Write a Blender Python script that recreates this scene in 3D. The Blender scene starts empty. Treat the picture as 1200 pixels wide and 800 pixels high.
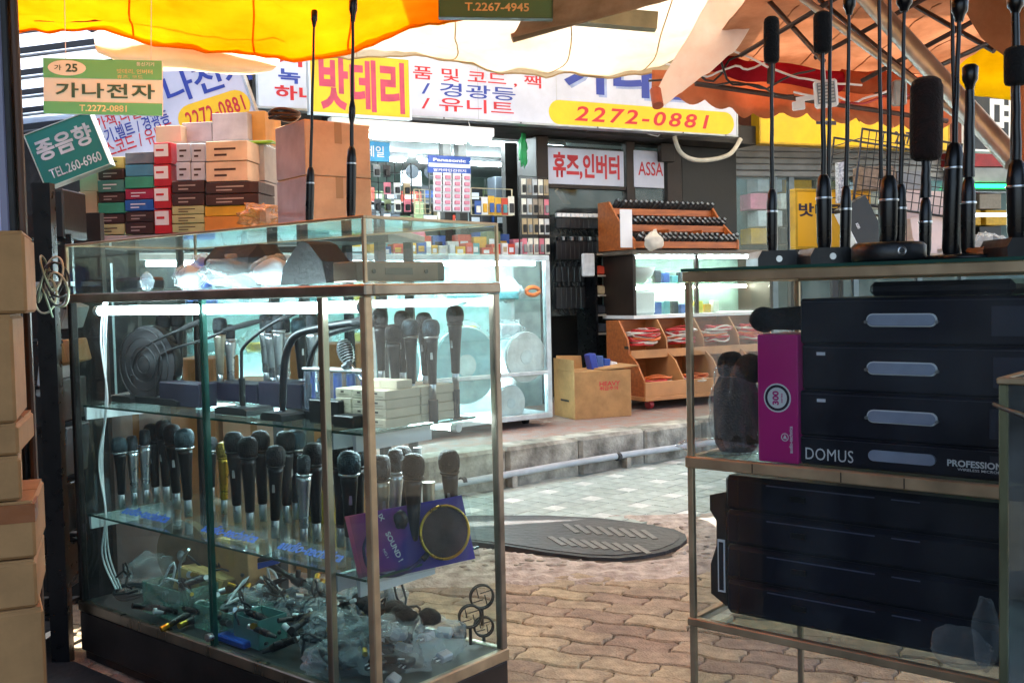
import bpy, math, random, bmesh
from mathutils import Matrix, Vector, noise
random.seed(7)
scene = bpy.context.scene
COL = scene.collection
R = math.radians

# ------------------------------------------------------------------ camera
FPX, CX, CY, CAMH = 1208.0, 600.0, 400.0, 1.2
PITCH, ROLL = R(2.6), R(1.28)
fw = Vector((0, math.cos(PITCH), -math.sin(PITCH)))
r0 = Vector((1, 0, 0)); u0 = Vector((0, math.sin(PITCH), math.cos(PITCH)))
RT = math.cos(ROLL) * r0 - math.sin(ROLL) * u0
UP = math.sin(ROLL) * r0 + math.cos(ROLL) * u0
CAM = Vector((0, 0, CAMH))
cam = bpy.data.objects.new('camera', bpy.data.cameras.new('camera'))
COL.objects.link(cam)
cam.matrix_world = Matrix(((RT.x, UP.x, -fw.x, 0), (RT.y, UP.y, -fw.y, 0), (RT.z, UP.z, -fw.z, CAMH), (0, 0, 0, 1)))
cam.data.sensor_width = 36; cam.data.lens = 36 * FPX / 1200
cam.data.clip_start = .02; cam.data.clip_end = 500
scene.camera = cam

# ------------------------------------------------------------------ sky, sun, exposure
SUN_EL, SUN_AZ = R(72), R(15)          # azimuth: compass heading of the sun, 0 = +Y
w = bpy.data.worlds.new('World'); scene.world = w; w.use_nodes = True
nt = w.node_tree; bg = nt.nodes['Background']
sky = nt.nodes.new('ShaderNodeTexSky'); sky.sky_type = 'NISHITA'; sky.sun_disc = False
sky.sun_elevation = SUN_EL; sky.sun_rotation = SUN_AZ; sky.air_density = 1.2; sky.dust_density = 2.5
nt.links.new(sky.outputs[0], bg.inputs[0]); bg.inputs[1].default_value = .15
sl = bpy.data.lights.new('sun', 'SUN'); sl.energy = 5.0; sl.angle = R(.5); sl.color = (1, .95, .86)
so = bpy.data.objects.new('sun', sl); COL.objects.link(so)
sd = Vector((math.sin(SUN_AZ) * math.cos(SUN_EL), math.cos(SUN_AZ) * math.cos(SUN_EL), math.sin(SUN_EL)))
so.rotation_euler = sd.to_track_quat('Z', 'Y').to_euler(); so.location = (0, 0, 12)
scene.view_settings.view_transform = 'Standard'; scene.view_settings.look = 'None'
scene.view_settings.exposure = 2.05; scene.view_settings.gamma = 1
scene.render.engine = 'CYCLES'
cy = scene.cycles
cy.max_bounces = 8; cy.diffuse_bounces = 4; cy.glossy_bounces = 4; cy.transmission_bounces = 6; cy.transparent_max_bounces = 24
cy.caustics_reflective = False; cy.caustics_refractive = False; cy.sample_clamp_indirect = 4; cy.use_denoising = True

# ------------------------------------------------------------------ helpers
def ray(px, py):
    return fw + (px - CX) / FPX * RT + (CY - py) / FPX * UP
def V(px, py, Y):
    d = ray(px, py); return CAM + d * (Y / d.y)
def VZ(px, py, z):
    d = ray(px, py); return CAM + d * ((z - CAMH) / d.z)
def frame(o, deg):
    return Matrix.Translation(Vector(o)) @ Matrix.Rotation(R(deg), 4, 'Z')
def at(M, px, py, y=0.0):
    """pixel -> (x, z) on the plane y of a local frame"""
    I = M.inverted(); o = I @ CAM; d = I.to_3x3() @ ray(px, py)
    p = o + d * ((y - o.y) / d.y); return p.x, p.z
def hexc(h):
    if not isinstance(h, str): return tuple(h)
    h = h.lstrip('#'); c = [int(h[i:i + 2], 16) / 255 for i in (0, 2, 4)]
    return tuple(x / 12.92 if x < .04045 else ((x + .055) / 1.055) ** 2.4 for x in c)

MATS = {}
def newmat(name):
    m = bpy.data.materials.new(name); m.use_nodes = True
    nt = m.node_tree; nt.nodes.clear(); out = nt.nodes.new('ShaderNodeOutputMaterial')
    return m, nt, out
def mat(name, col='#888888', rough=.5, metal=0., var=.18, scale=9., bump=.12, col2=None, spec=.5, detail=6, coat=0, bscale=None, stretch=None, island=0, stain=0, sscale=1.6):
    if name in MATS: return MATS[name]
    m, nt, out = newmat(name); N = nt.nodes; L = nt.links
    p = N.new('ShaderNodeBsdfPrincipled'); L.new(p.outputs[0], out.inputs[0])
    tc = N.new('ShaderNodeTexCoord'); src = tc.outputs['Object']
    if stretch:
        mp = N.new('ShaderNodeMapping'); mp.inputs['Scale'].default_value = stretch
        L.new(src, mp.inputs[0]); src = mp.outputs[0]
    n = N.new('ShaderNodeTexNoise'); n.inputs['Scale'].default_value = scale; n.inputs['Detail'].default_value = detail
    L.new(src, n.inputs['Vector'])
    c = hexc(col); c2 = hexc(col2) if col2 else tuple(x * (1 - var * 2) for x in c)
    rp = N.new('ShaderNodeValToRGB'); rp.color_ramp.elements[0].position = .3; rp.color_ramp.elements[1].position = .65
    rp.color_ramp.elements[0].color = (*c2, 1); rp.color_ramp.elements[1].color = (*c, 1)
    L.new(n.outputs[0], rp.inputs[0]); colout = rp.outputs[0]
    if island:
        g = N.new('ShaderNodeNewGeometry'); oi = N.new('ShaderNodeObjectInfo')
        ad = N.new('ShaderNodeMath'); ad.operation = 'ADD'; fr = N.new('ShaderNodeMath'); fr.operation = 'FRACT'
        L.new(g.outputs['Random Per Island'], ad.inputs[0]); L.new(oi.outputs['Random'], ad.inputs[1]); L.new(ad.outputs[0], fr.inputs[0])
        mr = N.new('ShaderNodeMapRange'); mr.inputs['To Min'].default_value = 1 - island; mr.inputs['To Max'].default_value = 1 + island * .6
        L.new(fr.outputs[0], mr.inputs[0])
        hs = N.new('ShaderNodeHueSaturation'); L.new(mr.outputs[0], hs.inputs['Value']); L.new(colout, hs.inputs['Color'])
        mr2 = N.new('ShaderNodeMapRange'); mr2.inputs['To Min'].default_value = .5 - island * .06; mr2.inputs['To Max'].default_value = .5 + island * .06
        L.new(fr.outputs[0], mr2.inputs[0]); L.new(mr2.outputs[0], hs.inputs['Hue']); colout = hs.outputs[0]
    if stain:      # broad dirt, fixed in the world
        g2 = N.new('ShaderNodeNewGeometry'); n3 = N.new('ShaderNodeTexNoise'); n3.inputs['Scale'].default_value = sscale; n3.inputs['Detail'].default_value = 9; n3.inputs['Roughness'].default_value = .68
        L.new(g2.outputs['Position'], n3.inputs['Vector'])
        m3 = N.new('ShaderNodeMapRange'); m3.inputs['From Min'].default_value = .38; m3.inputs['From Max'].default_value = .6; m3.inputs['To Min'].default_value = 1 - stain; m3.inputs['To Max'].default_value = 1.04
        L.new(n3.outputs[0], m3.inputs[0]); h3 = N.new('ShaderNodeHueSaturation'); L.new(m3.outputs[0], h3.inputs['Value']); L.new(colout, h3.inputs['Color']); colout = h3.outputs[0]
    L.new(colout, p.inputs['Base Color'])
    mr = N.new('ShaderNodeMapRange'); mr.inputs['To Min'].default_value = max(.03, rough - .12); mr.inputs['To Max'].default_value = min(1, rough + .12)
    L.new(n.outputs[0], mr.inputs[0]); L.new(mr.outputs[0], p.inputs['Roughness'])
    p.inputs['Metallic'].default_value = metal; p.inputs['Specular IOR Level'].default_value = spec
    if coat: p.inputs['Coat Weight'].default_value = coat; p.inputs['Coat Roughness'].default_value = .15
    if bump:
        n2 = N.new('ShaderNodeTexNoise'); n2.inputs['Scale'].default_value = bscale or scale * 5; n2.inputs['Detail'].default_value = 5
        L.new(src, n2.inputs['Vector'])
        b = N.new('ShaderNodeBump'); b.inputs['Strength'].default_value = bump; b.inputs['Distance'].default_value = .01
        L.new(n2.outputs[0], b.inputs['Height']); L.new(b.outputs[0], p.inputs['Normal'])
    MATS[name] = m; return m
def emis(name, col='#ffffff', s=1.):
    if name in MATS: return MATS[name]
    m, nt, out = newmat(name); e = nt.nodes.new('ShaderNodeEmission')
    e.inputs[0].default_value = (*hexc(col), 1); e.inputs[1].default_value = s
    nt.links.new(e.outputs[0], out.inputs[0]); MATS[name] = m; return m
def glass(name, tint=(.93, .98, .97), rough=.02, refl=1.0, dirt=.03):
    """thin pane: clear film with fresnel gloss and a little dust"""
    if name in MATS: return MATS[name]
    m, nt, out = newmat(name); N = nt.nodes; L = nt.links
    t = N.new('ShaderNodeBsdfTransparent'); t.inputs[0].default_value = (*tint, 1)
    g = N.new('ShaderNodeBsdfGlossy'); g.inputs['Roughness'].default_value = rough; g.inputs[0].default_value = (.95, 1, 1, 1)
    f = N.new('ShaderNodeLayerWeight'); f.inputs[0].default_value = .5      # Schlick: .03 + .8 * facing^5
    pw = N.new('ShaderNodeMath'); pw.operation = 'POWER'; pw.inputs[1].default_value = 5; L.new(f.outputs['Facing'], pw.inputs[0])
    mu = N.new('ShaderNodeMath'); mu.operation = 'MULTIPLY_ADD'; mu.inputs[1].default_value = .7 * refl; mu.inputs[2].default_value = .028 * refl
    L.new(pw.outputs[0], mu.inputs[0])
    a = N.new('ShaderNodeMixShader'); L.new(mu.outputs[0], a.inputs[0]); L.new(t.outputs[0], a.inputs[1]); L.new(g.outputs[0], a.inputs[2])
    d = N.new('ShaderNodeBsdfDiffuse'); d.inputs[0].default_value = (.7, .75, .75, 1)
    tc = N.new('ShaderNodeTexCoord'); n = N.new('ShaderNodeTexNoise'); n.inputs['Scale'].default_value = 5; n.inputs['Detail'].default_value = 8
    L.new(tc.outputs['Object'], n.inputs['Vector'])
    mr = N.new('ShaderNodeMapRange'); mr.inputs['From Min'].default_value = .45; mr.inputs['From Max'].default_value = .8; mr.inputs['To Max'].default_value = dirt * 3; mr.inputs['To Min'].default_value = dirt * .4
    L.new(n.outputs[0], mr.inputs[0])
    b = N.new('ShaderNodeMixShader'); L.new(mr.outputs[0], b.inputs[0]); L.new(a.outputs[0], b.inputs[1]); L.new(d.outputs[0], b.inputs[2])
    L.new(b.outputs[0], out.inputs[0]); MATS[name] = m; return m
def bagmat(name='clear_plastic_film', op=.2, col=(.8, .85, .88)):
    if name in MATS: return MATS[name]
    m, nt, out = newmat(name); N = nt.nodes; L = nt.links
    t = N.new('ShaderNodeBsdfTransparent'); t.inputs[0].default_value = (.93, .95, .96, 1)
    p = N.new('ShaderNodeBsdfPrincipled'); p.inputs['Base Color'].default_value = (*col, 1); p.inputs['Roughness'].default_value = .12; p.inputs['Specular IOR Level'].default_value = .9
    tc = N.new('ShaderNodeTexCoord'); n = N.new('ShaderNodeTexNoise'); n.inputs['Scale'].default_value = 11; n.inputs['Detail'].default_value = 2.5
    L.new(tc.outputs['Object'], n.inputs['Vector'])
    b = N.new('ShaderNodeBump'); b.inputs['Strength'].default_value = .9; b.inputs['Distance'].default_value = .03
    L.new(n.outputs[0], b.inputs['Height']); L.new(b.outputs[0], p.inputs['Normal'])
    lw = N.new('ShaderNodeLayerWeight'); lw.inputs[0].default_value = .35; L.new(b.outputs[0], lw.inputs['Normal'])
    mr = N.new('ShaderNodeMapRange'); mr.inputs['To Min'].default_value = op * .25; mr.inputs['To Max'].default_value = min(1, op * 2.2)
    L.new(lw.outputs['Facing'], mr.inputs[0])
    a = N.new('ShaderNodeMixShader'); L.new(mr.outputs[0], a.inputs[0]); L.new(t.outputs[0], a.inputs[1]); L.new(p.outputs[0], a.inputs[2])
    L.new(a.outputs[0], out.inputs[0]); MATS[name] = m; return m
def clothmat(name, col='#ffffff', col2=None, trans=.55, scale=3., rough=.9, stain=None, stretch=(1, 1, 1)):
    if name in MATS: return MATS[name]
    m, nt, out = newmat(name); N = nt.nodes; L = nt.links
    tc = N.new('ShaderNodeTexCoord'); n = N.new('ShaderNodeTexNoise'); n.inputs['Scale'].default_value = scale; n.inputs['Detail'].default_value = 9; n.inputs['Roughness'].default_value = .65
    mp = N.new('ShaderNodeMapping'); mp.inputs['Scale'].default_value = stretch
    L.new(tc.outputs['Object'], mp.inputs[0]); L.new(mp.outputs[0], n.inputs['Vector'])
    rp = N.new('ShaderNodeValToRGB'); rp.color_ramp.elements[0].position = .32; rp.color_ramp.elements[1].position = .6
    c = hexc(col); c2 = hexc(col2) if col2 else tuple(x * .75 for x in c)
    rp.color_ramp.elements[0].color = (*c2, 1); rp.color_ramp.elements[1].color = (*c, 1); L.new(n.outputs[0], rp.inputs[0])
    d = N.new('ShaderNodeBsdfDiffuse'); t = N.new('ShaderNodeBsdfTranslucent')
    L.new(rp.outputs[0], d.inputs[0]); L.new(rp.outputs[0], t.inputs[0])
    n2 = N.new('ShaderNodeTexNoise'); n2.inputs['Scale'].default_value = 7; n2.inputs['Detail'].default_value = 6; L.new(tc.outputs['Object'], n2.inputs['Vector'])
    b = N.new('ShaderNodeBump'); b.inputs['Strength'].default_value = .5; b.inputs['Distance'].default_value = .02
    L.new(n2.outputs[0], b.inputs['Height']); L.new(b.outputs[0], d.inputs['Normal']); L.new(b.outputs[0], t.inputs['Normal'])
    a = N.new('ShaderNodeMixShader'); a.inputs[0].default_value = trans; L.new(d.outputs[0], a.inputs[1]); L.new(t.outputs[0], a.inputs[2])
    L.new(a.outputs[0], out.inputs[0]); MATS[name] = m; return m

class MB:
    """collects shapes into one mesh"""
    def __init__(s): s.v = []; s.f = []; s.sm = []
    def add(s, vs, fs, smooth=False, M=None):
        b = len(s.v)
        s.v += [tuple(M @ Vector(p)) for p in vs] if M is not None else [tuple(p) for p in vs]
        s.f += [tuple(i + b for i in f) for f in fs]; s.sm += [smooth] * len(fs); return s
    def box(s, x0, x1, y0, y1, z0, z1, c=0, M=None):
        if x0 > x1: x0, x1 = x1, x0
        if y0 > y1: y0, y1 = y1, y0
        if z0 > z1: z0, z1 = z1, z0
        c = min(c, (x1 - x0) * .45, (y1 - y0) * .45, (z1 - z0) * .45)
        if c <= 0:
            vs = [(x, y, z) for z in (z0, z1) for y in (y0, y1) for x in (x0, x1)]
            return s.add(vs, [(0, 2, 3, 1), (4, 5, 7, 6), (0, 1, 5, 4), (2, 6, 7, 3), (0, 4, 6, 2), (1, 3, 7, 5)], False, M)
        lo = (x0, y0, z0); hi = (x1, y1, z1); vs = []; idx = {}
        for k in range(8):
            sg = (k & 1, k >> 1 & 1, k >> 2 & 1)
            for a in range(3):
                p = []
                for b in range(3):
                    o = 0 if a == b else c
                    p.append(hi[b] - o if sg[b] else lo[b] + o)
                idx[k, a] = len(vs); vs.append(p)
        fs = []
        for a in range(3):
            b, c_ = (a + 1) % 3, (a + 2) % 3
            for sgn in (0, 1):
                q = []
                for (i, j) in ((0, 0), (1, 0), (1, 1), (0, 1)):
                    q.append(idx[(sgn << a) | (i << b) | (j << c_), a])
                fs.append(tuple(q if sgn else q[::-1]))
            for i in (0, 1):
                for j in (0, 1):   # edge along a
                    k0 = (i << b) | (j << c_); k1 = k0 | (1 << a)
                    fs.append((idx[k0, b], idx[k1, b], idx[k1, c_], idx[k0, c_]))
        for k in range(8): fs.append((idx[k, 0], idx[k, 1], idx[k, 2]))
        return s.add(vs, fs, False, M)
    def tube(s, pts, r, n=10, caps=True, M=None):
        pts = [Vector(p) for p in pts]; k = len(pts)
        rr = r if isinstance(r, (list, tuple)) else [r] * k
        vs = []; up = None
        for i, p in enumerate(pts):
            d = (pts[min(i + 1, k - 1)] - pts[max(i - 1, 0)])
            if d.length < 1e-9: d = Vector((0, 0, 1))
            d.normalize()
            if up is None:
                up = Vector((0, 0, 1)) if abs(d.z) < .9 else Vector((1, 0, 0))
            a = d.cross(up)
            if a.length < 1e-6: a = d.cross(Vector((.3, 1, .2)))
            a.normalize(); b = a.cross(d); up = b
            for j in range(n):
                t = 2 * math.pi * j / n; vs.append(p + (a * math.cos(t) + b * math.sin(t)) * rr[i])
        fs = [(i * n + j, i * n + (j + 1) % n, (i + 1) * n + (j + 1) % n, (i + 1) * n + j) for i in range(k - 1) for j in range(n)]
        s.add(vs, fs, True, M)
        if caps:
            s.add(vs[:n], [tuple(range(n))[::-1]], False, M); s.add(vs[-n:], [tuple(range(n))], False, M)
        return s
    def cyl(s, p0, p1, r, n=14, M=None, r1=None):
        return s.tube([p0, p1], [r, r if r1 is None else r1], n, True, M)
    def lathe(s, prof, n=16, M=None):
        """profile of (radius, z)"""
        vs = []
        for (r, z) in prof:
            for j in range(n):
                t = 2 * math.pi * j / n; vs.append((max(r, 1e-5) * math.cos(t), max(r, 1e-5) * math.sin(t), z))
        fs = [(i * n + j, i * n + (j + 1) % n, (i + 1) * n + (j + 1) % n, (i + 1) * n + j) for i in range(len(prof) - 1) for j in range(n)]
        return s.add(vs, fs, True, M)
    def prism(s, pts, y0, y1, M=None):
        """outline in XZ, thickness along Y"""
        n = len(pts); vs = [(x, y0, z) for x, z in pts] + [(x, y1, z) for x, z in pts]
        fs = [tuple(range(n)), tuple(range(2 * n - 1, n - 1, -1))] + [(i, n + i, n + (i + 1) % n, (i + 1) % n) for i in range(n)]
        return s.add(vs, fs, False, M)
    def slab(s, pts, z0, z1, M=None):
        n = len(pts); vs = [(x, y, z0) for x, y in pts] + [(x, y, z1) for x, y in pts]
        fs = [tuple(range(n))[::-1], tuple(range(n, 2 * n))] + [(i, (i + 1) % n, n + (i + 1) % n, n + i) for i in range(n)]
        return s.add(vs, fs, False, M)
    def blob(s, c, rad, seed=0, amp=.25, fr=2.5, n=12, M=None):
        vs = []; m = n * 2; c = Vector(c)
        for i in range(n + 1):
            th = math.pi * i / n
            for j in range(m):
                ph = 2 * math.pi * j / m
                d = Vector((math.sin(th) * math.cos(ph), math.sin(th) * math.sin(ph), math.cos(th)))
                k = 1 + amp * noise.noise(d * fr + Vector((seed * 7.3, seed, 0))) * 2 + amp * .5 * abs(noise.noise(d * fr * 3 + Vector((seed, 3, seed))))
                vs.append(c + Vector((d.x * rad[0], d.y * rad[1], d.z * rad[2])) * k)
        fs = [(i * m + j, (i + 1) * m + j, (i + 1) * m + (j + 1) % m, i * m + (j + 1) % m) for i in range(n) for j in range(m)]
        return s.add(vs, fs, True, M)
    def mesh(s, name):
        me = bpy.data.meshes.new(name); me.from_pydata(s.v, [], s.f)
        bm = bmesh.new(); bm.from_mesh(me); bmesh.ops.recalc_face_normals(bm, faces=bm.faces); bm.to_mesh(me); bm.free()
        me.polygons.foreach_set('use_smooth', s.sm[:len(me.polygons)]); me.update(); return me

def tag(o, label=None, cat=None, group=None, kind=None):
    if label: o['label'] = label
    if cat: o['category'] = cat
    if group: o['group'] = group
    if kind: o['kind'] = kind
    return o
def put(name, mb, m, parent=None, M=None, label=None):
    me = mb if isinstance(mb, bpy.types.Mesh) else mb.mesh(name)
    if m is not None and not me.materials: me.materials.append(m)
    o = bpy.data.objects.new(name, me); COL.objects.link(o)
    if parent is not None: o.parent = parent
    if M is not None: o.matrix_local = M
    if label: o['label'] = label
    return o
def thing(name, label, cat, M, group=None):
    o = bpy.data.objects.new(name, None); COL.objects.link(o); o.empty_display_size = .1
    o.matrix_world = M if isinstance(M, Matrix) else Matrix.Translation(Vector(M))
    return tag(o, label, cat, group)
def solo(name, mb, m, label, cat, M=None, group=None):
    o = put(name, mb, m, None, M); return tag(o, label, cat, group)
def struct(name, mb, m, M=None):
    o = put(name, mb, m, None, M); o['kind'] = 'structure'; return o
def kids(o): return [c for c in bpy.data.objects if c.parent == o]
def dup(root, M, label=None, group=None, ks=None):
    r = root.copy(); COL.objects.link(r); r.matrix_world = M
    if label: r['label'] = label
    if group: r['group'] = group
    for ch, gs in (ks if ks is not None else [(c, kids(c)) for c in kids(root)]):
        c = ch.copy(); COL.objects.link(c); c.parent = r; c.matrix_local = ch.matrix_local
        for g in gs:
            d = g.copy(); COL.objects.link(d); d.parent = c; d.matrix_local = g.matrix_local
    return r
ORD = ['first', 'second', 'third', 'fourth', 'fifth', 'sixth', 'seventh', 'eighth', 'ninth', 'tenth', 'eleventh', 'twelfth', 'thirteenth', 'fourteenth', 'fifteenth', 'sixteenth', 'seventeenth', 'eighteenth', 'nineteenth', 'twentieth', 'twenty-first', 'twenty-second', 'twenty-third', 'twenty-fourth', 'twenty-fifth', 'twenty-sixth', 'twenty-seventh', 'twenty-eighth', 'twenty-ninth', 'thirtieth']

def text(parent, body, x, z, wd, ht, m, y=-.012, off=.02, shear=0, rot=0, name='lettering', ext=.0015, spacing=1.0, slanty=0):
    cu = bpy.data.curves.new('lettering', 'FONT'); cu.body = body; cu.size = 1; cu.offset = off; cu.shear = shear
    cu.space_character = spacing; cu.resolution_u = 3; cu.fill_mode = 'FRONT'
    ob = bpy.data.objects.new('tmp', cu); COL.objects.link(ob); bpy.context.view_layer.update()
    me = bpy.data.meshes.new_from_object(ob.evaluated_get(bpy.context.evaluated_depsgraph_get()))
    bpy.data.objects.remove(ob)
    if not me.vertices: return None
    xs = [v.co.x for v in me.vertices]; ys = [v.co.y for v in me.vertices]
    w0, h0 = max(xs) - min(xs), max(ys) - min(ys); cx, cz = (max(xs) + min(xs)) / 2, (max(ys) + min(ys)) / 2
    ca, sa = math.cos(rot), math.sin(rot)
    for v in me.vertices:
        a = (v.co.x - cx) / w0 * wd; b = (v.co.y - cz) / h0 * ht + slanty * a
        v.co = (x + a * ca - b * sa, y, z + a * sa + b * ca)
    me.materials.clear()
    return put(name, me, m, parent)
def tpx(th, body, box, m, y=-.012, **k):
    """lettering that fills a rectangle of the photograph on the thing's own front plane"""
    M = th.matrix_world; x0, y0, x1, y1 = box
    my = (y0 + y1) / 2; mx = (x0 + x1) / 2
    a = at(M, x0, my, y); b = at(M, x1, my, y); c = at(M, mx, y0, y); d = at(M, mx, y1, y)
    return text(th, body, (a[0] + b[0]) / 2, (c[1] + d[1]) / 2, abs(b[0] - a[0]), abs(c[1] - d[1]), m, y, **k)
def bpxl(mb, M, box, y0, y1, c=0):
    """a box whose front (plane y0) covers a rectangle of the photograph"""
    px0, py0, px1, py1 = box; mx = (px0 + px1) / 2; my = (py0 + py1) / 2
    return mb.box(at(M, px0, my, y0)[0], at(M, px1, my, y0)[0], y0, y1, at(M, mx, py1, y0)[1], at(M, mx, py0, y0)[1], c)

def lerp(a, b, t): return a + (b - a) * t
def cr(p, t):
    """Catmull-Rom through a list of vectors"""
    n = len(p) - 1; s = min(t * n, n - 1e-6); i = int(s); f = s - i
    a, b, c, d = p[max(i - 1, 0)], p[i], p[i + 1], p[min(i + 2, n)]
    return .5 * ((2 * b) + (c - a) * f + (2 * a - 5 * b + 4 * c - d) * f * f + (3 * b - a - 3 * c + d) * f ** 3)
def sheet(name, rows, m, nu=40, nv=16, wr=.02, fr=2., th=.003, seed=0, label=None, cat=None, parent=None, group=None, fold=None, seams=(), seam_m=None, hem=True):
    """cloth through rows of world points; wr = wrinkle depth"""
    rows = [[Vector(p) for p in r] for r in rows]
    def P(u, v):
        p = cr([cr(r, u) for r in rows], v)
        k = noise.noise(p * fr + Vector((seed, 0, 0))) + .5 * noise.noise(p * fr * 2.7 + Vector((0, seed, 0))) + .22 * noise.noise(Vector((p.x * fr * 7, p.y * fr * 3, seed)))
        p = p + Vector((.3 * k, .2 * k, k)) * wr
        if fold: p.z += fold[0] * abs(math.sin(u * math.pi * fold[1])) * (1 - v)
        return p
    vs = [P(j / nu, i / nv) for i in range(nv + 1) for j in range(nu + 1)]
    q = nu + 1
    fs = [(i * q + j, i * q + j + 1, (i + 1) * q + j + 1, (i + 1) * q + j) for i in range(nv) for j in range(nu)]
    mb = MB(); mb.add(vs, fs, True)
    me = mb.mesh(name); me.materials.append(m)
    o = put(name, me, None, parent)
    md = o.modifiers.new('thickness', 'SOLIDIFY'); md.thickness = th; md.offset = 0
    for u in seams: put('seam', MB().tube([P(u, k / 30) + Vector((0, 0, -.002)) for k in range(31)], .0035, 6), seam_m or m, o)
    if seams: put('hem', MB().tube([P(k / 60, 1) for k in range(61)], .005, 6), seam_m or m, o)
    return tag(o, label, cat, group)
def wander(p0, p1, n=14, amp=.05, seed=0, sag=0.):
    p0, p1 = Vector(p0), Vector(p1); out = []
    for i in range(n + 1):
        t = i / n; e = math.sin(math.pi * t); q = p0.lerp(p1, t)
        k = Vector((noise.noise(Vector((t * 4, seed, 0))), noise.noise(Vector((t * 4, seed, 5))), noise.noise(Vector((t * 4, seed, 9)))))
        out.append(q + k * amp * 2 * e + Vector((0, 0, -sag * e)))
    return out
def coil(c, r, turns=3, rad=.004, seed=0, h=.01, n=40):
    random.seed(seed); pts = []
    for i in range(n * turns // 2):
        t = i / (n / 2) * 2 * math.pi; k = r * (1 + .18 * noise.noise(Vector((t * .4, seed, 0))))
        pts.append((c[0] + k * math.cos(t), c[1] + k * .8 * math.sin(t), c[2] + rad + h * (.5 + .5 * noise.noise(Vector((t * .5, 2, seed)))) + rad * 1.2 * t / 6.3 * .5))
    return pts

# shared materials
CHROME = mat('brushed_steel', '#b9ae9c', .3, 1, .15, 14, .03, stretch=(1, 1, .2))
BRASSY = mat('warm_steel_edge', '#c2aa88', .38, .45, .2, 12, .04)
STEELB = mat('grey_brown_steel', '#9b8f80', .34, .7, .25, 10, .04)
ALU = mat('aluminium', '#c4cace', .35, .9, .1, 12, .03)
BLACK = mat('black_plastic', '#141519', .42, 0, .2, 20, .06)
BLACKM = mat('black_paint_metal', '#101014', .3, .2, .2, 25, .03)
FOAM = mat('black_foam', '#131215', .95, 0, .3, 60, .5, bscale=220)
GRILLE = mat('dark_mesh_grille', '#4c5055', .45, .8, .3, 60, .6, bscale=260)
SILVER = mat('silver_metal', '#c8ccd0', .3, 1, .1, 20, .03)
GOLD = mat('gold_metal', '#c9a23c', .3, 1, .15, 20, .03)
CARD = mat('corrugated_cardboard', '#b98a58', .85, 0, .05, 4, .1, stain=.22, sscale=6)
CARDG = mat('greyed_cardboard', '#aaa6a6', .85, 0, .06, 5, .1, stain=.15, sscale=6)
CARDO = mat('orange_cardboard', '#cba785', .85, 0, .05, 5, .1, stain=.18, sscale=5)
TAPE = mat('parcel_tape', '#a37a44', .3, 0, .1, 5, .02)
WHITEP = mat('white_painted', '#e4e6e8', .5, 0, .06, 6, .03)
PAPER = mat('white_label_paper', '#dfe2ea', .7, 0, .05, 6, .02)
DKBROWN = mat('dark_brown_frame', '#33261f', .5, .3, .25, 7, .05)
RUBBER = mat('grey_rubber', '#3a3a3c', .7, 0, .2, 20, .05)
GLASS = glass('cabinet_glass', dirt=.004)
DOORG = glass('tinted_door_glass', (.82, .89, .88), .02, 1, .012)
GLASSG = glass('green_tinted_glass', (.86, .95, .92), .02, 1, .02)
BAG = bagmat()
# ================================================================== SETTING: ground, pavement, kerb
GROUND = mat('street_concrete', '#8d8982', .85, 0, .2, 4, .4, col2='#5f5b55', bscale=60)
mb = MB(); mb.box(-60, 60, -20, 90, -.3, -.026); struct('ground', mb, GROUND)
PAVER = mat('clay_paver', '#bfa88d', .85, 0, .18, 22, .8, col2='#94806a', island=.3, bscale=120, stain=.38, sscale=2.6)
PG = frame(VZ(700, 760, 0), -24)
PL, PW, PA = .235, .115, .0115
def pave_mesh(par):
    g = .0018
    def ring(ins, z):
        x0, x1 = -PL / 2 + g + ins, PL / 2 - g - ins; pts = []
        ph = par * PL / 2
        wv = lambda x: PA * math.sin(2 * math.pi * (x + ph) / PL)
        ev = lambda y: .008 * math.sin(2 * math.pi * y / PW)
        n = 9
        for i in range(n): x = lerp(x0, x1, i / (n - 1)); pts.append((x, -PW / 2 + g + ins + wv(x), z))
        for i in range(1, 3): y = lerp(-PW / 2, PW / 2, i / 3); pts.append((x1 + ev(y), y + wv(x1), z))
        for i in range(n): x = lerp(x1, x0, i / (n - 1)); pts.append((x, PW / 2 - g - ins + wv(x), z))
        for i in range(1, 3): y = lerp(PW / 2, -PW / 2, i / 3); pts.append((x0 + ev(y), y + wv(x0), z))
        return pts
    a, b, c = ring(0, -.03), ring(0, -.006), ring(.006, 0); n = len(a)
    fs = [tuple(range(2 * n, 3 * n))]
    for k in range(2):
        fs += [(k * n + i, k * n + (i + 1) % n, (k + 1) * n + (i + 1) % n, (k + 1) * n + i) for i in range(n)]
    return MB().add(a + b + c, fs)
pm = [pave_mesh(0), pave_mesh(1)]; pme = [m.mesh('paver') for m in pm]
for m in pme: m.materials.append(PAVER)
mb = MB(); mb.box(-4, 6, 1.2, 4.75, -.2, -.012); pav = struct('pavement', mb, mat('joint_grit', '#6a5d50', .95, 0, .3, 40, .6))
pl = []
for r in range(-22, 24):
    for c in range(-16, 16):
        x = c * PL + (r % 2) * PL / 2; y = r * PW; p = PG @ Vector((x, y, 0))
        lim = 4.33 + .10 * p.x + .1 * noise.noise(p * 2)
        if p.y < lim and p.y > 2.2 and -2.6 < p.x < 2.4:
            sx = p.x / p.y
            if abs(sx) < .56: pl.append((0 if -.17 < sx < .2 else 1, (p.xy - Vector((.3, 3.4))).length, x, y, r % 2))
pl.sort(); rest = MB()
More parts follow.
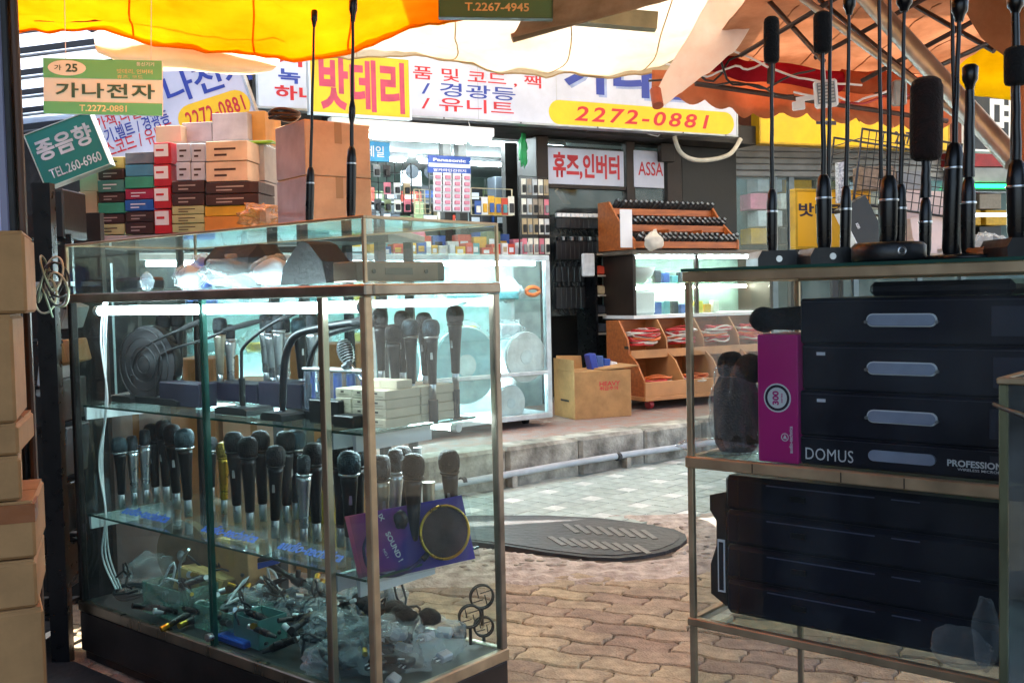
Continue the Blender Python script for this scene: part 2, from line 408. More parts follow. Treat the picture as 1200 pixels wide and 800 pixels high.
for i, (_, d, x, y, par) in enumerate(pl):
    M = PG @ Matrix.Translation((x, y, random.uniform(-.006, .003))) @ Matrix.Rotation(random.uniform(-.015, .015), 4, 'X') @ Matrix.Rotation(random.uniform(-.012, .012), 4, 'Y') @ Matrix.Rotation(random.uniform(-.02, .02), 4, 'Z')
    if i < 292: put('paver', pme[par], None, pav, M)
    else: rest.add(pm[par].v, pm[par].f, False, M)
o = put('paver', rest, PAVER, pav); o['kind'] = 'stuff'
# rough mortar patch round the manhole
def field(x0, x1, y0, y1, nx, ny, fn):
    vs = [(lerp(x0, x1, i / nx), lerp(y0, y1, j / ny), 0) for j in range(ny + 1) for i in range(nx + 1)]
    vs = [(x, y, fn(x, y)) for x, y, z in vs]; q = nx + 1
    return MB().add(vs, [(j * q + i, j * q + i + 1, (j + 1) * q + i + 1, (j + 1) * q + i) for j in range(ny) for i in range(nx)], True)
MCP = [VZ(*p, .006) for p in ((545, 600), (700, 602), (795, 616), (812, 629), (786, 649), (740, 657), (690, 656), (585, 642), (460, 628), (460, 602))]
def inside(x, y):
    c = False
    for a, b in zip(MCP, MCP[1:] + MCP[:1]):
        if (a.y > y) != (b.y > y) and x < (b.x - a.x) * (y - a.y) / (b.y - a.y) + a.x: c = not c
    return c
def mort(x, y):
    if inside(x, y): return -.024
    p = Vector((x, y, 0))
    edge = 4.30 + .10 * x + .1 * noise.noise(p * 2)
    k = min(1, max(0, (y - edge + .13) / .1))
    return -.02 + .02 * k + (.012 * noise.noise(p * 14) + .007 * abs(noise.noise(p * 45))) * k
struct('road_patch', field(-3.2, 4.2, 4.1, 5.5, 190, 70, mort), mat('worn_mortar', '#c4b6ab', .9, 0, .25, 14, 1, col2='#83746b', bscale=70))
stones = MB()
for i in range(420):
    x = random.uniform(-1.5, 2.2); y = random.uniform(4.42, 5.25) + .1 * x; s = random.uniform(.008, .03)
    if inside(x, y): continue
    stones.blob((x, y, 0), (s, s * .8, s * .35), i, .3, 2, 3)
o = put('gravel', stones, mat('grit_stone', '#b3a698', .85, 0, .2, 20, .5, island=.3)); o['kind'] = 'stuff'
# grey-green tiles with white squares
TG = frame(VZ(694, 583, 0), -43)
mb = MB(); mb.slab([(-9, 6.0), (-9, 4.9), (-1, 5.1), (1.02, 5.32), (2, 5.4), (12, 6.4), (12, 30), (-9, 30)], -.25, -.008)
road = struct('tiled_road', mb, mat('tile_bed', '#7d8784', .9, 0, .2, 15, .5))
TS = .112
TILE = mat('grey_green_tile', '#b0bab5', .6, 0, .12, 12, .3, col2='#929d98', island=.1, stain=.22, sscale=1.5)
WTILE = mat('white_tile', '#d6d9d5', .55, 0, .14, 30, .25, stain=.2)
t1 = MB().box(-TS / 2 + .0015, TS / 2 - .0015, -TS / 2 + .0015, TS / 2 - .0015, -.02, 0, .003)
ta = t1.mesh('road_tile'); ta.materials.append(TILE); tb = t1.mesh('white_tile'); tb.materials.append(WTILE)
tl = []
for i in range(-60, 60):
    for j in range(-40, 60):
        p = TG @ Vector((i * TS, j * TS, 0))
        if not (5.3 + .05 * p.x < p.y < 6.48 + .79 * (p.x + .05) - .08) or p.y > 11 or not -1.9 < p.x < 4: continue
        if abs(p.x / p.y) > .5: continue
        q = 600 + 1208 * p.x / p.y
        if 640 > q > 600 and p.y < 5.3: continue
        tl.append(((p.xy - Vector((.5, 5.6))).length, i, j))
tl.sort(); rest = MB(); nw = 0; ng = 0
for d, i, j in tl:
    M = TG @ Matrix.Translation((i * TS, j * TS, random.uniform(-.003, .001))) @ Matrix.Rotation(random.uniform(-.012, .012), 4, 'X')
    if i % 3 == 0 and j % 3 == 0: put('white_tile', tb, None, road, M); nw += 1
    elif ng < 280: put('road_tile', ta, None, road, M); ng += 1
    else: rest.add(t1.v, t1.f, False, M)
o = put('road_tile', rest, TILE, road); o['kind'] = 'stuff'
# manhole cover with slotted grating
MC = [VZ(*p, .006) for p in ((560, 603), (640, 603), (700, 606), (750, 612), (790, 619), (803, 625), (805, 631), (797, 638), (780, 645), (755, 650), (725, 653), (690, 652), (640, 646), (590, 638), (470, 624), (470, 606))]
t = thing('manhole_cover', 'worn dark metal manhole cover with a slotted grating half', 'manhole cover', Matrix.Identity(4))
IRON = mat('worn_cast_iron', '#403d3f', .6, .3, .25, 10, .5, col2='#262425')
put('frame', MB().slab([(p.x, p.y) for p in MC], -.03, .004), IRON, t)
cen = sum((p for p in MC), Vector()) / len(MC)
put('plate', MB().slab([((p.x - cen.x) * .93 + cen.x, (p.y - cen.y) * .9 + cen.y) for p in MC], .0, .0075), mat('worn_iron_plate', '#4f4b4b', .6, .2, .3, 6, .6, col2='#343132'), t)
SLOT = mat('dark_slot', '#7d7773', .5, .4, .2, 30, .2)
for row in range(2):
    for k in range(9):
        px_, py_ = (662 + k * 13, 611.5 + k * 1.0) if row == 0 else (644 + k * 12.5, 626 + k * 1.2)
        a = VZ(px_, py_, .02); b = VZ(px_ + (15 if row == 0 else 17), py_ + (10 if row == 0 else 10), .02)
        if row == 0 and k > 7: continue
        d = (b - a).normalized(); n = Vector((-d.y, d.x, 0)) * .014
        put('grating_bar', MB().slab([tuple((a + n).xy), tuple((b + n).xy), tuple((b - n).xy), tuple((a - n).xy)], .0076, .0115), SLOT, t)
# kerb, sidewalk, conduit
KZ = .24
K = frame((-.05, 6.44, 0), 38.4)
kerb = struct('kerb', MB().box(-7, 12, .02, .2, -.2, KZ - .02), mat('kerb_bed', '#6c675f', .9), K)
KST = mat('kerb_stone', '#c4bfb2', .85, 0, .25, 7, .7, col2='#6e685e', island=.12, bscale=50, stain=.4, sscale=5)
for i in range(-8, 14):
    x0 = i * .62; mb = MB()
    n = 8; vs = []; 
    mb.box(x0 + .004, x0 + .616, random.uniform(-.012, .006), .21, -.05, KZ + random.uniform(-.008, .006), .022)
    put('kerb_stone', mb, KST, kerb)
struct('sidewalk', MB().box(-8, 16, .2, 9, -.2, KZ - .012), mat('red_brown_sidewalk', '#9a7468', .8, 0, .3, 14, .6, col2='#8a8580'), K)
mb = MB(); mb.tube([(x * .5, -.06 + .008 * math.sin(x * 1.3), .085 + .006 * math.sin(x)) for x in range(-14, 26)], .022, 12)
t = thing('conduit_pipe', 'pale grey conduit pipe running along the foot of the far kerb', 'pipe', K)
put('pipe', mb, mat('pvc_pipe', '#b9c0c6', .45, 0, .15, 9, .1), t)
for x in (-2, -.4, .9, 2.1, 3.5): put('clip', MB().cyl((x, -.06, .085), (x + .03, -.06, .085), .028, 12), RUBBER, t)
for x in range(-6, 12): 
    put('support', MB().box(x - .02, x + .02, -.08, -.03, 0, .07), KST, t)
# dark floor slab by the cabinet, darker than the pavers
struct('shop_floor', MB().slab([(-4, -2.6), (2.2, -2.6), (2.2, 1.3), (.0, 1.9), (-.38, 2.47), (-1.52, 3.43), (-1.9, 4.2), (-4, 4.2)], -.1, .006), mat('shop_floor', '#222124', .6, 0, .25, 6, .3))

# ------------------------------------------------------------------ the stall round the viewer
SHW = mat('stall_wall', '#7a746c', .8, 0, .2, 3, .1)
struct('wall_back', MB().box(-3.2, 2.2, -2.7, -2.55, 0, .95), SHW)
struct('wall_right', MB().box(2.2, 2.3, -2.7, .9, 0, 2.7), SHW)
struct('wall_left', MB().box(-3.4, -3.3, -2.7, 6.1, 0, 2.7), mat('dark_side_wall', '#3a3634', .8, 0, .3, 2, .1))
struct('ceiling', MB().box(-3.3, 2.3, -.4, 1.5, 2.6, 2.7), SHW)
# doorway jamb on the left
JX = V(0, 400, 1.75)
t = thing('doorway_jamb', 'tall metal doorway jamb beside the cardboard boxes, lilac on its street side', 'door frame', frame((V(22, 400, 1.75).x, 1.75, 0), 0))
put('lilac_strip', MB().box(-.12, .0, -.01, .0, 0, 2.6, .003), mat('lilac_paint', '#cfcff4', .5, 0, .1, 5, .03), t)
put('ridge', MB().box(-.013, .001, -.018, -.0105, 0, 2.6, .002), mat('lilac_paint_ridge', '#8d8da8', .4, .1, .1, 5, .03), t)
put('dark_strip', MB().box(.002, .0135, -.02, -.002, 0, 2.6, .002), mat('dark_strip', '#1d1a1a', .4, .3), t)
put('brown_strip', MB().box(.0145, .026, -.014, -.002, 0, 2.6, .003), mat('brown_wood_strip', '#5a3a26', .45, 0, .2, 12, .1, stretch=(6, 6, .6)), t)

# cardboard boxes by the jamb
LB = frame(V(0, 500, 1.42), 24)
stack = [  # px_right, top, bottom, label
    (28, 270, 365, 'corrugated carton with a crushed flap, topmost beside the door jamb'),
    (14, 370, 495, 'tall narrow cardboard carton, second from the top beside the door jamb'),
    (21, 497, 532, 'flat cardboard carton, third from the top beside the door jamb'),
    (24, 535, 586, 'small cardboard carton with the seam at its edge, fourth from the top by the doorway'),
    (40, 588, 655, 'cardboard carton with orange-brown tape along its rim, resting on two bigger boxes'),
    (42, 655, 712, 'plain cardboard carton right above the lowest big doorway carton'),
    (51, 706, 1110, 'big cardboard carton at the bottom of the doorway stack')]
for i, (px, a, b, lab) in enumerate(stack):
    x1, zt = at(LB, px, a); _, zb = at(LB, px, b); _, zt = at(LB, px, a)
    if i == 6: zb = LB.inverted().translation.z * 0 - LB.translation.z + .004; zt = at(LB, 40, 712)[1]
    if i == 5: zt = at(LB, 40, 655)[1]; zb = at(LB, 40, 712)[1]
    if i == 0: zb = at(LB, 20, 368)[1]
    if i == 1: zt = at(LB, 20, 368)[1]; zb = at(LB, 20, 496)[1]
    if i == 2: zt = at(LB, 20, 496)[1]; zb = at(LB, 20, 534)[1]
    if i == 3: zt = at(LB, 20, 534)[1]; zb = at(LB, 20, 587)[1]
    if i == 4: zt = at(LB, 30, 587)[1]; zb = at(LB, 30, 655)[1]
    M = LB @ Matrix.Translation((x1, 0, zb)) @ Matrix.Rotation(R(random.uniform(-5, 4)), 4, 'Z')
    t = thing('cardboard_box', lab, 'box', M, 'cartons stacked beside the doorway')
    h = zt - zb; w_ = .34
    put('carton', MB().box(-w_, 0, 0, .2, .001, h - .003, .004), CARD, t)
    put('flap', MB().box(-w_ + .004, -.003, .004, .098, h - .0028, h - .0002), CARD, t)
    put('flap', MB().box(-w_ + .004, -.003, .102, .196, h - .0028, h - .0002), CARD, t)
    put('tape', MB().box(-w_ * .5 - .02, -w_ * .5 + .02, -.0007, -.0002, .002, h - .004), TAPE, t)
    if i == 4: put('rim_tape', MB().box(-.045, .0006, -.001, .06, h - .03, h - .004), mat('orange_tape', '#9a5524', .4), t)

# ================================================================== LEFT GLASS CABINET
CL, CW = 1.48, .5
C = frame((-1.486, 3.452, 0), -40)
Z0, Z2, Z1, ZB, ZU, ZT = .20, .494, .863, 1.205, 1.236, 1.4
cab = thing('glass_display_cabinet', 'long lit glass display cabinet full of microphones with a clear case on top', 'display cabinet', C)
DKM = mat('dark_cabinet_metal', '#2a2624', .4, .6, .25, 8, .06)
xa, xb = at(C, 240, 560)[0], at(C, 379, 560)[0]
put('base', MB().box(0, CL, 0, CW, .03, .165, .004), mat('base_panel', '#3a3330', .4, .3, .3, 6, .06), cab)
put('foot_strip', MB().box(.01, CL - .01, .012, CW - .012, 0, .031), BLACK, cab)
put('base_rail', MB().box(-.003, CL + .003, -.004, .02, .166, .2, .003), CHROME, cab)
put('base_rail', MB().box(CL - .018, CL + .004, .022, CW + .003, .166, .2, .003), BRASSY, cab)
put('base_rail', MB().box(0, CL - .02, CW - .016, CW + .003, .166, .2, .003), CHROME, cab)
put('floor_panel', MB().box(.006, CL - .019, .021, CW - .017, .17, .196), mat('cabinet_floor', '#323435', .5, 0, .2, 9, .08), cab)
for (x, y) in ((.0, .0), (CL - .026, .0), (.0, CW - .024), (CL - .024, CW - .024)):
    put('post', MB().box(x, x + (.024), y, y + .024, .2, ZB - .001, .003), BRASSY if x > 1 and y < .1 else STEELB if x > 1 else DKM, cab)
put('mullion', MB().box(xb - .011, xb + .011, .004, .024, .2, ZB - .001, .002), CHROME, cab)
put('rail', MB().box(-.003, CL + .003, -.004, .024, ZB, ZU - .002, .004), STEELB, cab)
put('rail', MB().box(CL - .022, CL + .004, .025, CW + .003, ZB, ZU - .002, .004), STEELB, cab)
put('rail', MB().box(-.003, CL - .023, CW - .022, CW + .003, ZB, ZU - .002, .004), CHROME, cab)
put('rail', MB().box(-.003, .02, .025, CW - .023, ZB, ZU - .002, .004), CHROME, cab)
def pane(x0, x1, y0, y1, z0, z1, m=GLASS, name='pane', par=None): return put(name, MB().box(x0, x1, y0, y1, z0, z1), m, par or cab)
pane(.025, xa + .012, .006, .010, .2, ZB, DOORG); pane(xa - .004, xb - .012, .013, .017, .2, ZB, DOORG); pane(xb + .012, CL - .027, .006, .010, .2, ZB, DOORG)
for x in (xa - .006, xa + .008): put('pane_edge', MB().box(x, x + .003, .004, .018, .2, ZB, 0), mat('green_glass_edge', '#2e5a50', .15, .1), cab)
put('door_lock', MB().cyl((xa, -.012, .226), (xa, .005, .226), .012), SILVER, cab)
pane(.008, .012, .025, CW - .025, .2, ZB); pane(CL - .012, CL - .008, .025, CW - .025, .2, ZB)
pane(.025, CL - .025, CW - .012, CW - .008, .2, ZB)
pane(.004, CL - .004, .026, CW - .024, ZU - .0015, ZU + .004, GLASS, 'case_floor')
for (x, y) in ((.0, .0), (CL - .009, .0), (.0, CW - .009), (CL - .009, CW - .009)):
    put('case_corner', MB().box(x, x + .009, y, y + .009, ZU, ZT - .008, .001), BRASSY, cab)
for (a, b, c, d) in ((0, CL, 0, .009), (0, CL, CW - .009, CW), (0, .009, .0095, CW - .0095), (CL - .009, CL, .0095, CW - .0095)):
    put('case_edge', MB().box(a, b, c, d, ZT - .0075, ZT, .001), BRASSY, cab)
xm = at(C, 240, 270)[0]
pane(.01, CL - .01, .003, .006, ZU, ZT - .008); pane(.01, CL - .01, CW - .006, CW - .003, ZU, ZT - .008)
pane(.003, .006, .01, CW - .01, ZU, ZT - .008); pane(CL - .006, CL - .003, .01, CW - .01, ZU, ZT - .008)
pane(.01, CL - .01, .01, CW - .01, ZT - .005, ZT - .001, GLASS, 'lid_pane')
for z in (Z1, Z2):
    put('glass_shelf', MB().box(.03, CL - .06, .03, CW - .05, z - .007, z - .001), GLASSG, cab)
    put('shelf_edge', MB().box(.03, CL - .06, .0265, .0295, z - .007, z - .001), mat('green_glass_edge'), cab)
    put('shelf_edge', MB().box(CL - .0595, CL - .0565, .03, CW - .05, z - .007, z - .001), mat('green_glass_edge'), cab)
    for x in (.03, xb - .008, CL - .10): put('shelf_bracket', MB().prism([(x, z - .0075), (x + .016, z - .0075), (x + .016, z - .05), (x + .006, z - .05)], .03, .30), WHITEP, cab)
TUBE = emis('cool_tube', '#e6f8ff', 21.0)
def tube_light(x0, x1, y, z, par, m=TUBE, r=.014):
    o = put('light_tube', MB().cyl((x0, y, z), (x1, y, z), r, 12), m, par)
    put('tube_cap', MB().cyl((x0 - .025, y, z), (x0 - .0005, y, z), r + .003, 12), WHITEP, o); put('tube_cap', MB().cyl((x1 + .0005, y, z), (x1 + .025, y, z), r + .003, 12), WHITEP, o)
    return o
tube_light(.12, CL - .08, .055, ZB - .028, cab)
tube_light(.9, CL - .1, .40, Z1 - .03, cab, r=.009)
tube_light(.1, .62, .42, Z1 - .03, cab, emis('dim_cool_tube', '#d6f4ff', 16.), r=.009)
def cm(x, y, z, rot=0, s=1.0): return C @ Matrix.Translation((x, y, z)) @ Matrix.Rotation(R(rot), 4, 'Z') @ Matrix.Scale(s, 4)
def cl(px, py, y): x, z = at(C, px, py, y); return Vector((x, y, z))
def fity(px, y, lo=.05, hi=.07):
    """depth inside the cabinet at which a pixel column falls between its end panes"""
    a, b = at(C, px, 450, 0)[0], at(C, px, 450, 1)[0]; k = b - a
    return min(max(y, (CL - hi - a) / k), (lo - a) / k) if k < 0 else y

# --- handheld microphones
BLKB = mat('black_mic_body', '#0f0f12', .38, .2, .2, 30, .03); CHMP = mat('champagne_metal', '#b9b1a0', .32, .9, .15, 20, .03)
BLUEG = mat('smoky_blue_mesh', '#42525a', .4, .8, .3, 60, .6, bscale=260)
MK = {'b': (BLKB, mat('black_mesh', '#18191c', .5, .6, .3, 60, .6, bscale=260), BLKB), 'g': (BLKB, GRILLE, SILVER), 's': (SILVER, GRILLE, SILVER),
      'y': (GOLD, mat('gold_mesh', '#b79a4a', .4, .9, .3, 60, .6, bscale=260), GOLD), 'c': (BLKB, BLUEG, SILVER), 'h': (CHMP, GRILLE, BLKB)}
_mk = {}
def mic_meshes(kind):
    if kind in _mk: return _mk[kind]
    b, g, r = MK[kind]
    fat = {'b': 1.05, 'c': 1.1}.get(kind, 1)
    body = MB().lathe([(0, .048), (.012, .048), (.0132, .052), (.0142, .09), (.017, .14), (.0205, .178), (.021, .19), (0, .19)], 14)
    sw = MB().box(-.004, .004, -.0172, -.013, .125, .15, .001)
    head = MB().lathe([(0, .1975), (.021 * fat, .1975), (.0245 * fat, .206), (.026 * fat, .222), (.0245 * fat, .236), (.018 * fat, .247), (.009, .2505), (0, .2515)], 16)
    if kind in 's': head = MB().lathe([(0, .1975), (.017, .1975), (.019, .205), (.019, .238), (.015, .248), (0, .2515)], 16)
    if kind in 'h': head = MB().lathe([(0, .1975), (.022, .1975), (.0255, .21), (.0255, .232), (.023, .236), (.0255, .2365), (.021, .247), (0, .2515)], 16)
    ring = MB().lathe([(0, .1903), (.0215, .1903), (.0238 * fat, .194), (.0235 * fat, .1973), (0, .1973)], 16)
    plug = MB().lathe([(0, 0), (.011, 0), (.011, .045), (.0095, .0478), (0, .0478)], 12)
    out = []
    for n, m_, mt in (('body', body, b), ('switch', sw, SILVER), ('head', head, g), ('collar', ring, r), ('connector', plug, SILVER)):
        me = m_.mesh(n); me.materials.append(mt); out.append((n, me))
    _mk[kind] = out; return out
def mic(M, kind, label, group, h=.25):
    t = thing('microphone', label, 'microphone', M @ Matrix.Scale(h / .25, 4) @ Matrix.Rotation(R(random.uniform(-2.5, 2.5)), 4, 'Y'), group)
    for n, me in mic_meshes(kind): put(n, me, None, t)
    return t
KN = {'b': 'black', 'g': 'black silver-ringed', 's': 'slim silver', 'y': 'golden', 'c': 'black blue-meshed', 'h': 'champagne coloured'}
# middle shelf: (px, py of the top, kind, depth)
M2 = [(140, 512, 'c', .40), (155, 510, 's', .33), (168, 503, 's', .30), (180, 496, 'b', .36), (192, 490, 'b', .30), (204, 492, 'b', .25), (217, 490, 'c', .20),
      (246, 512, 'g', .42), (260, 518, 'y', .30), (275, 503, 'b', .24), (290, 512, 'b', .20), (305, 500, 'b', .30), (319, 522, 'b', .18), (333, 500, 'b', .33), (344, 503, 'c', .38),
      (353, 533, 's', .17), (368, 515, 'b', .22), (384, 505, 'b', .33), (396, 520, 'b', .22), (407, 528, 'c', .16), (418, 516, 'b', .26), (448, 533, 'h', .17), (458, 520, 's', .25), (470, 512, 'b', .30), (481, 523, 'b', .22), (530, 527, 'b', .14)]
for i, (px, py, k, y) in enumerate(M2):
    y = fity(px, y); x, zt = at(C, px, py, y); hh = max(.2, min(.29, zt - Z2))
    mic(cm(min(x, CL - .07), y, Z2, random.uniform(0, 360), 1), k, f'{KN[k]} microphone standing on the middle shelf, {ORD[i]} from the far end', 'microphones on the middle glass shelf', hh)
mt = solo('metal_tube', MB().cyl((0, 0, 0), (0, 0, .28), .012), ALU, 'plain aluminium tube standing among microphones on the middle shelf', 'tube', cm(cl(491, 600, .36).x, .36, Z2))
mt = solo('metal_tube', MB().cyl((0, 0, 0), (0, 0, .2), .017).cyl((0, 0, .2), (0, 0, .205), .019), CHMP, 'short fat champagne tube on the middle shelf behind the pop filter card', 'tube', cm(cl(503, 600, fity(503, .2)).x, fity(503, .2), Z2))
# upper shelf: microphones in holders
M1 = [(190, 368, 'b', .40), (208, 366, 'b', .36), (255, 372, 'h', .36), (268, 380, 's', .42), (310, 368, 's', .42), (318, 372, 's', .38), (325, 368, 's', .34), (333, 372, 's', .42), (352, 372, 'c', .40), (366, 368, 's', .33),
      (445, 362, 'b', .30), (462, 380, 'b', .22), (470, 364, 'b', .34), (480, 374, 'c', .26), (497, 366, 'b', .33), (505, 374, 'c', .25)]
for i, (px, py, k, y) in enumerate(M1):
    y = fity(px, y); x, zt = at(C, px, py, y); hh = .215 if px > 430 else .24
    zb = max(Z1, zt - hh)
    t = mic(cm(x, y, zb, random.uniform(0, 360), 1), k, f'{KN[k]} microphone upright in a holder on the upper shelf, {ORD[i]} from the far end', 'microphones in holders on the upper shelf', zt - zb)
    if zb - Z1 > .012:
        put('holder', MB().cyl((0, 0, -(zb - Z1) * .25 / hh), (0, 0, -.001), .016), RUBBER, t)
t = mic(C @ Matrix.Translation((cl(534, 450, fity(534, .28)).x, fity(534, .28), Z1 + .08)), 'b', 'slim black microphone standing alone at the street end of the upper shelf', 'microphones in holders on the upper shelf', .23)
put('holder', MB().cyl((0, 0, -.085), (0, 0, -.001), .012).box(-.03, .03, -.03, .03, -.087, -.0855), RUBBER, t)
# dark boxes that carry holders on the upper shelf
PURP = mat('violet_blue_carton', '#0f0c26', .6, 0, .2, 8, .1)
for i, (a, b, y0, y1, top) in enumerate(((186, 232, .16, .23, 447), (241, 300, .34, .44, 447), (302, 352, .3, .42, 447))):
    x0, z = at(C, a, top, y0); x1 = at(C, b, top, y0)[0]
    solo('holder_box', MB().box(x0, x1, y0, y1, Z1, max(Z1 + .04, z), .003), PURP, ('dark violet carton behind the desk microphones at the far end', 'dark violet carton behind the upright silver microphone stand', 'dark violet carton next to the blue clear jar')[i], 'box', C)
# gooseneck desk microphones
def goose(label, y, base, pts, r, head, rh=.008, bh=.022, group='gooseneck microphones on the upper shelf'):
    y = fity((base[0] + base[2]) / 2, y, .09); c = cl((base[0] + base[2]) / 2, base[3], y); hw = (at(C, base[2], base[3], y)[0] - at(C, base[0], base[3], y)[0]) / 2
    M = cm(c.x, y, Z1); I = Vector((c.x, y, Z1))
    t = thing('desk_microphone', label, 'microphone', M, group)
    b = put('base', MB().prism([(-hw, 0), (hw, 0), (hw, bh * .7), (hw * .8, bh), (-hw * .8, bh), (-hw, bh * .7)], -.05, .05), BLACK, t)
    put('switch', MB().box(-.008, .008, -.03, -.018, bh + .0003, bh + .004), SILVER, b)
    P = [cl(*p, y + (p0 * 0)) - I for p, p0 in ((q, 0) for q in pts)]
    P[0].z = bh + .001; P[0].y = 0
    Q = [cr(P, i / 18) for i in range(19)]
    put('stem', MB().tube([P[0], P[0].lerp(P[1], .6)], .0095, 12), BLACK, t)
    put('gooseneck', MB().tube([q for q in Q[1:]], r, 8), BLACK, t)
    H = [cl(*p, y) - I for p in head]
    H = [H[0].lerp(H[1], i / 6) for i in range(7)]
    put('head', MB().tube(H, [rh * k for k in (.7, 1, 1.1, 1.15, 1.1, .95, .5)], 12), FOAM, t)
    return t
goose('gooseneck desk microphone on a wide flat base at the far end of the upper shelf', .2, (169, 466, 223, 477), [(186, 466), (185, 426), (195, 412), (241, 397), (268, 386)], .0045, [(262, 387), (308, 375)])
goose('gooseneck desk microphone leaning behind the wide-based one', .34, (146, 462, 168, 471), [(156, 462), (157, 424), (172, 405), (216, 384)], .0045, [(212, 386), (240, 374)])
goose('gooseneck desk microphone with a rounded square base left of the clear blue jar', .15, (268, 469, 305, 485), [(284, 469), (283, 422), (286, 406), (310, 385), (339, 368)], .005, [(330, 374), (355, 360)])
goose('thick black gooseneck microphone arching towards the corner post', .12, (322, 480, 347, 490), [(331, 480), (333, 430), (340, 402), (358, 388), (425, 376)], .011, [(412, 379), (440, 372)], .012)
goose('thick black gooseneck microphone behind the arching one', .2, (355, 470, 380, 482), [(362, 470), (362, 430), (374, 400), (395, 388), (430, 380)], .009, [(420, 382), (440, 378)], .011)
# black round loudspeaker grille
c = cl(150, 435, .42)
t = thing('round_speaker', 'large round black loudspeaker grille at the far end of the upper shelf', 'speaker', cm(.17, .19, Z1 + .13, 10))
RX = Matrix.Rotation(R(90), 4, 'X')
put('basket', MB().lathe([(.13, -.0), (.13, -.03), (.06, -.09), (0, -.09)], 32, RX), BLACKM, t)
put('cone', MB().lathe([(0, .01), (.03, .012), (.05, -.01), (.115, .004), (.1295, .004)], 32, RX), mat('speaker_cone', '#27262a', .8), t)
for k in range(4): put('grille_ring', MB().tube([(math.cos(a / 24 * 6.2832) * (.03 + .03 * k), -.022, math.sin(a / 24 * 6.2832) * (.03 + .03 * k)) for a in range(25)], .0022, 6), mat('grille_wire', '#3c3d40', .3, .7), t)
# clear blue jar, black box, retro mic, cartons
x0 = at(C, 347, 490, .17)[0]; x1 = at(C, 423, 490, .17)[0]
t = thing('clear_tube_pack', 'clear plastic pack of blue cylinders with a pale lid beside the desk microphones', 'plastic pack', cm((x0 + x1) / 2, .21, Z1))
hw = (x1 - x0) / 2 - .01; zt = at(C, 380, 432, .17)[1] - Z1
for k in range(5): put('blue_cylinder', MB().cyl((-hw + .014 + k * (hw * 2 - .028) / 4, 0, .006), (-hw + .014 + k * (hw * 2 - .028) / 4, 0, zt - .014), .012), mat('deep_blue_print', '#27408f', .4, 0, .2, 20, .05), t)
put('case', MB().box(-hw, hw, -.02, .02, .001, zt - .01, .004), bagmat('clear_case', .12, (.7, .8, 1)), t)
put('lid', MB().box(-hw - .003, hw + .003, -.023, .023, zt - .0095, zt, .004), WHITEP, t)
for i, (b, y, lab) in enumerate((((362, 470, 397, 496), .1, 'small black carton in front of the clear blue pack'), ((390, 488, 414, 503), .07, 'flat black gadget beside the pile of small cartons'))):
    x0, z0 = at(C, b[0], b[3], y); x1 = at(C, b[2], b[3], y)[0]; z1 = at(C, b[2], b[1], y)[1]
    solo('black_box', MB().box(x0, x1, y, y + .05, Z1, max(Z1 + .015, z1), .003), BLACK, lab, 'box', C)
t = thing('retro_microphone', 'chrome ribbed retro microphone tilted behind the corner post', 'microphone', cm(cl(405, 412, .2).x, .2, cl(405, 412, .2).z) @ Matrix.Rotation(R(-24), 4, 'Y'))
put('shell', MB().blob((0, 0, 0), (.022, .018, .036), 1, 0, 1, 10), BLACKM, t)
for k in range(-4, 5):
    r_ = math.sqrt(max(.1, 1 - (k / 5.2) ** 2)) * .024
    put('rib', MB().tube([(math.cos(a / 20 * 6.2832) * r_, math.sin(a / 20 * 6.2832) * r_ * .85, k * .0075) for a in range(21)], .0022, 6), SILVER, t)
put('stand', MB().cyl((0, 0, -.036), (.03, 0, -.10), .006), SILVER, t); put('swivel', MB().cyl((-.012, -.012, -.04), (.012, -.012, -.04), .009), SILVER, t)
SC = mat('beige_small_carton', '#cfc6ae', .7, 0, .08, 14, .05, island=.06); SCL = mat('carton_print', '#5a544a', .7)
px_x = [at(C, p, 480, .09)[0] for p in (430, 475, 517)]
xs0 = 1.215; sh = .0245; n = 0
for row in range(4):
    for col in range(3):
        for dep in range(2):
            if row == 3 and dep == 1 and col == 0: continue
            M = cm(xs0 + col * .066, .12 + dep * .13, Z1 + row * sh, random.uniform(-1.5, 1.5))
            lab = f'small beige carton, {ORD[col]} column, {ORD[row]} layer up, at the {("front", "rear")[dep]} of the pile'
            t = thing('small_carton', lab, 'box', M, 'pile of small beige cartons')
            put('carton', MB().box(0, .064, 0, .126, .0003, sh - .0006, .0015), SC, t)
            put('flap_line', MB().box(.01, .054, -.0006, -.0002, .008, .0088), SCL, t)
            put('print', MB().box(.022, .034, -.0006, -.0002, .013, .018), SCL, t)
n = 0
for col in range(2):
    t = thing('small_carton', ('small beige carton lying crosswise on the pile, inner one', 'small beige carton lying crosswise on the pile, outer one')[col], 'box', cm(xs0 + .07 + col * .064, .16, Z1 + 4 * sh, 4), 'pile of small beige cartons')
    put('carton', MB().box(0, .06, 0, .06, .0003, .022, .0015), SC, t)
# hanging lamp part upper left, and white cables beside the far post
for i, (s, y) in enumerate(((3, .06), (9, .075), (12, .09))):
    P = [cl(p, q, y) for p, q in ((122 + 2 * i, 352), (118 + 3 * i, 400), (126 - i, 470), (116 + 2 * i, 540), (124, 600), (120 + 4 * i, 650), (136 + 3 * i, 690))]
    solo('white_cable', MB().tube([cr(P, k / 40) for k in range(41)], .0035, 8), WHITEP, f'white mains cable hanging beside the far post, {("thinnest bend", "middle strand", "strand nearest the shelf")[i]}', 'cable', C, 'white cables in the cabinet')
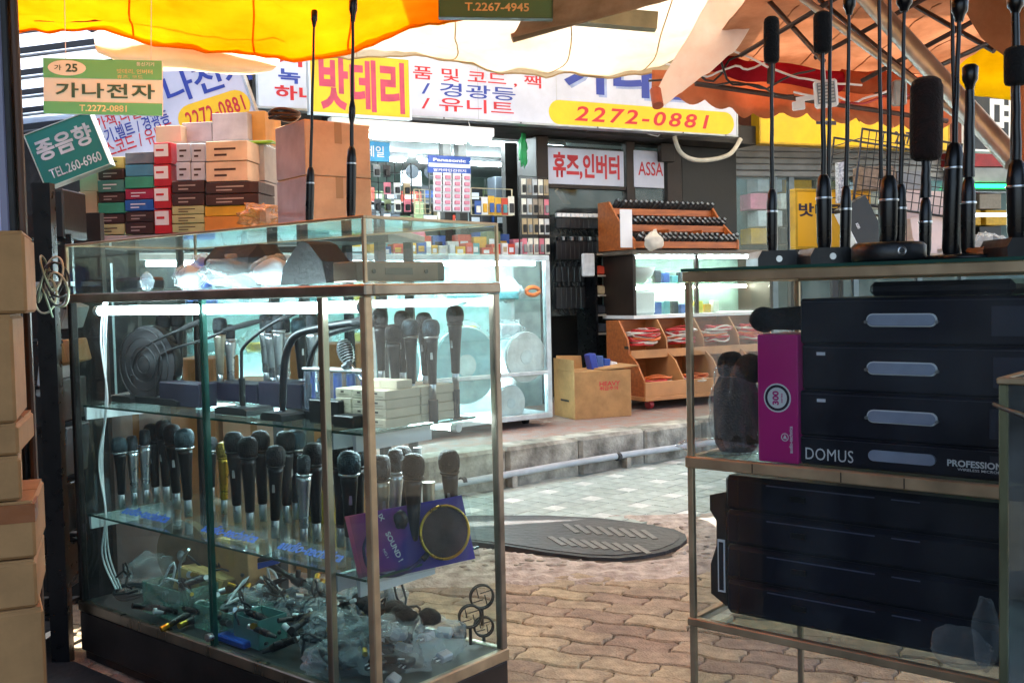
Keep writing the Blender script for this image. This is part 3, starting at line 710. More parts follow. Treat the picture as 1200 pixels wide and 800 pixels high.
# brand lettering strips lying on the middle shelf
BLU = mat('blue_print', '#1f5fd0', .5)
for i, (a, b, ya, yb) in enumerate(((128, 206, 596, 612), (222, 306, 614, 634), (318, 398, 632, 660))):
    p = C @ cl((a + b) / 2, 600, .06); x = C.inverted() @ p
    xx = at(C, (a + b) / 2, 640, .07)[0]
    M = cm(xx, .07, Z2 + .002) @ Matrix.Rotation(R(-52), 4, 'X')
    t = thing('brand_strip', f'clear plastic strip with slanted blue lettering, {ORD[i]} from the far end of the middle shelf', 'sign', M, 'lettered strips on the middle shelf')
    put('strip', MB().box(-.14, .14, -.002, 0, 0, .05), bagmat('clear_strip', .04), t)
    text(t, 'audio-technica', 0, .025, .27, .034, BLU, -.003, shear=.35, off=.025)
# --- pop filter card
P0, P1 = cl(418, 678, .012), cl(557, 655, -.0)
Mp = C @ Matrix.Translation((1.32, .06, Z2 + .001))
a = Vector(V(432, 688, 2.42)); b_ = Vector(V(557, 655, 2.62))
d = (b_ - a); yaw = math.atan2(d.y, d.x)
a = C @ Vector((CL - .13, .035, Z2 + .003)); b_ = C @ Vector((CL - .05, .33, Z2))
Mp = Matrix.Translation(a) @ Matrix.Rotation(math.atan2((b_ - a).y, (b_ - a).x) - .1, 4, 'Z') @ Matrix.Rotation(R(-9), 4, 'X') @ Matrix.Rotation(R(0), 4, 'Y')
card = thing('pop_filter_pack', 'tilted purple card pack holding a round gold pop filter in front of the microphones', 'pop filter', Mp)
def cq(px, py, y=0): x, z = at(Mp, px, py, y); return (x, z)
pts = [cq(422, 684), cq(557, 654), cq(541, 580), cq(404, 605)]
mz = min(p[1] for p in pts)
pm_, ntp, outp = newmat('purple_card'); 
pr = ntp.nodes.new('ShaderNodeBsdfPrincipled'); tc = ntp.nodes.new('ShaderNodeTexCoord'); sp = ntp.nodes.new('ShaderNodeSeparateXYZ'); nn = ntp.nodes.new('ShaderNodeTexNoise'); nn.inputs['Scale'].default_value = 9
ad = ntp.nodes.new('ShaderNodeMath'); ad.operation = 'ADD'; rp = ntp.nodes.new('ShaderNodeValToRGB')
ntp.links.new(tc.outputs['Generated'], sp.inputs[0]); ntp.links.new(tc.outputs['Object'], nn.inputs['Vector']); ntp.links.new(sp.outputs[0], ad.inputs[0]); ntp.links.new(nn.outputs[0], ad.inputs[1]); ntp.links.new(ad.outputs[0], rp.inputs[0])
rp.color_ramp.elements[0].position = .45; rp.color_ramp.elements[0].color = (*hexc('#d0637a'), 1); rp.color_ramp.elements[1].position = 1.15; rp.color_ramp.elements[1].color = (*hexc('#35208c'), 1)
e = rp.color_ramp.elements.new(.8); e.color = (*hexc('#7a2f8c'), 1); ntp.links.new(rp.outputs[0], pr.inputs[0]); pr.inputs['Roughness'].default_value = .35; ntp.links.new(pr.outputs[0], outp.inputs[0]); MATS['purple_card'] = pm_
put('card', MB().prism(pts, 0, .004), pm_, card)
put('cover', MB().prism([(x, z) for x, z in pts], -.034, -.033), bagmat('pack_film', .06), card)
cx_, cz_ = cq(518, 623); rx_ = abs(cq(546, 623)[0] - cx_); rz_ = abs(cq(518, 592)[1] - cz_)
RR = (rx_ + rz_) / 2
put('ring', MB().tube([(cx_ + math.cos(k / 40 * 6.2832) * rx_, -.018, cz_ + math.sin(k / 40 * 6.2832) * rz_) for k in range(41)], .0042, 10), GOLD, card)
put('mesh_disc', MB().prism([(cx_ + math.cos(k / 40 * 6.2832) * rx_, cz_ + math.sin(k / 40 * 6.2832) * rz_) for k in range(40)], -.019, -.017), mat('brown_nylon_mesh', '#4d3428', .8, 0, .3, 20, .3, bscale=300), card)
put('clamp', MB().cyl((*[cq(498, 648)[0], -.018], cq(498, 648)[1]), (cq(492, 655)[0], -.018, cq(492, 655)[1]), .008), BLACKM, card)
GP = [cq(*p) for p in ((494, 652), (476, 668), (455, 674), (432, 668), (424, 645), (428, 628))]
put('gooseneck', MB().tube([cr([Vector((x, -.014, z)) for x, z in GP], k / 24) for k in range(25)], .0045, 8), mat('blue_goose', '#39396b', .35, .6), card)
put('foam_clamp', MB().blob((cq(466, 608)[0], -.02, cq(466, 608)[1]), (.02, .012, .022), 4, .2, 3, 8), BLACKM, card)
tx = cq(462, 640); text(card, 'SOUND !', tx[0], tx[1], .085, .015, WHITEP, -.0006, rot=R(-68), off=.03)
tx = cq(447, 606); text(card, 'IX', tx[0], tx[1], .018, .012, WHITEP, -.0006, rot=R(-68), off=.03)
tx = cq(452, 648); text(card, 'NO.1', tx[0], tx[1], .025, .007, WHITEP, -.0006, rot=R(-68), off=.01)
# yellow box and carton between microphones
x0 = at(C, 324, 600, .3)[0]; x1 = at(C, 362, 600, .3)[0]
t = thing('yellow_box', 'small yellow box with a dark oval print behind the middle-shelf microphones', 'box', cm(x0, .38, Z2))
put('carton', MB().box(0, x1 - x0, 0, .05, 0, at(C, 340, 572, .38)[1] - Z2, .002), mat('mustard_print', '#b0922f', .6), t)
put('print', MB().tube([((x1 - x0) / 2 + math.cos(k / 20 * 6.28) * .02, -.001, .035 + math.sin(k / 20 * 6.28) * .018) for k in range(21)], .002, 6), BLACK, t)
# --- floor of the cabinet: brown speaker, carton, bins, bags, cables, adapters
t = thing('round_speaker', 'round brown loudspeaker driver standing on the cabinet floor at its far end', 'speaker', cm(.21, .27, Z0 + .125, 12))
put('basket', MB().lathe([(.122, 0), (.122, -.03), (.06, -.07), (0, -.07)], 30, RX), mat('tan_basket', '#8a6a4c', .6), t)
put('cone', MB().lathe([(0, .002), (.02, .008), (.03, -.012), (.108, .004), (.1215, .005)], 30, RX), mat('brown_paper_cone', '#7a5c42', .8, 0, .2, 20, .2), t)
put('dust_cap', MB().lathe([(0, .02), (.012, .017), (.022, .0085)], 20, RX), SILVER, t)
def carton(label, M, w_, d_, h_, m=CARD, seam=True, name='cardboard_box', cat='box', group=None, tape=True):
    t = thing(name, label, cat, M, group)
    put('carton', MB().box(0, w_, 0, d_, .0005, h_ - .001, .0025), m, t)
    if seam:
        put('flap', MB().box(.003, w_ - .003, .003, d_ / 2 - .001, h_ - .0008, h_ + .0012), m, t); put('flap', MB().box(.003, w_ - .003, d_ / 2 + .001, d_ - .003, h_ - .0008, h_ + .0012), m, t)
    if tape: put('tape', MB().box(w_ / 2 - .015, w_ / 2 + .015, -.0008, -.0002, h_ * .55, h_ - .002), TAPE, t)
    return t
carton('small yellow-brown carton tilted in front of the brown loudspeaker', cm(.33, .15, Z0 + .06, 25) @ Matrix.Rotation(R(14), 4, 'Y') @ Matrix.Rotation(R(-10), 4, 'X'), .17, .11, .075, mat('yellow_kraft', '#b7965a', .8))
carton('plain brown carton standing behind the tilted one on the cabinet floor', cm(.36, .3, Z0, 5), .16, .08, .2, CARD)
GREENC = mat('clear_green_bin', '#5f8f7d', .25, 0, .1, 5, .03)
def bin_(label, M, w_, d_, h_, m):
    t = thing('plastic_bin', label, 'bin', M, 'plastic bins on the cabinet floor')
    put('bottom', MB().box(0, w_, 0, d_, 0, .004), m, t)
    for (a, b, c, d) in ((0, w_, 0, .003), (0, w_, d_ - .003, d_), (0, .003, .0035, d_ - .0035), (w_ - .003, w_, .0035, d_ - .0035)): put('side', MB().box(a, b, c, d, .0045, h_), m, t)
    return t
bin_('green clear plastic bin of parts near the far post', cm(.3, .06, Z0), .22, .14, .1, bagmat('green_film', .5, (.25, .5, .38)))
bin_('small green plastic tub beside the blue lid', cm(.8, .06, Z0), .12, .1, .085, mat('teal_plastic', '#5f9a92', .35))
bin_('larger clear bin full of adapters in the middle of the cabinet floor', cm(.58, .07, Z0), .2, .15, .075, bagmat('green_film'))
solo('blue_tray', MB().box(0, .14, 0, .07, 0, .02, .004), mat('blue_plastic', '#1c4fb4', .35), 'bright blue flat plastic tray lying on the cabinet floor', 'tray', cm(.74, .035, Z0))
solo('desk_lamp', MB().tube([cr([Vector(p) for p in ((0, 0, 0), (0, 0, .1), (.01, 0, .15), (.06, 0, .2))], k / 20) for k in range(21)], .005, 8).lathe([(0, 0), (.03, 0), (.03, .01), (0, .012)], 16), SILVER, 'thin bent silver gooseneck arm standing before the brown loudspeaker', 'gooseneck arm', cm(.36, .16, Z0))
# black connectors and small adapters lying in a heap
CK = [('all-black', BLACKM), ('gold-sleeved', GOLD), ('silver-sleeved', SILVER), ('grey-booted', RUBBER), ('white-sleeved', WHITEP)]
ZN = ['beside the yellow-brown carton', 'under the golden microphone', 'below the stand rod', 'behind the mullion', 'near the corner post']
def connector(M, lab, s=1, m2=SILVER):
    t = thing('connector', lab, 'connector', M @ Matrix.Scale(s, 4), 'connectors heaped on the cabinet floor')
    put('shell', MB().cyl((0, 0, .011), (.05, 0, .011), .011, 12, r1=.009), BLACKM, t)
    put('sleeve', MB().cyl((.0503, 0, .011), (.075, 0, .011), .0085, 12), m2, t)
    put('boot', MB().cyl((-.03, 0, .011), (-.0003, 0, .011), .005, 10, r1=.009), RUBBER, t)
    return t
k = 0
for i in range(120):
    x = random.uniform(.3, 1.3); y = random.uniform(.05, .4); z = Z0 + random.uniform(0, .1) * (1 if y > .12 else .5)
    connector(cm(x, y, z, random.uniform(0, 360), random.uniform(.7, 1.2)) @ Matrix.Rotation(R(random.uniform(-30, 20)), 4, 'Y'), f'{CK[i % 5][0]} plug connector in the heap, {"front" if y < .22 else "rear"} half, {ZN[min(4, max(0, int((x - .4) / .18)))]}', 1, CK[i % 5][1])
def bag(label, M, r, seed, m=BAG, n=26):
    return solo('plastic_bag', MB().blob((0, 0, r[2] * .8), r, seed, .17, 2.6, n), m, label, 'plastic bag', M, 'plastic bags in the cabinet')
bl = ['crumpled clear bag heaped over adapters in the middle of the cabinet floor', 'clear bag of white parts behind the green tub', 'shiny crumpled clear bag right behind the corner post', 'big clear bag of black gadgets at the street end of the cabinet floor', 'small clear bag leaning on the shock mounts', 'clear bag lying on the long black rod', 'loose clear bag near the corner post, low by the glass', 'clear film bag in the rear of the cabinet floor']
for i, (x, y, r) in enumerate(((.72, .2, (.1, .08, .06)), (.86, .3, (.1, .09, .07)), (1.14, .16, (.09, .09, .07)), (1.3, .2, (.11, .14, .07)), (1.38, .33, (.06, .07, .06)), (.98, .3, (.1, .1, .07)), (1.24, .08, (.09, .05, .05)), (1.05, .38, (.12, .07, .08)))):
    bag(bl[i], cm(x, y, Z0, i * 40), r, i + 3)
WPLUG = mat('white_plug', '#c9ccd2', .4)
for i in range(26):
    x = random.uniform(1.0, 1.42); y = random.uniform(.06, .42); z = Z0 + random.uniform(.0, .07)
    t = thing('power_adapter', f'small {("black", "white", "grey")[i % 3]} power adapter among the clear bags, {"near the corner post" if x < 1.14 else "mid street end" if x < 1.28 else "by the shock mounts"}, {"front" if y < .24 else "rear"} side', 'adapter', cm(x, y, z, random.uniform(0, 360)) @ Matrix.Rotation(R(random.uniform(-40, 40)), 4, 'X'), 'small adapters in the clear bags')
    put('body', MB().box(0, .045, 0, .03, 0, .022, .004), (BLACK, WPLUG, RUBBER)[i % 3], t); put('pin', MB().cyl((.045, .009, .011), (.062, .009, .011), .0025, 8), SILVER, t); put('pin', MB().cyl((.045, .021, .011), (.062, .021, .011), .0025, 8), SILVER, t)
for i in range(7):
    t = solo('black_foam_cover', MB().blob((0, 0, .02), (.035, .028, .022), i, .12, 1.5, 8), FOAM, f'rounded black foam windscreen on the bag heap, {ORD[i]} towards the shock mounts', 'windscreen', cm(1.1 + i * .045, .30 - .02 * (i % 3), Z0 + .1), 'black windscreens on the heap')
for i, (px, py, rr_) in enumerate(((566, 738, .034), (552, 748, .032), (568, 762, .028))):
    y = max(fity(px, .30 - i * .05), .1); x = at(C, px, py, y)[0]
    t = thing('shock_mount', ('round spider shock mount standing highest at the street end', 'round spider shock mount leaning on the highest one', 'round spider shock mount lowest by the end glass')[i], 'shock mount', cm(x, y, Z0 + .13 - i * .045, 55), 'spider shock mounts')
    for q in (0, .012): put('hoop', MB().tube([(math.cos(a / 24 * 6.2832) * rr_, q, math.sin(a / 24 * 6.2832) * rr_) for a in range(25)], .003, 6), BLACK, t)
    for a in range(4): put('elastic', MB().cyl((math.cos(a * 1.57 + .5) * rr_, .006, math.sin(a * 1.57 + .5) * rr_), (math.cos(a * 1.57 + 2) * .01, .006, math.sin(a * 1.57 + 2) * .01), .0015, 6), RUBBER, t)
    put('stem', MB().cyl((0, .006, -rr_), (0, .006, -rr_ - .05), .005), BLACK, t)
t = thing('tripod_rod', 'long black folded microphone stand rod laid across the heap', 'stand', cm(.78, .3, Z0 + .13, -6) @ Matrix.Rotation(R(8), 4, 'Y'))
put('rod', MB().cyl((-.2, 0, 0), (.3, 0, 0), .009), BLACKM, t); put('collar', MB().cyl((.0, 0, 0), (.05, 0, 0), .015), BLACK, t); put('knob', MB().cyl((.02, 0, 0), (.02, 0, .035), .008), BLACK, t)
t = thing('cable_clip', 'blue and black clamp clip on the end of the stand rod', 'clip', cm(.62, .28, Z0 + .14, 30)); put('jaw', MB().prism([(0, 0), (.07, .02), (.075, .035), (.0, .02)], 0, .02), mat('blue_plastic'), t); put('jaw', MB().prism([(0, .021), (.07, .036), (.06, .06), (.0, .035)], 0, .02), BLACK, t)
for i, (x, y) in enumerate(((.17, .1), (.25, .28), (.68, .35))):
    solo('cable_coil', MB().tube([p for p in coil((0, 0, 0), .07, 4, .005, i, .05)], .005, 6), (BLACK, RUBBER, BLACK)[i], ('coiled black cable on the cabinet floor beside the white cables', 'coiled grey cable under the brown loudspeaker', 'coiled black cable near the stand clip')[i], 'cable', cm(x, y, Z0))
for i in range(24):
    x, y = random.uniform(.15, 1.2), random.uniform(.08, .38); a_ = random.uniform(0, 6.28); L_ = random.uniform(.12, .25)
    solo('loose_cable', MB().tube(wander((0, 0, .0), (L_ * math.cos(a_) * .8, L_ * math.sin(a_) * .4, .0), 18, .05, i * 3, -.05), .0038, 6), (BLACK, RUBBER, WHITEP, BLACK)[i % 4], f'{("black", "grey", "white", "black")[i % 4]} loose cable looping over the heap, {ORD[i]} counted from all loops', 'cable', cm(x, y, Z0 + random.uniform(.03, .08)), 'loose cables over the cabinet heap')
for i in range(14):
    x, y = random.uniform(.55, 1.3), random.uniform(.1, .4)
    t = thing('metal_clamp', 'small bright metal clamp lying in the heap ' + ('near the golden microphone' if x < .8 else 'behind the mullion' if x < 1.05 else 'behind the corner post') + (', front half' if y < .25 else ', rear half'), 'clamp', cm(x, y, Z0 + random.uniform(.03, .1), random.uniform(0, 360)) @ Matrix.Rotation(R(random.uniform(-50, 50)), 4, 'X'), 'metal clamps in the heap')
    put('hoop', MB().tube([(math.cos(a / 14 * 5) * .016, math.sin(a / 14 * 5) * .016, 0) for a in range(15)], .0035, 6), SILVER, t); put('screw', MB().cyl((.016, 0, 0), (.045, .004, 0), .004, 8), ALU, t)
bag('clear bag on the cabinet floor beside the white cables', cm(.12, .2, Z0), (.08, .09, .07), 21)
# --- the clear case on top
UZ = ZU + .005
GREYF = mat('grey_fabric', '#2f2c2f', .9, 0, .25, 12, .4)
def wrapped(label, x, y, r, seed, m=GREYF, bagged=True, shp=None):
    t = thing('wrapped_item', label, 'package', cm(x, y, UZ), 'bagged goods in the top case')
    put('item', shp or MB().blob((0, 0, r[2] * .85), (r[0] * .86, r[1] * .86, r[2] * .86), seed, .12, 1.5, 12), m, t)
    if bagged: put('film', MB().blob((0, 0, r[2] * .9), r, seed + 5, .16, 3, 16), BAG, t)
    return t
wrapped('pair of dark cases at the far end of the top case', .12, .2, (.07, .06, .026), 1, BLACK, False, MB().box(-.08, .08, -.05, .05, 0, .045, .01))
wrapped('clear tumbler-shaped plastic piece near the far end of the top case', .3, .12, (.02, .02, .03), 2, bagmat('clear_case'))
wrapped('bright blue bagged item standing in the top case', .42, .25, (.06, .05, .06), 6, mat('blue_plastic'))
wrapped('wide grey fabric pouch in a clear bag in the top case', .72, .2, (.16, .1, .055), 8, GREYF, True, MB().box(-.15, .15, -.07, .07, 0, .125, .04))
wrapped('clear bag of white parts beside the grey pouch', .55, .12, (.05, .05, .04), 9, WPLUG)
wrapped('rounded grey triangular pouch near the corner of the top case', 1.08, .18, (.09, .07, .06), 10, GREYF, False, MB().prism([(-.1, 0), (.1, 0), (.085, .06), (.03, .11), (0, .12), (-.03, .1), (-.085, .05)], -.05, .05))
wrapped('clear crumpled bag between the two grey pouches', .93, .15, (.07, .06, .045), 12, WPLUG)
wrapped('black coiled cable pack near the corner edge of the top case', 1.3, .12, (.06, .05, .02), 13, BLACK, False, MB().tube(coil((0, 0, 0), .05, 3, .005, 3, .012), .005, 6))
wrapped('dark flat case in the rear of the top case', 1.25, .36, (.1, .08, .03), 14, mat('brown_grey', '#5a5048', .6), False, MB().box(-.12, .1, -.06, .06, 0, .055, .006))
x0, z0 = at(C, 449, 326, .2); 
t = thing('receiver_unit', 'brown-grey metal receiver box lying at the street end of the top case', 'receiver', cm(CL - .1, .06, UZ, 90))
put('case', MB().box(0, .30, 0, .09, 0, .052, .003), mat('brown_receiver', '#7c6a5c', .5, .3), t); put('display', MB().box(.1, .2, -.001, -.0002, .018, .036), mat('display', '#3f362f', .3), t)
for x in (.06, .25): put('screw', MB().cyl((x, -.003, .027), (x, -.0002, .027), .006), BLACK, t)
for i in range(5):
    solo('price_tag', MB().box(-.02, .02, 0, .002, 0, .028), PAPER, f'small white card standing in the top case, {ORD[i]} from the far end', 'card', cm(.2 + i * .24, .42, UZ, random.uniform(-20, 20)), 'white cards in the top case')
t = solo('clear_acrylic_tray', MB().box(.02, 1.3, .40, .403, 0, .1).box(.02, 1.3, .3, .4, .06, .063), bagmat('clear_case'), 'long clear acrylic riser in the rear of the top case', 'tray', cm(.05, .03, UZ))

# ------------------------------------------------------------------ gooseneck microphones standing on the cabinet
def bigmic(label, px, Ydep, topz, pyhead, pyhand, head_r, neck_r, hand_r, base, lean=0, foam=False, group='gooseneck microphones on the cabinet tops', swell=None, px_top=None, hexb=True):
    """vertical gooseneck microphone: all heights read from the photograph at depth Y"""
    p = V(px, pyhand[1], Ydep); t = thing('gooseneck_microphone', label, 'microphone', Matrix.Translation((p.x, Ydep, topz)), group)
    zz = lambda py: V(px, py, Ydep).z - topz
    xt = (V(px_top, pyhead[0], Ydep).x - p.x) if px_top is not None else -.022 * (zz(pyhead[0]) - zz(pyhand[1])) + .0224 * 0
    bz = 0
    if base == 'box':
        put('base', MB().prism([(-.04, 0), (.04, 0), (.04, .016), (.032, .03), (-.032, .03), (-.04, .016)], -.05, .05), BLACK, t); put('button', MB().cyl((0, -.052, .014), (0, -.0503, .014), .006), SILVER, t); bz = .03
    elif base == 'disc':
        put('base', MB().lathe([(0, 0), (.06, 0), (.063, .005), (.063, .028), (.057, .034), (0, .035)], 32), BLACK, t); put('button', MB().lathe([(.005, -.0), (.007, -.001), (.008, 0)], 16, Matrix.Translation((0, -.0632, .018)) @ RX), SILVER, t); bz = .035
    elif base == 'small':
        put('base', MB().lathe([(0, 0), (.022, 0), (.022, .004), (.012, .008), (0, .008)], 20), BLACK, t); bz = .008
    elif base == 'flat':
        put('base', MB().lathe([(0, 0), (.05, 0), (.05, .006), (.02, .010), (0, .010)], 28), BLACK, t); bz = .010
    zh = max(zz(pyhand[0]), bz + .02); xf = lambda z: xt * (z - bz) / max(.05, zz(pyhead[0]) - bz)
    hb = MB(); hb.tube([(xf(z), 0, z) for z in (bz + .0005, bz + .012, zh * .5 + bz * .5, zh - .03, zh - .008, zh)], [hand_r * k for k in (.8, .95, 1, 1, .8, .5)], 8 if hexb else 14); put('handle', hb, BLACKM, t)
    put('ring', MB().lathe([(hand_r * 1.03, 0), (hand_r * 1.07, .002), (hand_r * 1.03, .004)], 14, Matrix.Translation((xf(zh - .045), 0, zh - .045))), SILVER, t)
    z1 = zz(pyhead[1]); z0 = zh + .0005; pts = []; rr = []
    for k in range(17):
        z = lerp(z0, z1, k / 16); pts.append((xf(z) + .0004 * math.sin(k * .9 + px), 0, z)); r = neck_r * lerp(1.25, .9, k / 16)
        if swell and abs(k / 16 - swell) < .05: r *= 1.8
        rr.append(r)
    put('gooseneck', MB().tube(pts, rr, 8), BLACKM, t)
    zt_ = zz(pyhead[0]); hp = []; hr = []
    prof = ((0, .7), (.03, .95), (.1, 1.04), (.5, 1.06), (.88, 1.04), (.96, .9), (1, .6)) if foam else ((0, .5), (.25, .7), (.4, 1), (.9, 1.05), (1, .7))
    for f, k in prof: z = lerp(z1, zt_, f); hp.append((xf(z), 0, z)); hr.append(head_r * k)
    put('windscreen' if foam else 'head', MB().tube(hp, hr, 16), FOAM if foam else GRILLE if False else BLACKM, t)
    return t
pt = C @ Vector((1.18, .2, 0))
bigmic('slim straight gooseneck microphone left of the taller one on the lit cabinet', 362, (C @ Vector((1.22, .18, 0))).y, ZT, (12, 32), (196, 249), .0085, .0036, .0115, 'none', px_top=368.5)
bigmic('tallest gooseneck microphone on a flat base at the lit cabinet\'s top corner', 411, (C @ Vector((1.38, .12, 0))).y, ZT, (-8, 26), (172, 246), .0105, .0042, .0125, 'small', swell=.3, px_top=414)
# ================================================================== RIGHT GLASS CABINET
DL, DW, DT = 1.2, .5, 1.236
D = frame((V(803, 400, 2.0).x, 2.0, 0), -40)
rc = thing('glass_display_cabinet', 'plain glass display cabinet packed with black hard cases and topped by microphones', 'display cabinet', D)
GLR = glass('plain_glass', (.93, .95, .95), .02, .7, .012)
zr = .868; zb = .55
put('base', MB().box(.005, DL - .005, .005, DW - .005, 0, .2, .004), mat('base_panel'), rc)
for x in (0, DL - .012):
    for y in (0, DW - .012): put('post', MB().box(x, x + .012, y, y + .012, .2, DT - .02, .0015), BRASSY, rc)
for z, h in ((DT - .0195, .0195), (zr - .012, .022), (zb - .006, .016), (.201, .02)):
    put('rail', MB().box(-.003, DL, -.004, .0135, z, z + h, .002), BRASSY, rc)
    put('rail', MB().box(-.003, .0135, .014, DW - .014, z, z + h, .002), BRASSY, rc)
    put('rail', MB().box(-.003, DL, DW - .0135, DW + .003, z, z + h, .002), BRASSY, rc)
for z in (zr, zb): put('glass_shelf', MB().box(.014, DL - .014, .014, DW - .014, z + .001, z + .007), GLASSG, rc)
pane(.013, DL - .013, .003, .007, .222, DT - .02, GLR, 'pane', rc); pane(.003, .007, .0135, DW - .0135, .222, DT - .02, GLR, 'pane', rc)
pane(.013, DL - .013, DW - .007, DW - .003, .222, DT - .02, GLR, 'pane', rc)
put('top_glass', MB().box(-.004, DL, -.005, DW + .004, DT + .0002, DT + .006), glass('green_top_glass', (.45, .62, .55), .03, 1, .06), rc)
put('top_glass_edge', MB().box(-.004, DL, -.0065, -.0052, DT + .0002, DT + .006), mat('green_glass_edge'), rc)
for k in range(8):
    x = .14 + k * .14 + (.03 if k % 2 else 0); put('rail_joint', MB().box(x, x + .002, -.0047, -.0042, zr - .01, zr + .008), mat('dark_seam', '#3a2a1c'), rc)
def dm(x, y, z, rot=0): return D @ Matrix.Translation((x, y, z)) @ Matrix.Rotation(R(rot), 4, 'Z')
def dz(px, py, y): return at(D, px, py, y)
NAVY = mat('navy_black_carton', '#0a0c20', .45, 0, .2, 8, .08, spec=.3)
HND = mat('pale_handle', '#9aa2b8', .4, 0, .08, 20, .04)
yf = .04; xL = dz(938, 450, yf)[0]
tops = [dz(938, 350, yf)[1], dz(938, 403, yf)[1], dz(938, 457, yf)[1], dz(938, 510, yf)[1], zr + .0085]
names = ['topmost glossy black hard-case carton with a pale handle', 'second black hard-case carton from the top, with a tiny white sticker', 'third black hard-case carton from the top, sticker near its left corner', 'lowest black hard-case carton, lettered DOMUS beside its handle']
W4 = .62
for i in range(4):
    z1, z0 = tops[i], tops[i + 1] + .001
    t = thing('hard_case', names[i], 'case', D @ Matrix.Translation((xL + (0, .002, -.003, -.002)[i], yf + (0, .003, 0, -.002)[i], z0)), 'black hard-case cartons on the upper shelf')
    h = z1 - z0; put('carton', MB().box(0, W4, 0, .3, 0, h, .004), NAVY, t)
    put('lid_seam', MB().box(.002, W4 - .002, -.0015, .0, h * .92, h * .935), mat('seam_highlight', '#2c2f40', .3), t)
    M = t.matrix_world; hx0 = at(M, 1018, 430, 0)[0]; hx1 = at(M, 1097, 430, 0)[0]; hz = h * .52; hh = .0095
    def pill(x0, x1, zc, r, y0, y1, n=8):
        return MB().prism([(x1 - r + r * math.cos(a), zc + r * math.sin(a)) for a in [(-.5 + k / n) * math.pi for k in range(n + 1)]] + [(x0 + r + r * math.cos(a), zc + r * math.sin(a)) for a in [(.5 + k / n) * math.pi for k in range(n + 1)]], y0, y1)
    hd = put('handle', pill(hx0, hx1, hz, hh, -.006, -.001), HND, t)
    if i < 3:
        put('handle_rim', pill(hx0 - .003, hx1 + .003, hz, hh + .002, -.003, -.0008), WHITEP, hd)
        for x in (hx0 - .003, hx1 + .003): put('rivet', MB().cyl((x, -.007, hz - .003), (x, -.001, hz - .003), .003, 8), SILVER, hd)
    if i in (1, 2): put('sticker', MB().box(*sorted((at(M, 957, 416, 0)[0], at(M, 967, 416, 0)[0])), -.0008, -.0001, h * .76, h * .83), PAPER, t)
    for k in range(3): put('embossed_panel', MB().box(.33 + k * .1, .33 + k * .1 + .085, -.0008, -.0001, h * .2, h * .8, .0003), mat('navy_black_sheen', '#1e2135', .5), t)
    if i == 3:
        tpx(t, 'DOMUS', (944, 526, 1000, 540), WHITEP, -.001, off=0, spacing=1.05); tpx(t, 'PROFESSIONAL', (1110, 541, 1190, 549), WHITEP, -.001, off=.03)
        tpx(t, 'WIRELESS MICROPHONE', (1122, 551, 1190, 554), WHITEP, -.001, off=.01)
for i, lab in enumerate(('black pouch squeezed above the topmost hard case', 'second black pouch squeezed above the topmost hard case, farther along')):
    solo('black_pouch', MB().box(.12 + i * .26, .36 + i * .26, .06, .28, 0, DT - .022 - tops[0] - .008, .008), NAVY, lab, 'pouch', D @ Matrix.Translation((xL, 0, tops[0] + .002)))
# magenta microphone carton
xa_, xb_ = dz(888, 460, .03)[0], dz(935, 460, .03)[0]; zt_ = dz(911, 392, .03)[1]
t = thing('magenta_box', 'tall magenta carton with a round white 300 emblem', 'box', D @ Matrix.Translation((xa_, .03, zr + .0085)))
MAG = mat('magenta_print', '#c41d80', .4, 0, .08, 9, .04); hM = zt_ - zr - .0085
put('carton', MB().box(0, xb_ - xa_, 0, .12, 0, hM, .0015), MAG, t)
M = t.matrix_world; ex, ez = at(M, 911, 466, 0)
def disc(cx, cz, r, y0, y1, n=28): return MB().prism([(cx + r * math.cos(k / n * 6.28318), cz + r * math.sin(k / n * 6.28318)) for k in range(n)], y0, y1)
def annulus(cx, cz, r0_, r1_, y, n=36):
    vs = [(cx + r * math.cos(k / n * 6.28318), y, cz + r * math.sin(k / n * 6.28318)) for r in (r0_, r1_) for k in range(n)]
    return MB().add(vs, [(k, (k + 1) % n, n + (k + 1) % n, n + k) for k in range(n)])
er = .027
put('emblem', disc(ex, ez, er, -.0008, -.0001), WHITEP, t); put('emblem_band', annulus(ex, ez, er * .72, er * .9, -.0011), mat('dark_print', '#2a1c34'), t)
text(t, '300', ex - .003, ez, .026, .013, MAG, -.0013, rot=R(90), off=.04); text(t, 'series', ex + .009, ez, .018, .004, MAG, -.0013, rot=R(90), off=.02)
l1 = at(M, 927, 515, 0); text(t, 'audio-technica', l1[0], l1[1], .05, .007, WHITEP, -.0009, rot=R(90), off=.02)
l2 = at(M, 920, 512, 0); put('logo_ring', annulus(l2[0], l2[1], .006, .0075, -.0009), WHITEP, t); put('logo_mark', MB().prism([(l2[0] - .004, l2[1] - .003), (l2[0] + .004, l2[1] - .003), (l2[0], l2[1] + .005)], -.001, -.0008), WHITEP, t)
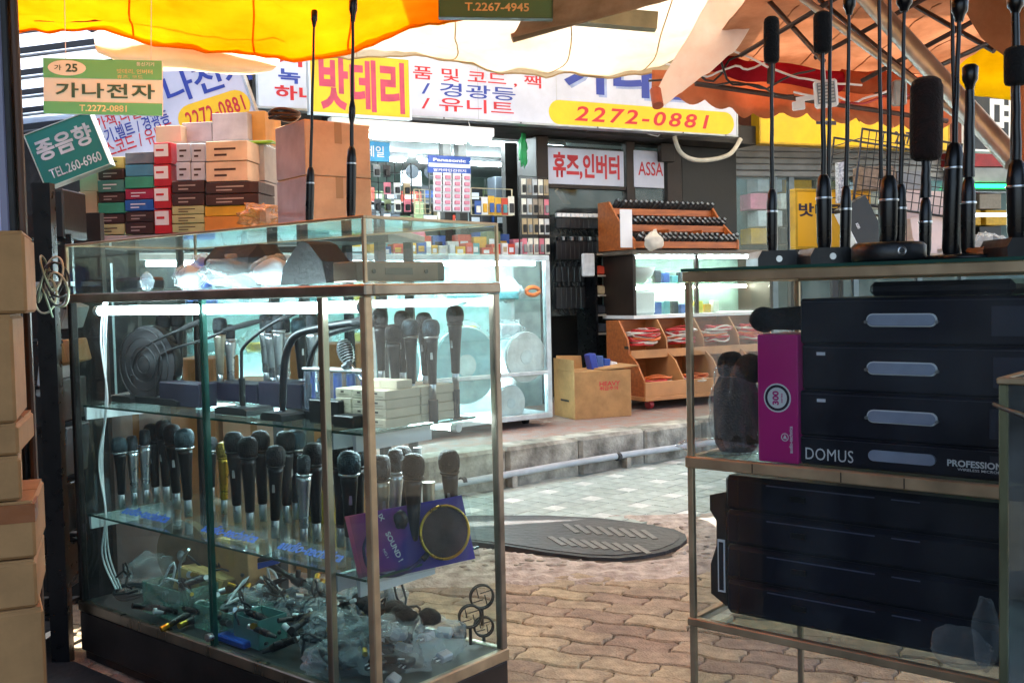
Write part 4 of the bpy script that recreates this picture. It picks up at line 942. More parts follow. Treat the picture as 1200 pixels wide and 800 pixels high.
# bagged black item left of it
c0 = dz(857, 455, .07)
t = thing('bagged_windscreen', 'black foam windscreen set wrapped in shiny clear film beside the magenta carton', 'windscreen', D @ Matrix.Translation((c0[0] - .005, .10, zr + .0085)))
put('body', MB().tube([(0, 0, .004), (0, 0, .02), (0, 0, .08), (0, 0, .13), (0, 0, .152)], [.034, .043, .046, .044, .034], 20), FOAM, t)
put('ball', MB().blob((-.012, 0, .175), (.028, .028, .028), 2, .06, 1, 10), FOAM, t); put('ball', MB().blob((.03, .0, .168), (.03, .03, .03), 3, .06, 1, 10), FOAM, t)
put('film', MB().blob((0, 0, .09), (.052, .055, .098), 7, .1, 3.5, 26), BAG, t); put('film_skirt', MB().blob((-.03, -.02, .012), (.085, .04, .016), 9, .15, 3, 14), BAG, t)
c1 = dz(895, 376, .08)
t = thing('black_windscreen', 'black foam windscreen lying on top of the magenta carton', 'windscreen', D @ Matrix.Translation((c1[0] - .01, .1, zr + .0085 + hM + .026)))
put('ball', MB().blob((0, 0, 0), (.027, .027, .025), 4, .05, 1, 10), FOAM, t); put('body', MB().tube([(0, 0, 0), (.09, 0, .003)], [.02, .024], 14), FOAM, t)
# lower shelf : big black cases
zL0 = zb + .0085
zt2 = dz(880, 560, .06)[1]
xk0, xk1 = dz(838, 660, .08)[0], dz(1150, 660, .08)[0]
def lowcase(lab, i, x0, y0, w_, d_, z0, z1, m=NAVY, handle=True):
    t = thing('hard_case', lab, 'case', D @ Matrix.Translation((x0, y0, z0)), 'big black hard cases on the lower shelf')
    h = z1 - z0 - .001
    put('case', MB().box(0, w_, 0, d_, 0, h, .008), m, t)
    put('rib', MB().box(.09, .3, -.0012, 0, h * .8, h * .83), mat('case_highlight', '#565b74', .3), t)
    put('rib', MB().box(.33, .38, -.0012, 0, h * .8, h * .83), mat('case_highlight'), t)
    if handle: put('latch', MB().box(.14, .17, -.004, 0, h * .45, h * .6, .001), BLACKM, t)
    put('end_groove', MB().box(.028, .031, -.001, 0, .006, h - .006), BLACKM, t)
    return t
hs = (zt2 - zL0) / 4
for i in range(4):
    t = lowcase(('lowest', 'second lowest', 'second from top', 'topmost')[i] + ' big black hard case stacked on the lower shelf', i, xk0 + .028, .07, .62, .3, zL0 + i * hs, zL0 + (i + 1) * hs)
    if i == 0: put('label', MB().box(-.0012, -.0002, .02, .08, .01, hs * .8), HND, t)
t = solo('white_framed_label', MB().box(0, .016, -.002, -.0005, 0, .105), WHITEP, 'tall white-edged label standing against the black cases', 'label', D @ Matrix.Translation((xk0 + .018, .06, dz(852, 694, .06)[1])))
t2 = put('print', MB().box(.003, .013, -.0028, -.0022, .004, .1), NAVY, t)
t = solo('black_bracket', MB().prism([(0, 0), (.035, -.02), (.035, .21), (.0, .2), (.0, .17), (.014, .15), (.014, .1), (0, .06)], 0, .02), BLACK, 'black shaped plastic bracket at the end of the stacked hard cases', 'bracket', D @ Matrix.Translation((xk0 - .01, .08, zL0 + .03)))
t = solo('clear_film_roll', MB().blob((0, 0, .06), (.022, .018, .06), 31, .08, 2, 24), BAG, 'upright twist of clear plastic film before the big black cases', 'plastic film', D @ Matrix.Translation((xk1 + .015, .02 + .03, zL0)))
solo('plastic_bag', MB().blob((0, 0, .03), (.05, .024, .035), 36, .09, 2.5, 24), BAG, 'crumpled clear bag at the street cabinet end of the black cases', 'plastic bag', D @ Matrix.Translation((xk1 - .025, .045, zL0)))
for i in range(3): solo('flat_carton', MB().box(0, .35, 0, .3, 0, .05, .003), (CARD, NAVY, CARDG)[i], ('flat brown carton on the bottom of the plain cabinet', 'flat dark carton in the bottom of the plain cabinet', 'flat greyish carton at the bottom of the plain cabinet')[i], 'box', D @ Matrix.Translation((.15 + i * .02, .1, .2 + i * .052)))
# ---------------- front case at the far right
E = frame((V(1170, 400, 1.25).x, 1.25, 0), -40)
fc = thing('smoky_display_case', 'near smoky glass case with a greenish metal corner post', 'display case', E)
zE = CAMH - (443 - 333) / 1208 * 1.25
GRNM = mat('greenish_metal', '#8a8f72', .35, .8, .3, 15, .05, stretch=(1, 1, .3))
SMK = glass('smoky_glass', (.42, .44, .42), .05, .9, .08)
put('post', MB().box(0, .010, 0, .010, .0, zE - .0082, .0015), GRNM, fc); put('post', MB().box(0, .010, .38, .39, .0, zE - .0082, .0015), GRNM, fc)
put('top_edge', MB().box(-.002, .7, -.002, .011, zE - .008, zE, .0015), BRASSY, fc); put('top_edge', MB().box(-.002, .011, .0115, .39, zE - .008, zE, .0015), BRASSY, fc)
pane(.0105, .69, .003, .006, .05, zE - .008, SMK, 'pane', fc); pane(.003, .006, .0105, .38, .05, zE - .008, glass('smoky_side_glass', (.8, .8, .78)), 'pane', fc)
pane(.0115, .69, .0115, .38, zE - .004, zE - .001, glass('smoky_side_glass'), 'lid_pane', fc)
put('floor_panel', MB().box(.011, .69, .011, .38, 0, .049), BLACK, fc); put('shelf', MB().box(.011, .69, .02, .37, .6, .606), SMK, fc)
for i in range(3): solo('dark_carton', MB().box(0, .4, 0, .25, 0, .14, .004), (NAVY, mat('olive_dark', '#2d2f27', .6), BLACK)[i], f'dark carton in the smoky case, {ORD[i]} from its floor', 'box', E @ Matrix.Translation((.04 + .01 * i, .05, .051 + .142 * i)), 'dark cartons in the smoky case')
P = [E.inverted() @ V(*p) for p in ((1165, 474, 1.23), (1180, 480, 1.16), (1200, 487, 1.05), (1225, 500, .98))]
solo('black_cable', MB().tube([cr(P, k / 20) for k in range(21)], .0028, 8), BLACK, 'thick black cable draped across the smoky case', 'cable', E)
# ---------------- microphones on top of the right cabinet
ZR = DT + .0065
Yd = lambda lx, ly: (D @ Vector((lx, ly, 0))).y
G2 = 'gooseneck microphones on the plain cabinet'
def dY(px, ly):
    x, z = at(D, px, 300, ly); return (D @ Vector((x, ly, 0))).y
bigmic('gooseneck microphone with a foam head on a square base, nearest the street post', 905, dY(905, .12), ZR, (20, 74), (222, 290), .0145, .0036, .011, 'box', foam=True, px_top=904, group=G2)
bigmic('gooseneck microphone with a foam head on a wide square base, beside the thin bare neck', 966, dY(966, .1), ZR, (14, 62), (205, 292), .0155, .0042, .0145, 'box', foam=True, px_top=963.5, group=G2)
bigmic('thin bare gooseneck rising behind the second foam head', 970, dY(970, .2), ZR, (-60, -30), (232, 285), .009, .0036, .006, 'small', px_top=974, group=G2)
bigmic('slim gooseneck microphone with a small head, left of the round base', 990, dY(990, .12), ZR, (-6, 18), (218, 290), .011, .0036, .0105, 'small', px_top=995.5, group=G2)
bigmic('gooseneck microphone on a thick round base with a power mark', 1041, dY(1041, .08), ZR, (-60, -30), (206, 284), .01, .0038, .0165, 'disc', px_top=1043, group=G2)
bigmic('bare thin gooseneck leaning beside the one on the thick round base', 1034, dY(1034, .16), ZR, (-60, -30), (210, 285), .01, .0034, .006, 'small', px_top=1029, group=G2)
bigmic('slim gooseneck microphone with a dark head just right of the round base', 1054, dY(1054, .12), ZR, (-8, 14), (216, 290), .0135, .0036, .0105, 'small', px_top=1060, group=G2)
bm = bigmic('microphone with a very thick tall foam windscreen', 1084, dY(1084, .14), ZR, (91, 188), (232, 292), .0265, .0085, .0115, 'flat', foam=True, px_top=1086, group=G2)
for ch in kids(bm):
    if ch.name.startswith('windscreen'): ch.data.materials[0] = mat('brown_black_foam', '#2b1815', .95, 0, .3, 60, .5, bscale=220)
bigmic('thick-handled gooseneck microphone right of the tall foam windscreen', 1114, dY(1114, .12), ZR, (-4, 26), (168, 292), .0135, .0042, .0165, 'flat', px_top=1125, group=G2)
bigmic('second thin gooseneck standing right behind the thick handle', 1122, dY(1122, .2), ZR, (-60, -30), (172, 292), .01, .0036, .007, 'small', px_top=1114, group=G2)
bigmic('wireless stick microphone with a ringed flat head', 1134, dY(1134, .1), ZR, (76, 106), (208, 292), .0125, .0085, .0125, 'flat', px_top=1137, group=G2)
bigmic('gooseneck microphone with a big foam head nearest the smoky case', 1192, dY(1192, .08), ZR, (55, 100), (188, 290), .018, .0065, .017, 'box', foam=True, px_top=1191, group=G2)
bigmic('tall gooseneck microphone behind the one nearest the smoky case', 1190, dY(1190, .2), ZR, (-4, 16), (200, 290), .0135, .0075, .011, 'small', px_top=1190, group=G2)
for i, (lx, ly, c_) in enumerate(((.66, .1, '#b8612c'), (.70, .15, '#d9dde2'), (.74, .1, '#3a3f52'))):
    x, _ = at(D, (1150, 1160, 1172)[i], 292, ly)
    solo('cable_connector', MB().tube(coil((0, 0, 0), .022, 3, .004, i, .012), .004, 6), mat(f'cord_{("orange", "white", "slate")[i]}', c_, .4), ('orange cord curled among the microphone bases', 'white cord curled among the microphone bases', 'slate blue cord curled among the microphone bases')[i], 'cable', D @ Matrix.Translation((x, ly, ZR)))

# ================================================================== FAR SHOP (across the alley)
F = frame((0, 9, 0), 30)
DK = mat('dark_facade', '#2b241f', .6, .1, .25, 5, .1)
shop = thing('shop_building', 'electrical goods shop across the alley with a dark brown front and bright interior', 'shop', F)
def fb(box, y0, y1, c=0): return bpxl(MB(), F, box, y0, y1, c)
def fx(px, py=200, y=0): return at(F, px, py, y)[0]
def fz(px, py, y=0): return at(F, px, py, y)[1]
S0 = KZ - .012
zl = fz(600, 160)     # underside of the lintel
HT = 4.4
put('wall', MB().box(-6, fx(380), 0, .25, S0, HT), DK, shop)
put('lintel', MB().box(fx(380) + .002, fx(862), 0, .25, zl + .02, HT), DK, shop)
put('pillar', MB().box(fx(626), fx(640), -.05, .3, S0, zl + .018, .01), DKBROWN, shop)
put('wall_panel', MB().box(fx(797), fx(862), -.02, .3, S0, zl + .018, .01), mat('black_panel', '#17130f', .5, .2, .2, 5, .1), shop)
put('mullion', MB().box(fx(731.5), fx(741.5), -.04, .04, S0, zl + .018, .005), DKBROWN, shop); put('door_frame', MB().box(fx(779), fx(796), -.04, .04, S0, zl + .018, .005), DKBROWN, shop)
put('transom', MB().box(fx(641), fx(731), -.03, .03, fz(690, 222), fz(690, 217), .003), DKBROWN, shop)
for i, (a, b) in enumerate(((641, 731), (742, 778))): put('window_pane', MB().box(fx(a), fx(b), .0, .008, 1.0, zl), glass('shop_glass', (.8, .84, .84), .03, 1, .06), shop)
put('interior_ceiling', MB().box(fx(380) - 1, fx(862), .26, 4.2, zl + .16, zl + .2), mat('white_ceiling', '#dfe6e6', .7, 0, .05), shop)
put('interior_back_wall', MB().box(fx(380) - 1.2, fx(862), 4.1, 4.2, S0, zl + .16), mat('pale_green_wall', '#5c6c64', .8, 0, .15, 4), shop)
put('interior_side_wall', MB().box(fx(862) + .01, fx(862) + .08, .3, 4.2, S0, zl + .16), mat('pale_green_wall'), shop)
put('interior_side_wall', MB().box(fx(380) - 1.3, fx(380) - 1.21, .26, 4.2, S0, zl + .16), mat('pale_green_wall'), shop)
put('interior_floor', MB().box(fx(380) - 1.2, fx(862), .26, 4.1, S0, S0 + .01), mat('shop_lino', '#6d6c66', .5), shop)
put('interior_partition', MB().box(fx(640) + .1, fx(862), .9, .98, S0, zl + .1), mat('dark_partition', '#2c2621', .7, 0, .3, 4), shop)
put('roof', MB().box(-6, fx(862) + .1, 0, 4.3, HT, HT + .1), DK, shop)
ST = emis('shop_tube', '#e4faff', 34.0)
for i, (x, y) in enumerate(((-.9, 1.0), (.2, 1.0), (-.9, 2.4), (.3, 2.4), (-1.4, 3.4))):
    t = thing('fluorescent_lamp', f'bright fluorescent lamp on the shop ceiling, {("street row, inner", "street row, beside the doorway", "middle row, inner", "middle row, beside the doorway", "rearmost")[i]}', 'ceiling lamp', F @ Matrix.Translation((x, y, zl + .159)), 'fluorescent lamps in the shop')
    put('housing', MB().box(-.02, 1.02, -.07, .07, -.05, -.001, .005), WHITEP, t)
    for k in (-.035, .035): put('tube', MB().cyl((0, k, -.067), (1, k, -.067), .014, 10), ST, t)
# outdoor fluorescent batten under the sign
a = at(F, 386, 146, -.5); b = at(F, 577, 164, -.5)
t = thing('fluorescent_batten', 'long white fluorescent batten hung below the shop sign', 'lamp', F @ Matrix.Translation((a[0], -.5, (a[1] + b[1]) / 2)))
put('housing', MB().box(0, b[0] - a[0], -.04, .04, 0, .07, .006), WHITEP, t); put('tube', MB().cyl((.03, -.02, -.016), (b[0] - a[0] - .03, -.02, -.016), .014, 10), emis('lit_batten_tube', '#fff3e2', 8), t)
for x in (.2, b[0] - a[0] - .2): put('wire', MB().tube([(x, 0, .07), (x + .03, .1, .16), (x + .02, .25, .22)], .004, 6), WHITEP, t)
put('beam', MB().box(fx(380), fx(862), -.3, -.002, zl + .02, zl + .2, .005), DK, shop)
# ---- signs
RED = mat('red_print', '#c8232e', .5, var=.05); BLUE = mat('blue_sign_print', '#2b3f9c', .5, var=.05); SWHITE = mat('sign_white', '#cdd0e2', .4, 0, .06, 3, .02, stain=.1, sscale=3); YEL = mat('sign_yellow', '#f2c20f', .4, 0, .05, 3, .02, stain=.12, sscale=3)
GRN = mat('green_print', '#4c9a5e', .5, var=.06); GREYF_ = mat('sign_frame', '#b9bcc0', .35, .8)
def sign(label, pl, pr, zb_, h, m, fr=GREYF_, th=.1, name='shop_sign', roll=0, border=.02, extra=0):
    """board between two world points (left, right)"""
    d = pr - pl; L = d.xy.length + extra
    M = Matrix.Translation((pl.x, pl.y, zb_)) @ Matrix.Rotation(math.atan2(d.y, d.x), 4, 'Z') @ Matrix.Rotation(-roll, 4, 'Y')
    t = thing(name, label, 'sign', M)
    put('panel', MB().box(border, L - border, -.012, th - .012, border, h - border), m, t)
    f = put('frame', MB().box(0, L, -.016, th, 0, border - .001, .002).box(0, L, -.016, th, h - border + .001, h, .002).box(0, border - .001, -.016, th, border, h - border, .002).box(L - border + .001, L, -.016, th, border, h - border, .002), fr, t)
    return t
zS = 2.6
pl_ = V(300, 127, 7.55); pr_ = V(864, 161, 9.5); zS = (pl_.z + pr_.z) / 2
s1 = sign('long white shop sign with red and blue lettering and a yellow number band', pl_, pr_, zS, .66, SWHITE, border=.018)
tpx(s1, '시', (325, 56, 354, 78), RED, -.014, off=.03); tpx(s1, '녹', (326, 81, 352, 98), BLUE, -.014, off=.03); tpx(s1, '하니', (322, 101, 372, 118), RED, -.014, off=.03)
tpx(s1, '품 및 코드 , 짹', (484, 83, 634, 99), RED, -.014, off=.01); tpx(s1, '/ 경광등', (494, 99, 604, 115), BLUE, -.014, off=.01); tpx(s1, '/ 유니트', (494, 116, 602, 132), RED, -.014, off=.01)
tpx(s1, '가나전자', (664, 70, 870, 119), mat('pale_blue_shadow', '#9fb0dc', .5), -.0135, off=.04); tpx(s1, '가나전자', (661, 67, 867, 116), BLUE, -.0152, off=.04)
M = s1.matrix_world; a0 = at(M, 643, 130, -.012); a1 = at(M, 860, 144, -.012); zc = (at(M, 750, 124, -.012)[1] + at(M, 750, 152, -.012)[1]) / 2; rr_ = abs(at(M, 750, 124, -.012)[1] - at(M, 750, 152, -.012)[1]) / 2 * .98
def pillm(x0, x1, zc, r, y0, y1, n=10): return MB().prism([(x1 - r + r * math.cos(a), zc + r * math.sin(a)) for a in [(-.5 + k / n) * math.pi for k in range(n + 1)]] + [(x0 + r + r * math.cos(a), zc + r * math.sin(a)) for a in [(.5 + k / n) * math.pi for k in range(n + 1)]], y0, y1)
put('number_band', pillm(a0[0], a1[0], zc, rr_, -.0145, -.0125), YEL, s1)
text(s1, '2272-0881', (at(M, 672, 137)[0] + at(M, 830, 147)[0]) / 2, zc, at(M, 830, 147)[0] - at(M, 672, 137)[0], rr_ * 1.25, RED, -.016, shear=.2, spacing=1.25, off=.02)
for px in (560, 652, 780): xq = at(M, px, 120, -.012)[0]; put('panel_seam', MB().box(xq, xq + .004, -.0128, -.0121, .02, .64), GREYF_, s1)
for px in (390, 520, 610, 700, 800, 850):
    for zq in (.009, .651): xq = at(M, px, 140, -.012)[0]; put('rivet', MB().cyl((xq, -.0185, zq), (xq, -.0161, zq), .007, 8), BLACKM, s1)
# yellow batteries sign hanging before it
pl_ = V(362, 134, 7.1); pr_ = V(482, 141, 7.45)
s2 = sign('yellow hanging sign with big pink-red battery lettering and a white edge', pl_, pr_, (pl_.z + pr_.z) / 2, .44, YEL, WHITEP, .04, border=.016)
tpx(s2, '밧데리', (374, 70, 474, 131), mat('pink_red_print', '#d9485e', .5), -.0135, off=.035)
# door signs
def flat(label, box, y, m, th=.012, name='window_sign'):
    x0 = at(F, box[0], (box[1] + box[3]) / 2, y)[0]; x1 = at(F, box[2], (box[1] + box[3]) / 2, y)[0]; mx = (box[0] + box[2]) / 2
    z0 = at(F, mx, box[3], y)[1]; z1 = at(F, mx, box[1], y)[1]
    t = thing(name, label, 'sign', F @ Matrix.Translation((x0, y, z0))); put('board', MB().box(0, x1 - x0, 0, th, 0, z1 - z0, .002), m, t); return t
s = flat('white door sign with red lettering for fuses and inverters', (642, 175, 731, 217), -.045, SWHITE); tpx(s, '휴즈,인버터', (648, 180, 726, 211), RED, -.002, off=.035)
s = flat('small white window sign with red stencilled letters right of the doorway sign', (743, 177, 778, 220), -.045, SWHITE); tpx(s, 'ASSA', (748, 190, 777, 206), RED, -.002, off=.01)
solo('dark_box', MB().box(0, .16, 0, .06, 0, .17, .004), DKBROWN, 'small dark switch box over the corner of the stencilled sign', 'switch box', F @ Matrix.Translation((fx(766), -.12, fz(766, 191))))
# hose loop under the sign, cable at its end
hp = [F @ Vector((at(F, px, py, -.35)[0], -.35, at(F, px, py, -.35)[1])) for px, py in ((790, 160), (797, 178), (812, 187), (835, 187), (856, 180), (868, 163))]
solo('white_hose', MB().tube([cr(hp, k / 40) for k in range(41)], .021, 10), mat('ivory_hose', '#d8d2c4', .5), 'ivory hose looping below the end of the long shop sign', 'hose')
for i in range(3): solo('thin_wire', MB().tube(wander(F @ Vector((fx(600 + i * 90), -.3, zl + .2)), F @ Vector((fx(700 + i * 70), -.32, zl + .12)), 14, .05, i, .1), .005, 6), (BLACK, WHITEP, BLACK)[i], ('black wire sagging under the long sign above the doorway', 'white wire sagging under the long sign', 'black wire sagging towards the hose')[i], 'wire', None, 'wires under the long sign')
s = solo('green_tassel', MB().blob((0, 0, -.12), (.03, .03, .12), 4, .5, 3, 10), mat('green_plastic_string', '#2fae62', .5), 'green plastic string tuft hanging from the lintel', 'tassel', F @ Matrix.Translation((fx(613, 170, -.1), -.1, zl + .0)))

# ---- interior shelving and goods
random.seed(11)
GC = ['#c9ccd0', '#e0e2e4', '#8b8f92', '#d8a62c', '#c8452f', '#35589c', '#5a9aa0', '#eae6da', '#b7a27e', '#2c2c30', '#6e7a55', '#d77b8d', '#3a3f46', '#9c8f80']
GM = [mat(f'goods_print_{n}', c, .5, 0, .12, 25, .05) for n, c in zip('grey white ash amber red blue teal cream tan black olive pink slate taupe'.split(), GC)]
WIREM = mat('rack_wire', '#8f9290', .35, .8)
def shelf_unit(label, x0, x1, y, zs, d_=.35, m=WIREM, back=True, cols=None):
    t = thing('goods_shelf', label, 'shelf', F @ Matrix.Translation((x0, y, S0)))
    for x in (0, x1 - x0):
        for yy in (0, d_): put('upright', MB().box(x - .01, x + .01, yy - .01, yy + .01, 0, zs[-1] + .1), m, t)
    for z in zs: put('shelf_board', MB().box(.011, x1 - x0 - .011, 0, d_, z - .012, z), m, t)
    return t
def goods_row(lab, x0, x1, y, z, hmax, grp, wmin=.06, wmax=.18, pal=None):
    x = x0; i = 0
    while x < x1 - wmin:
        w_ = random.uniform(wmin, wmax); h = random.uniform(.5, 1) * hmax; w_ = min(w_, x1 - x)
        m = random.choice(pal or GM)
        t = thing('product_box', f'{m.name.split("_")[-1]} product box, {ORD[min(i, 29)]} along {lab}', 'product', F @ Matrix.Translation((x, y + random.uniform(0, .06), z + .0005)), grp)
        put('carton', MB().box(0, w_ - .006, 0, .12, 0, h, .003), m, t)
        put('label', MB().box(w_ * .15, w_ * .7, -.0012, -.0002, h * .3, h * .7), PAPER if random.random() < .6 else random.choice(GM), t)
        x += w_; i += 1
xs, xe = fx(400, 200, 3.4), fx(640, 200, 3.4)
shelf_unit('tall wire shelving along the rear wall of the bright shop', xs, xe, 3.3, [.5, 1.1, 1.5, 1.8, 2.08])
for k, z in enumerate([1.5, 1.8, 2.08]): goods_row(f'the {ORD[k]} visible rear shelf of the bright shop', xs + .05, xe - .1, 3.3, S0 + z, .24, 'goods on the rear shelves of the bright shop', .12, .26, [GM[2], GM[9], GM[12], GM[13], GM[8], GM[10], GM[5], GM[0], GM[4]])
for k in range(9):
    xk = lerp(xs, xe, (k + .5) / 9.5); t = thing('hanging_pack', f'dark packet hanging from the ceiling rail inside the bright shop, {ORD[k]} from the inner end', 'packet', F @ Matrix.Translation((xk, 2.9, 2.18 + .05 * (k % 3))), 'packets hanging inside the bright shop')
    put('card', MB().box(-.06, .06, 0, .012, -.22, 0, .003), GM[(9, 12, 10, 13, 2)[k % 5]], t); put('hook', MB().cyl((0, .006, 0), (0, .006, .3), .004, 6), BLACKM, t)
# middle dark posts inside
put('inner_post', MB().box(fx(520, 200, 1.2), fx(529, 200, 1.2), 1.2, 1.3, S0, zl + .15), DK, shop); put('inner_post', MB().box(fx(538, 200, 1.2), fx(547, 200, 1.2), 1.2, 1.3, S0, zl + .15), DK, shop)
# counter behind the glass cabinets
cnt = thing('shop_counter', 'long counter under the window display of the bright shop', 'counter', F @ Matrix.Translation((fx(380), -.15, S0)))
Lc = fx(622) - fx(380); zc_ = fz(560, 300, -.1) - S0
put('top', MB().box(0, Lc, 0, .6, zc_ - .03, zc_, .004), WHITEP, cnt); put('front', MB().box(.01, Lc - .01, .02, .05, 0, zc_ - .031), mat('counter_front', '#9fb3b5', .5), cnt)
zcw = S0 + zc_
grp = 'goods on the shop counter'
goods_row('the inner side of the shop counter', fx(432), fx(622), .0, zcw, .24, grp, .07, .16)
goods_row('the street edge of the shop counter', fx(440), fx(622), -.14, zcw, .13, grp, .05, .1, [GM[3], GM[4], GM[5], GM[6], GM[1], GM[7]])
# hanging rack structure helper
def rack(label, box, y, nr, nc, m, cat='rack', frame_c=WIREM, item='blister', fill=.92, pal=None, header=None, group=None, depth=.04):
    px0, py0, px1, py1 = box; x0 = at(F, px0, (py0 + py1) / 2, y)[0]; x1 = at(F, px1, (py0 + py1) / 2, y)[0]; mx = (px0 + px1) / 2
    z0 = at(F, mx, py1, y)[1]; z1 = at(F, mx, py0, y)[1]; W = x1 - x0; H = z1 - z0
    t = thing('wire_rack', label, cat, F @ Matrix.Translation((x0, y, z0)))
    put('upright', MB().box(-.008, .0, 0, .01, 0, H), frame_c, t); put('upright', MB().box(W, W + .008, 0, .01, 0, H), frame_c, t)
    for r in range(nr + 1): put('rail', MB().box(0, W, .0, .006, H * r / nr - .004, H * r / nr + .002), frame_c, t)
    return t, W, H
def blister(lab, M, w_, h_, m, grp, pk=None):
    t = thing('blister_pack', lab, 'blister pack', M, grp)
    put('card', MB().box(0, w_, 0, .003, 0, h_), m, t)
    put('bubble', MB().box(w_ * .18, w_ * .82, -.018, -.0003, h_ * .12, h_ * .62, .004), pk or BLACK, t)
    return t
# blue-headed display of battery blisters
t, W, H = rack('blue-headed display stand hung with pink and white battery packs', (504, 186, 549, 248), -.1, 6, 4, None)
put('header', MB().box(-.02, W + .02, -.012, .0, H * .72, H + .02, .002), mat('header_blue', '#2f57b5', .4), t)
put('header_stripe', MB().box(-.015, W + .015, -.0135, -.0125, H * .83, H * .9), WHITEP, t)
text(t, 'Panasonic', W / 2, H * .965, W * .85, H * .06, WHITEP, -.014, off=.03); text(t, '알카라인건전지', W / 2, H * .775, W * .85, H * .055, WHITEP, -.014, off=.02)
base = t.matrix_world.copy()
PK = [mat('pink_stripe', '#d98aa0', .4), mat('white_blister', '#e8e8ee', .4)]
for c_ in range(4):
    for r in range(6):
        blister(f'battery pack under the blue header, {ORD[c_]} column, {ORD[r]} row from below', base @ Matrix.Translation((W * (c_ + .1) / 4, -.03 - r * .004, H * .70 * r / 6)), W / 4 * .85, H * .70 / 6 * 1.15, PK[1], 'battery packs under the blue header', PK[0])
# wire rack on the left
t, W, H = rack('black wire grid rack by the carton stack, hung with small grey parts', (424, 190, 482, 250), .15, 5, 5, None, frame_c=BLACKM); base = t.matrix_world.copy()
for c_ in range(6): put('wire', MB().cyl((W * c_ / 6, .003, 0), (W * c_ / 6, .003, H), .004, 6), BLACKM, t)
for c_ in range(5):
    for r in range(3):
        if random.random() < .75: blister(f'small hanging pack on the black grid, column {ORD[c_]}, row {ORD[r]} from below', base @ Matrix.Translation((W * (c_ + .1) / 5, -.02, H * (r + .1) / 3)), W / 5 * .7, H / 3 * .7, random.choice(GM), 'packs on the black wire grid')
t, W, H = rack('small cream wire stand beside the blue-headed display', (486, 222, 504, 250), -.05, 5, 3, None, frame_c=mat('cream_wire', '#c8bb97', .4)); 
for c_ in range(4): put('wire', MB().cyl((W * c_ / 3, .003, 0), (W * c_ / 3, .003, H), .005, 6), mat('cream_wire'), t)
t, W, H = rack('cream wire basket stand filled with yellow and orange goods', (553, 221, 600, 252), -.1, 3, 3, None, frame_c=mat('cream_wire')); base = t.matrix_world.copy()
for i, (c_, k) in enumerate((('blue', 5), ('white', 1), ('amber', 3), ('amber', 3), ('red', 4), ('cream', 7))): blister(f'{c_} pack in the cream basket stand, {ORD[i]} from the inner end', base @ Matrix.Translation((W * i / 6 + .01, -.03, .0)), W / 6.5, H * random.uniform(.5, .75), GM[k], 'packs in the cream basket stand', GM[(k + 2) % 14])
# tall rack with rows of blisters
t, W, H = rack('tall dark rack crowded with pale blister packs beside the shop pillar', (609, 207, 642, 299), -.15, 4, 4, None, frame_c=BLACKM); base = t.matrix_world.copy()
for r in range(4):
    for c_ in range(5): blister(f'pale blister pack on the tall dark rack, row {ORD[r]} from below, {ORD[c_]} across', base @ Matrix.Translation((W * (c_ + .08) / 5, -.03, H * (r + .05) / 4)), W / 5 * .8, H / 4 * .8, random.choice([GM[0], GM[7], GM[8], GM[13], GM[11]]), 'blister packs on the tall dark rack', random.choice([BLACK, GM[13], GM[2]]))
s = flat('bright blue price banner at the inner edge of the shop window', (421, 166, 457, 189), .1, mat('sky_blue_print', '#2e9fd8', .4), name='price_banner'); tpx(s, '세일', (428, 171, 450, 184), WHITEP, -.002, off=.01)
s = flat('framed pale picture of two dark fans inside the bright shop', (470, 200, 494, 218), 1.5, PAPER, name='framed_picture')
for k in (0, 1): put('print', disc(.12 + .2 * k, .14, .07, -.004, -.001, 14), GM[12], s)
solo('grey_speaker', MB().box(0, .3, 0, .2, 0, .42, .01), GM[12], 'dark floor speaker standing inside the bright shop', 'speaker', F @ Matrix.Translation((fx(580, 200, 2.5), 2.5, fz(580, 250, 2.5))))
solo('wood_brace', MB().tube([F @ Vector((fx(652, 200, .5), .5, fz(652, 222, .5))), F @ Vector((fx(668, 200, .5), .5, fz(668, 245, .5)))], .03, 8), mat('worn_brown_wood', '#7a5636', .7), 'diagonal wooden brace behind the doorway glass', 'brace')
# hanging adapters
for r, (py, n_, hh) in enumerate(((251, 13, 17), (278, 13, 26), (331, 12, 30), (308, 10, 22))):
    z_r = fz(680, py, -.1); 
    rl = solo('hanging_rail', MB().cyl((fx(648), -.1, z_r), (fx(722), -.1, z_r), .01, 8), BLACKM, f'dark rail carrying hanging power adapters, {ORD[r]} from above' if r < 2 else f'dark rail carrying hanging power adapters, {("lowest", "third from above")[r - 2]}', 'rail', F, 'rails of hanging adapters')
    for i in range(n_):
        px = 652 + i * (68 / n_); L_ = hh / 1208 * 9.3
        t = thing('hanging_adapter', f'black power adapter hanging on the {("top", "second", "lowest", "third")[r]} rail, {ORD[i]} from the shop pillar', 'power adapter', F @ Matrix.Translation((fx(px, py, -.1), -.12, z_r - .002)), 'power adapters hanging in the doorway')
        hk = .022 if r == 0 else .012
        put('hook', MB().box(-hk, hk, -.03, .012, -.03, .004, .004), WHITEP if r == 0 else (SILVER if r == 1 and i % 2 else BLACK), t)
        put('body', MB().box(-.026, .026, -.02, .02, -L_, -.034, .006), BLACK, t)
        put('cord', MB().tube([(0, 0, -L_ + .002), (.02, -.01, -L_ - .05), (-.01, 0, -L_ - .02)], .006, 6), BLACK, t)
solo('back_curtain', MB().box(fx(645, 350, .3), fx(725, 350, .3), .3, .33, S0, fz(690, 240, .3)), mat('dark_back', '#1b1917', .8), 'dark backing board behind the hanging adapters', 'board', F)
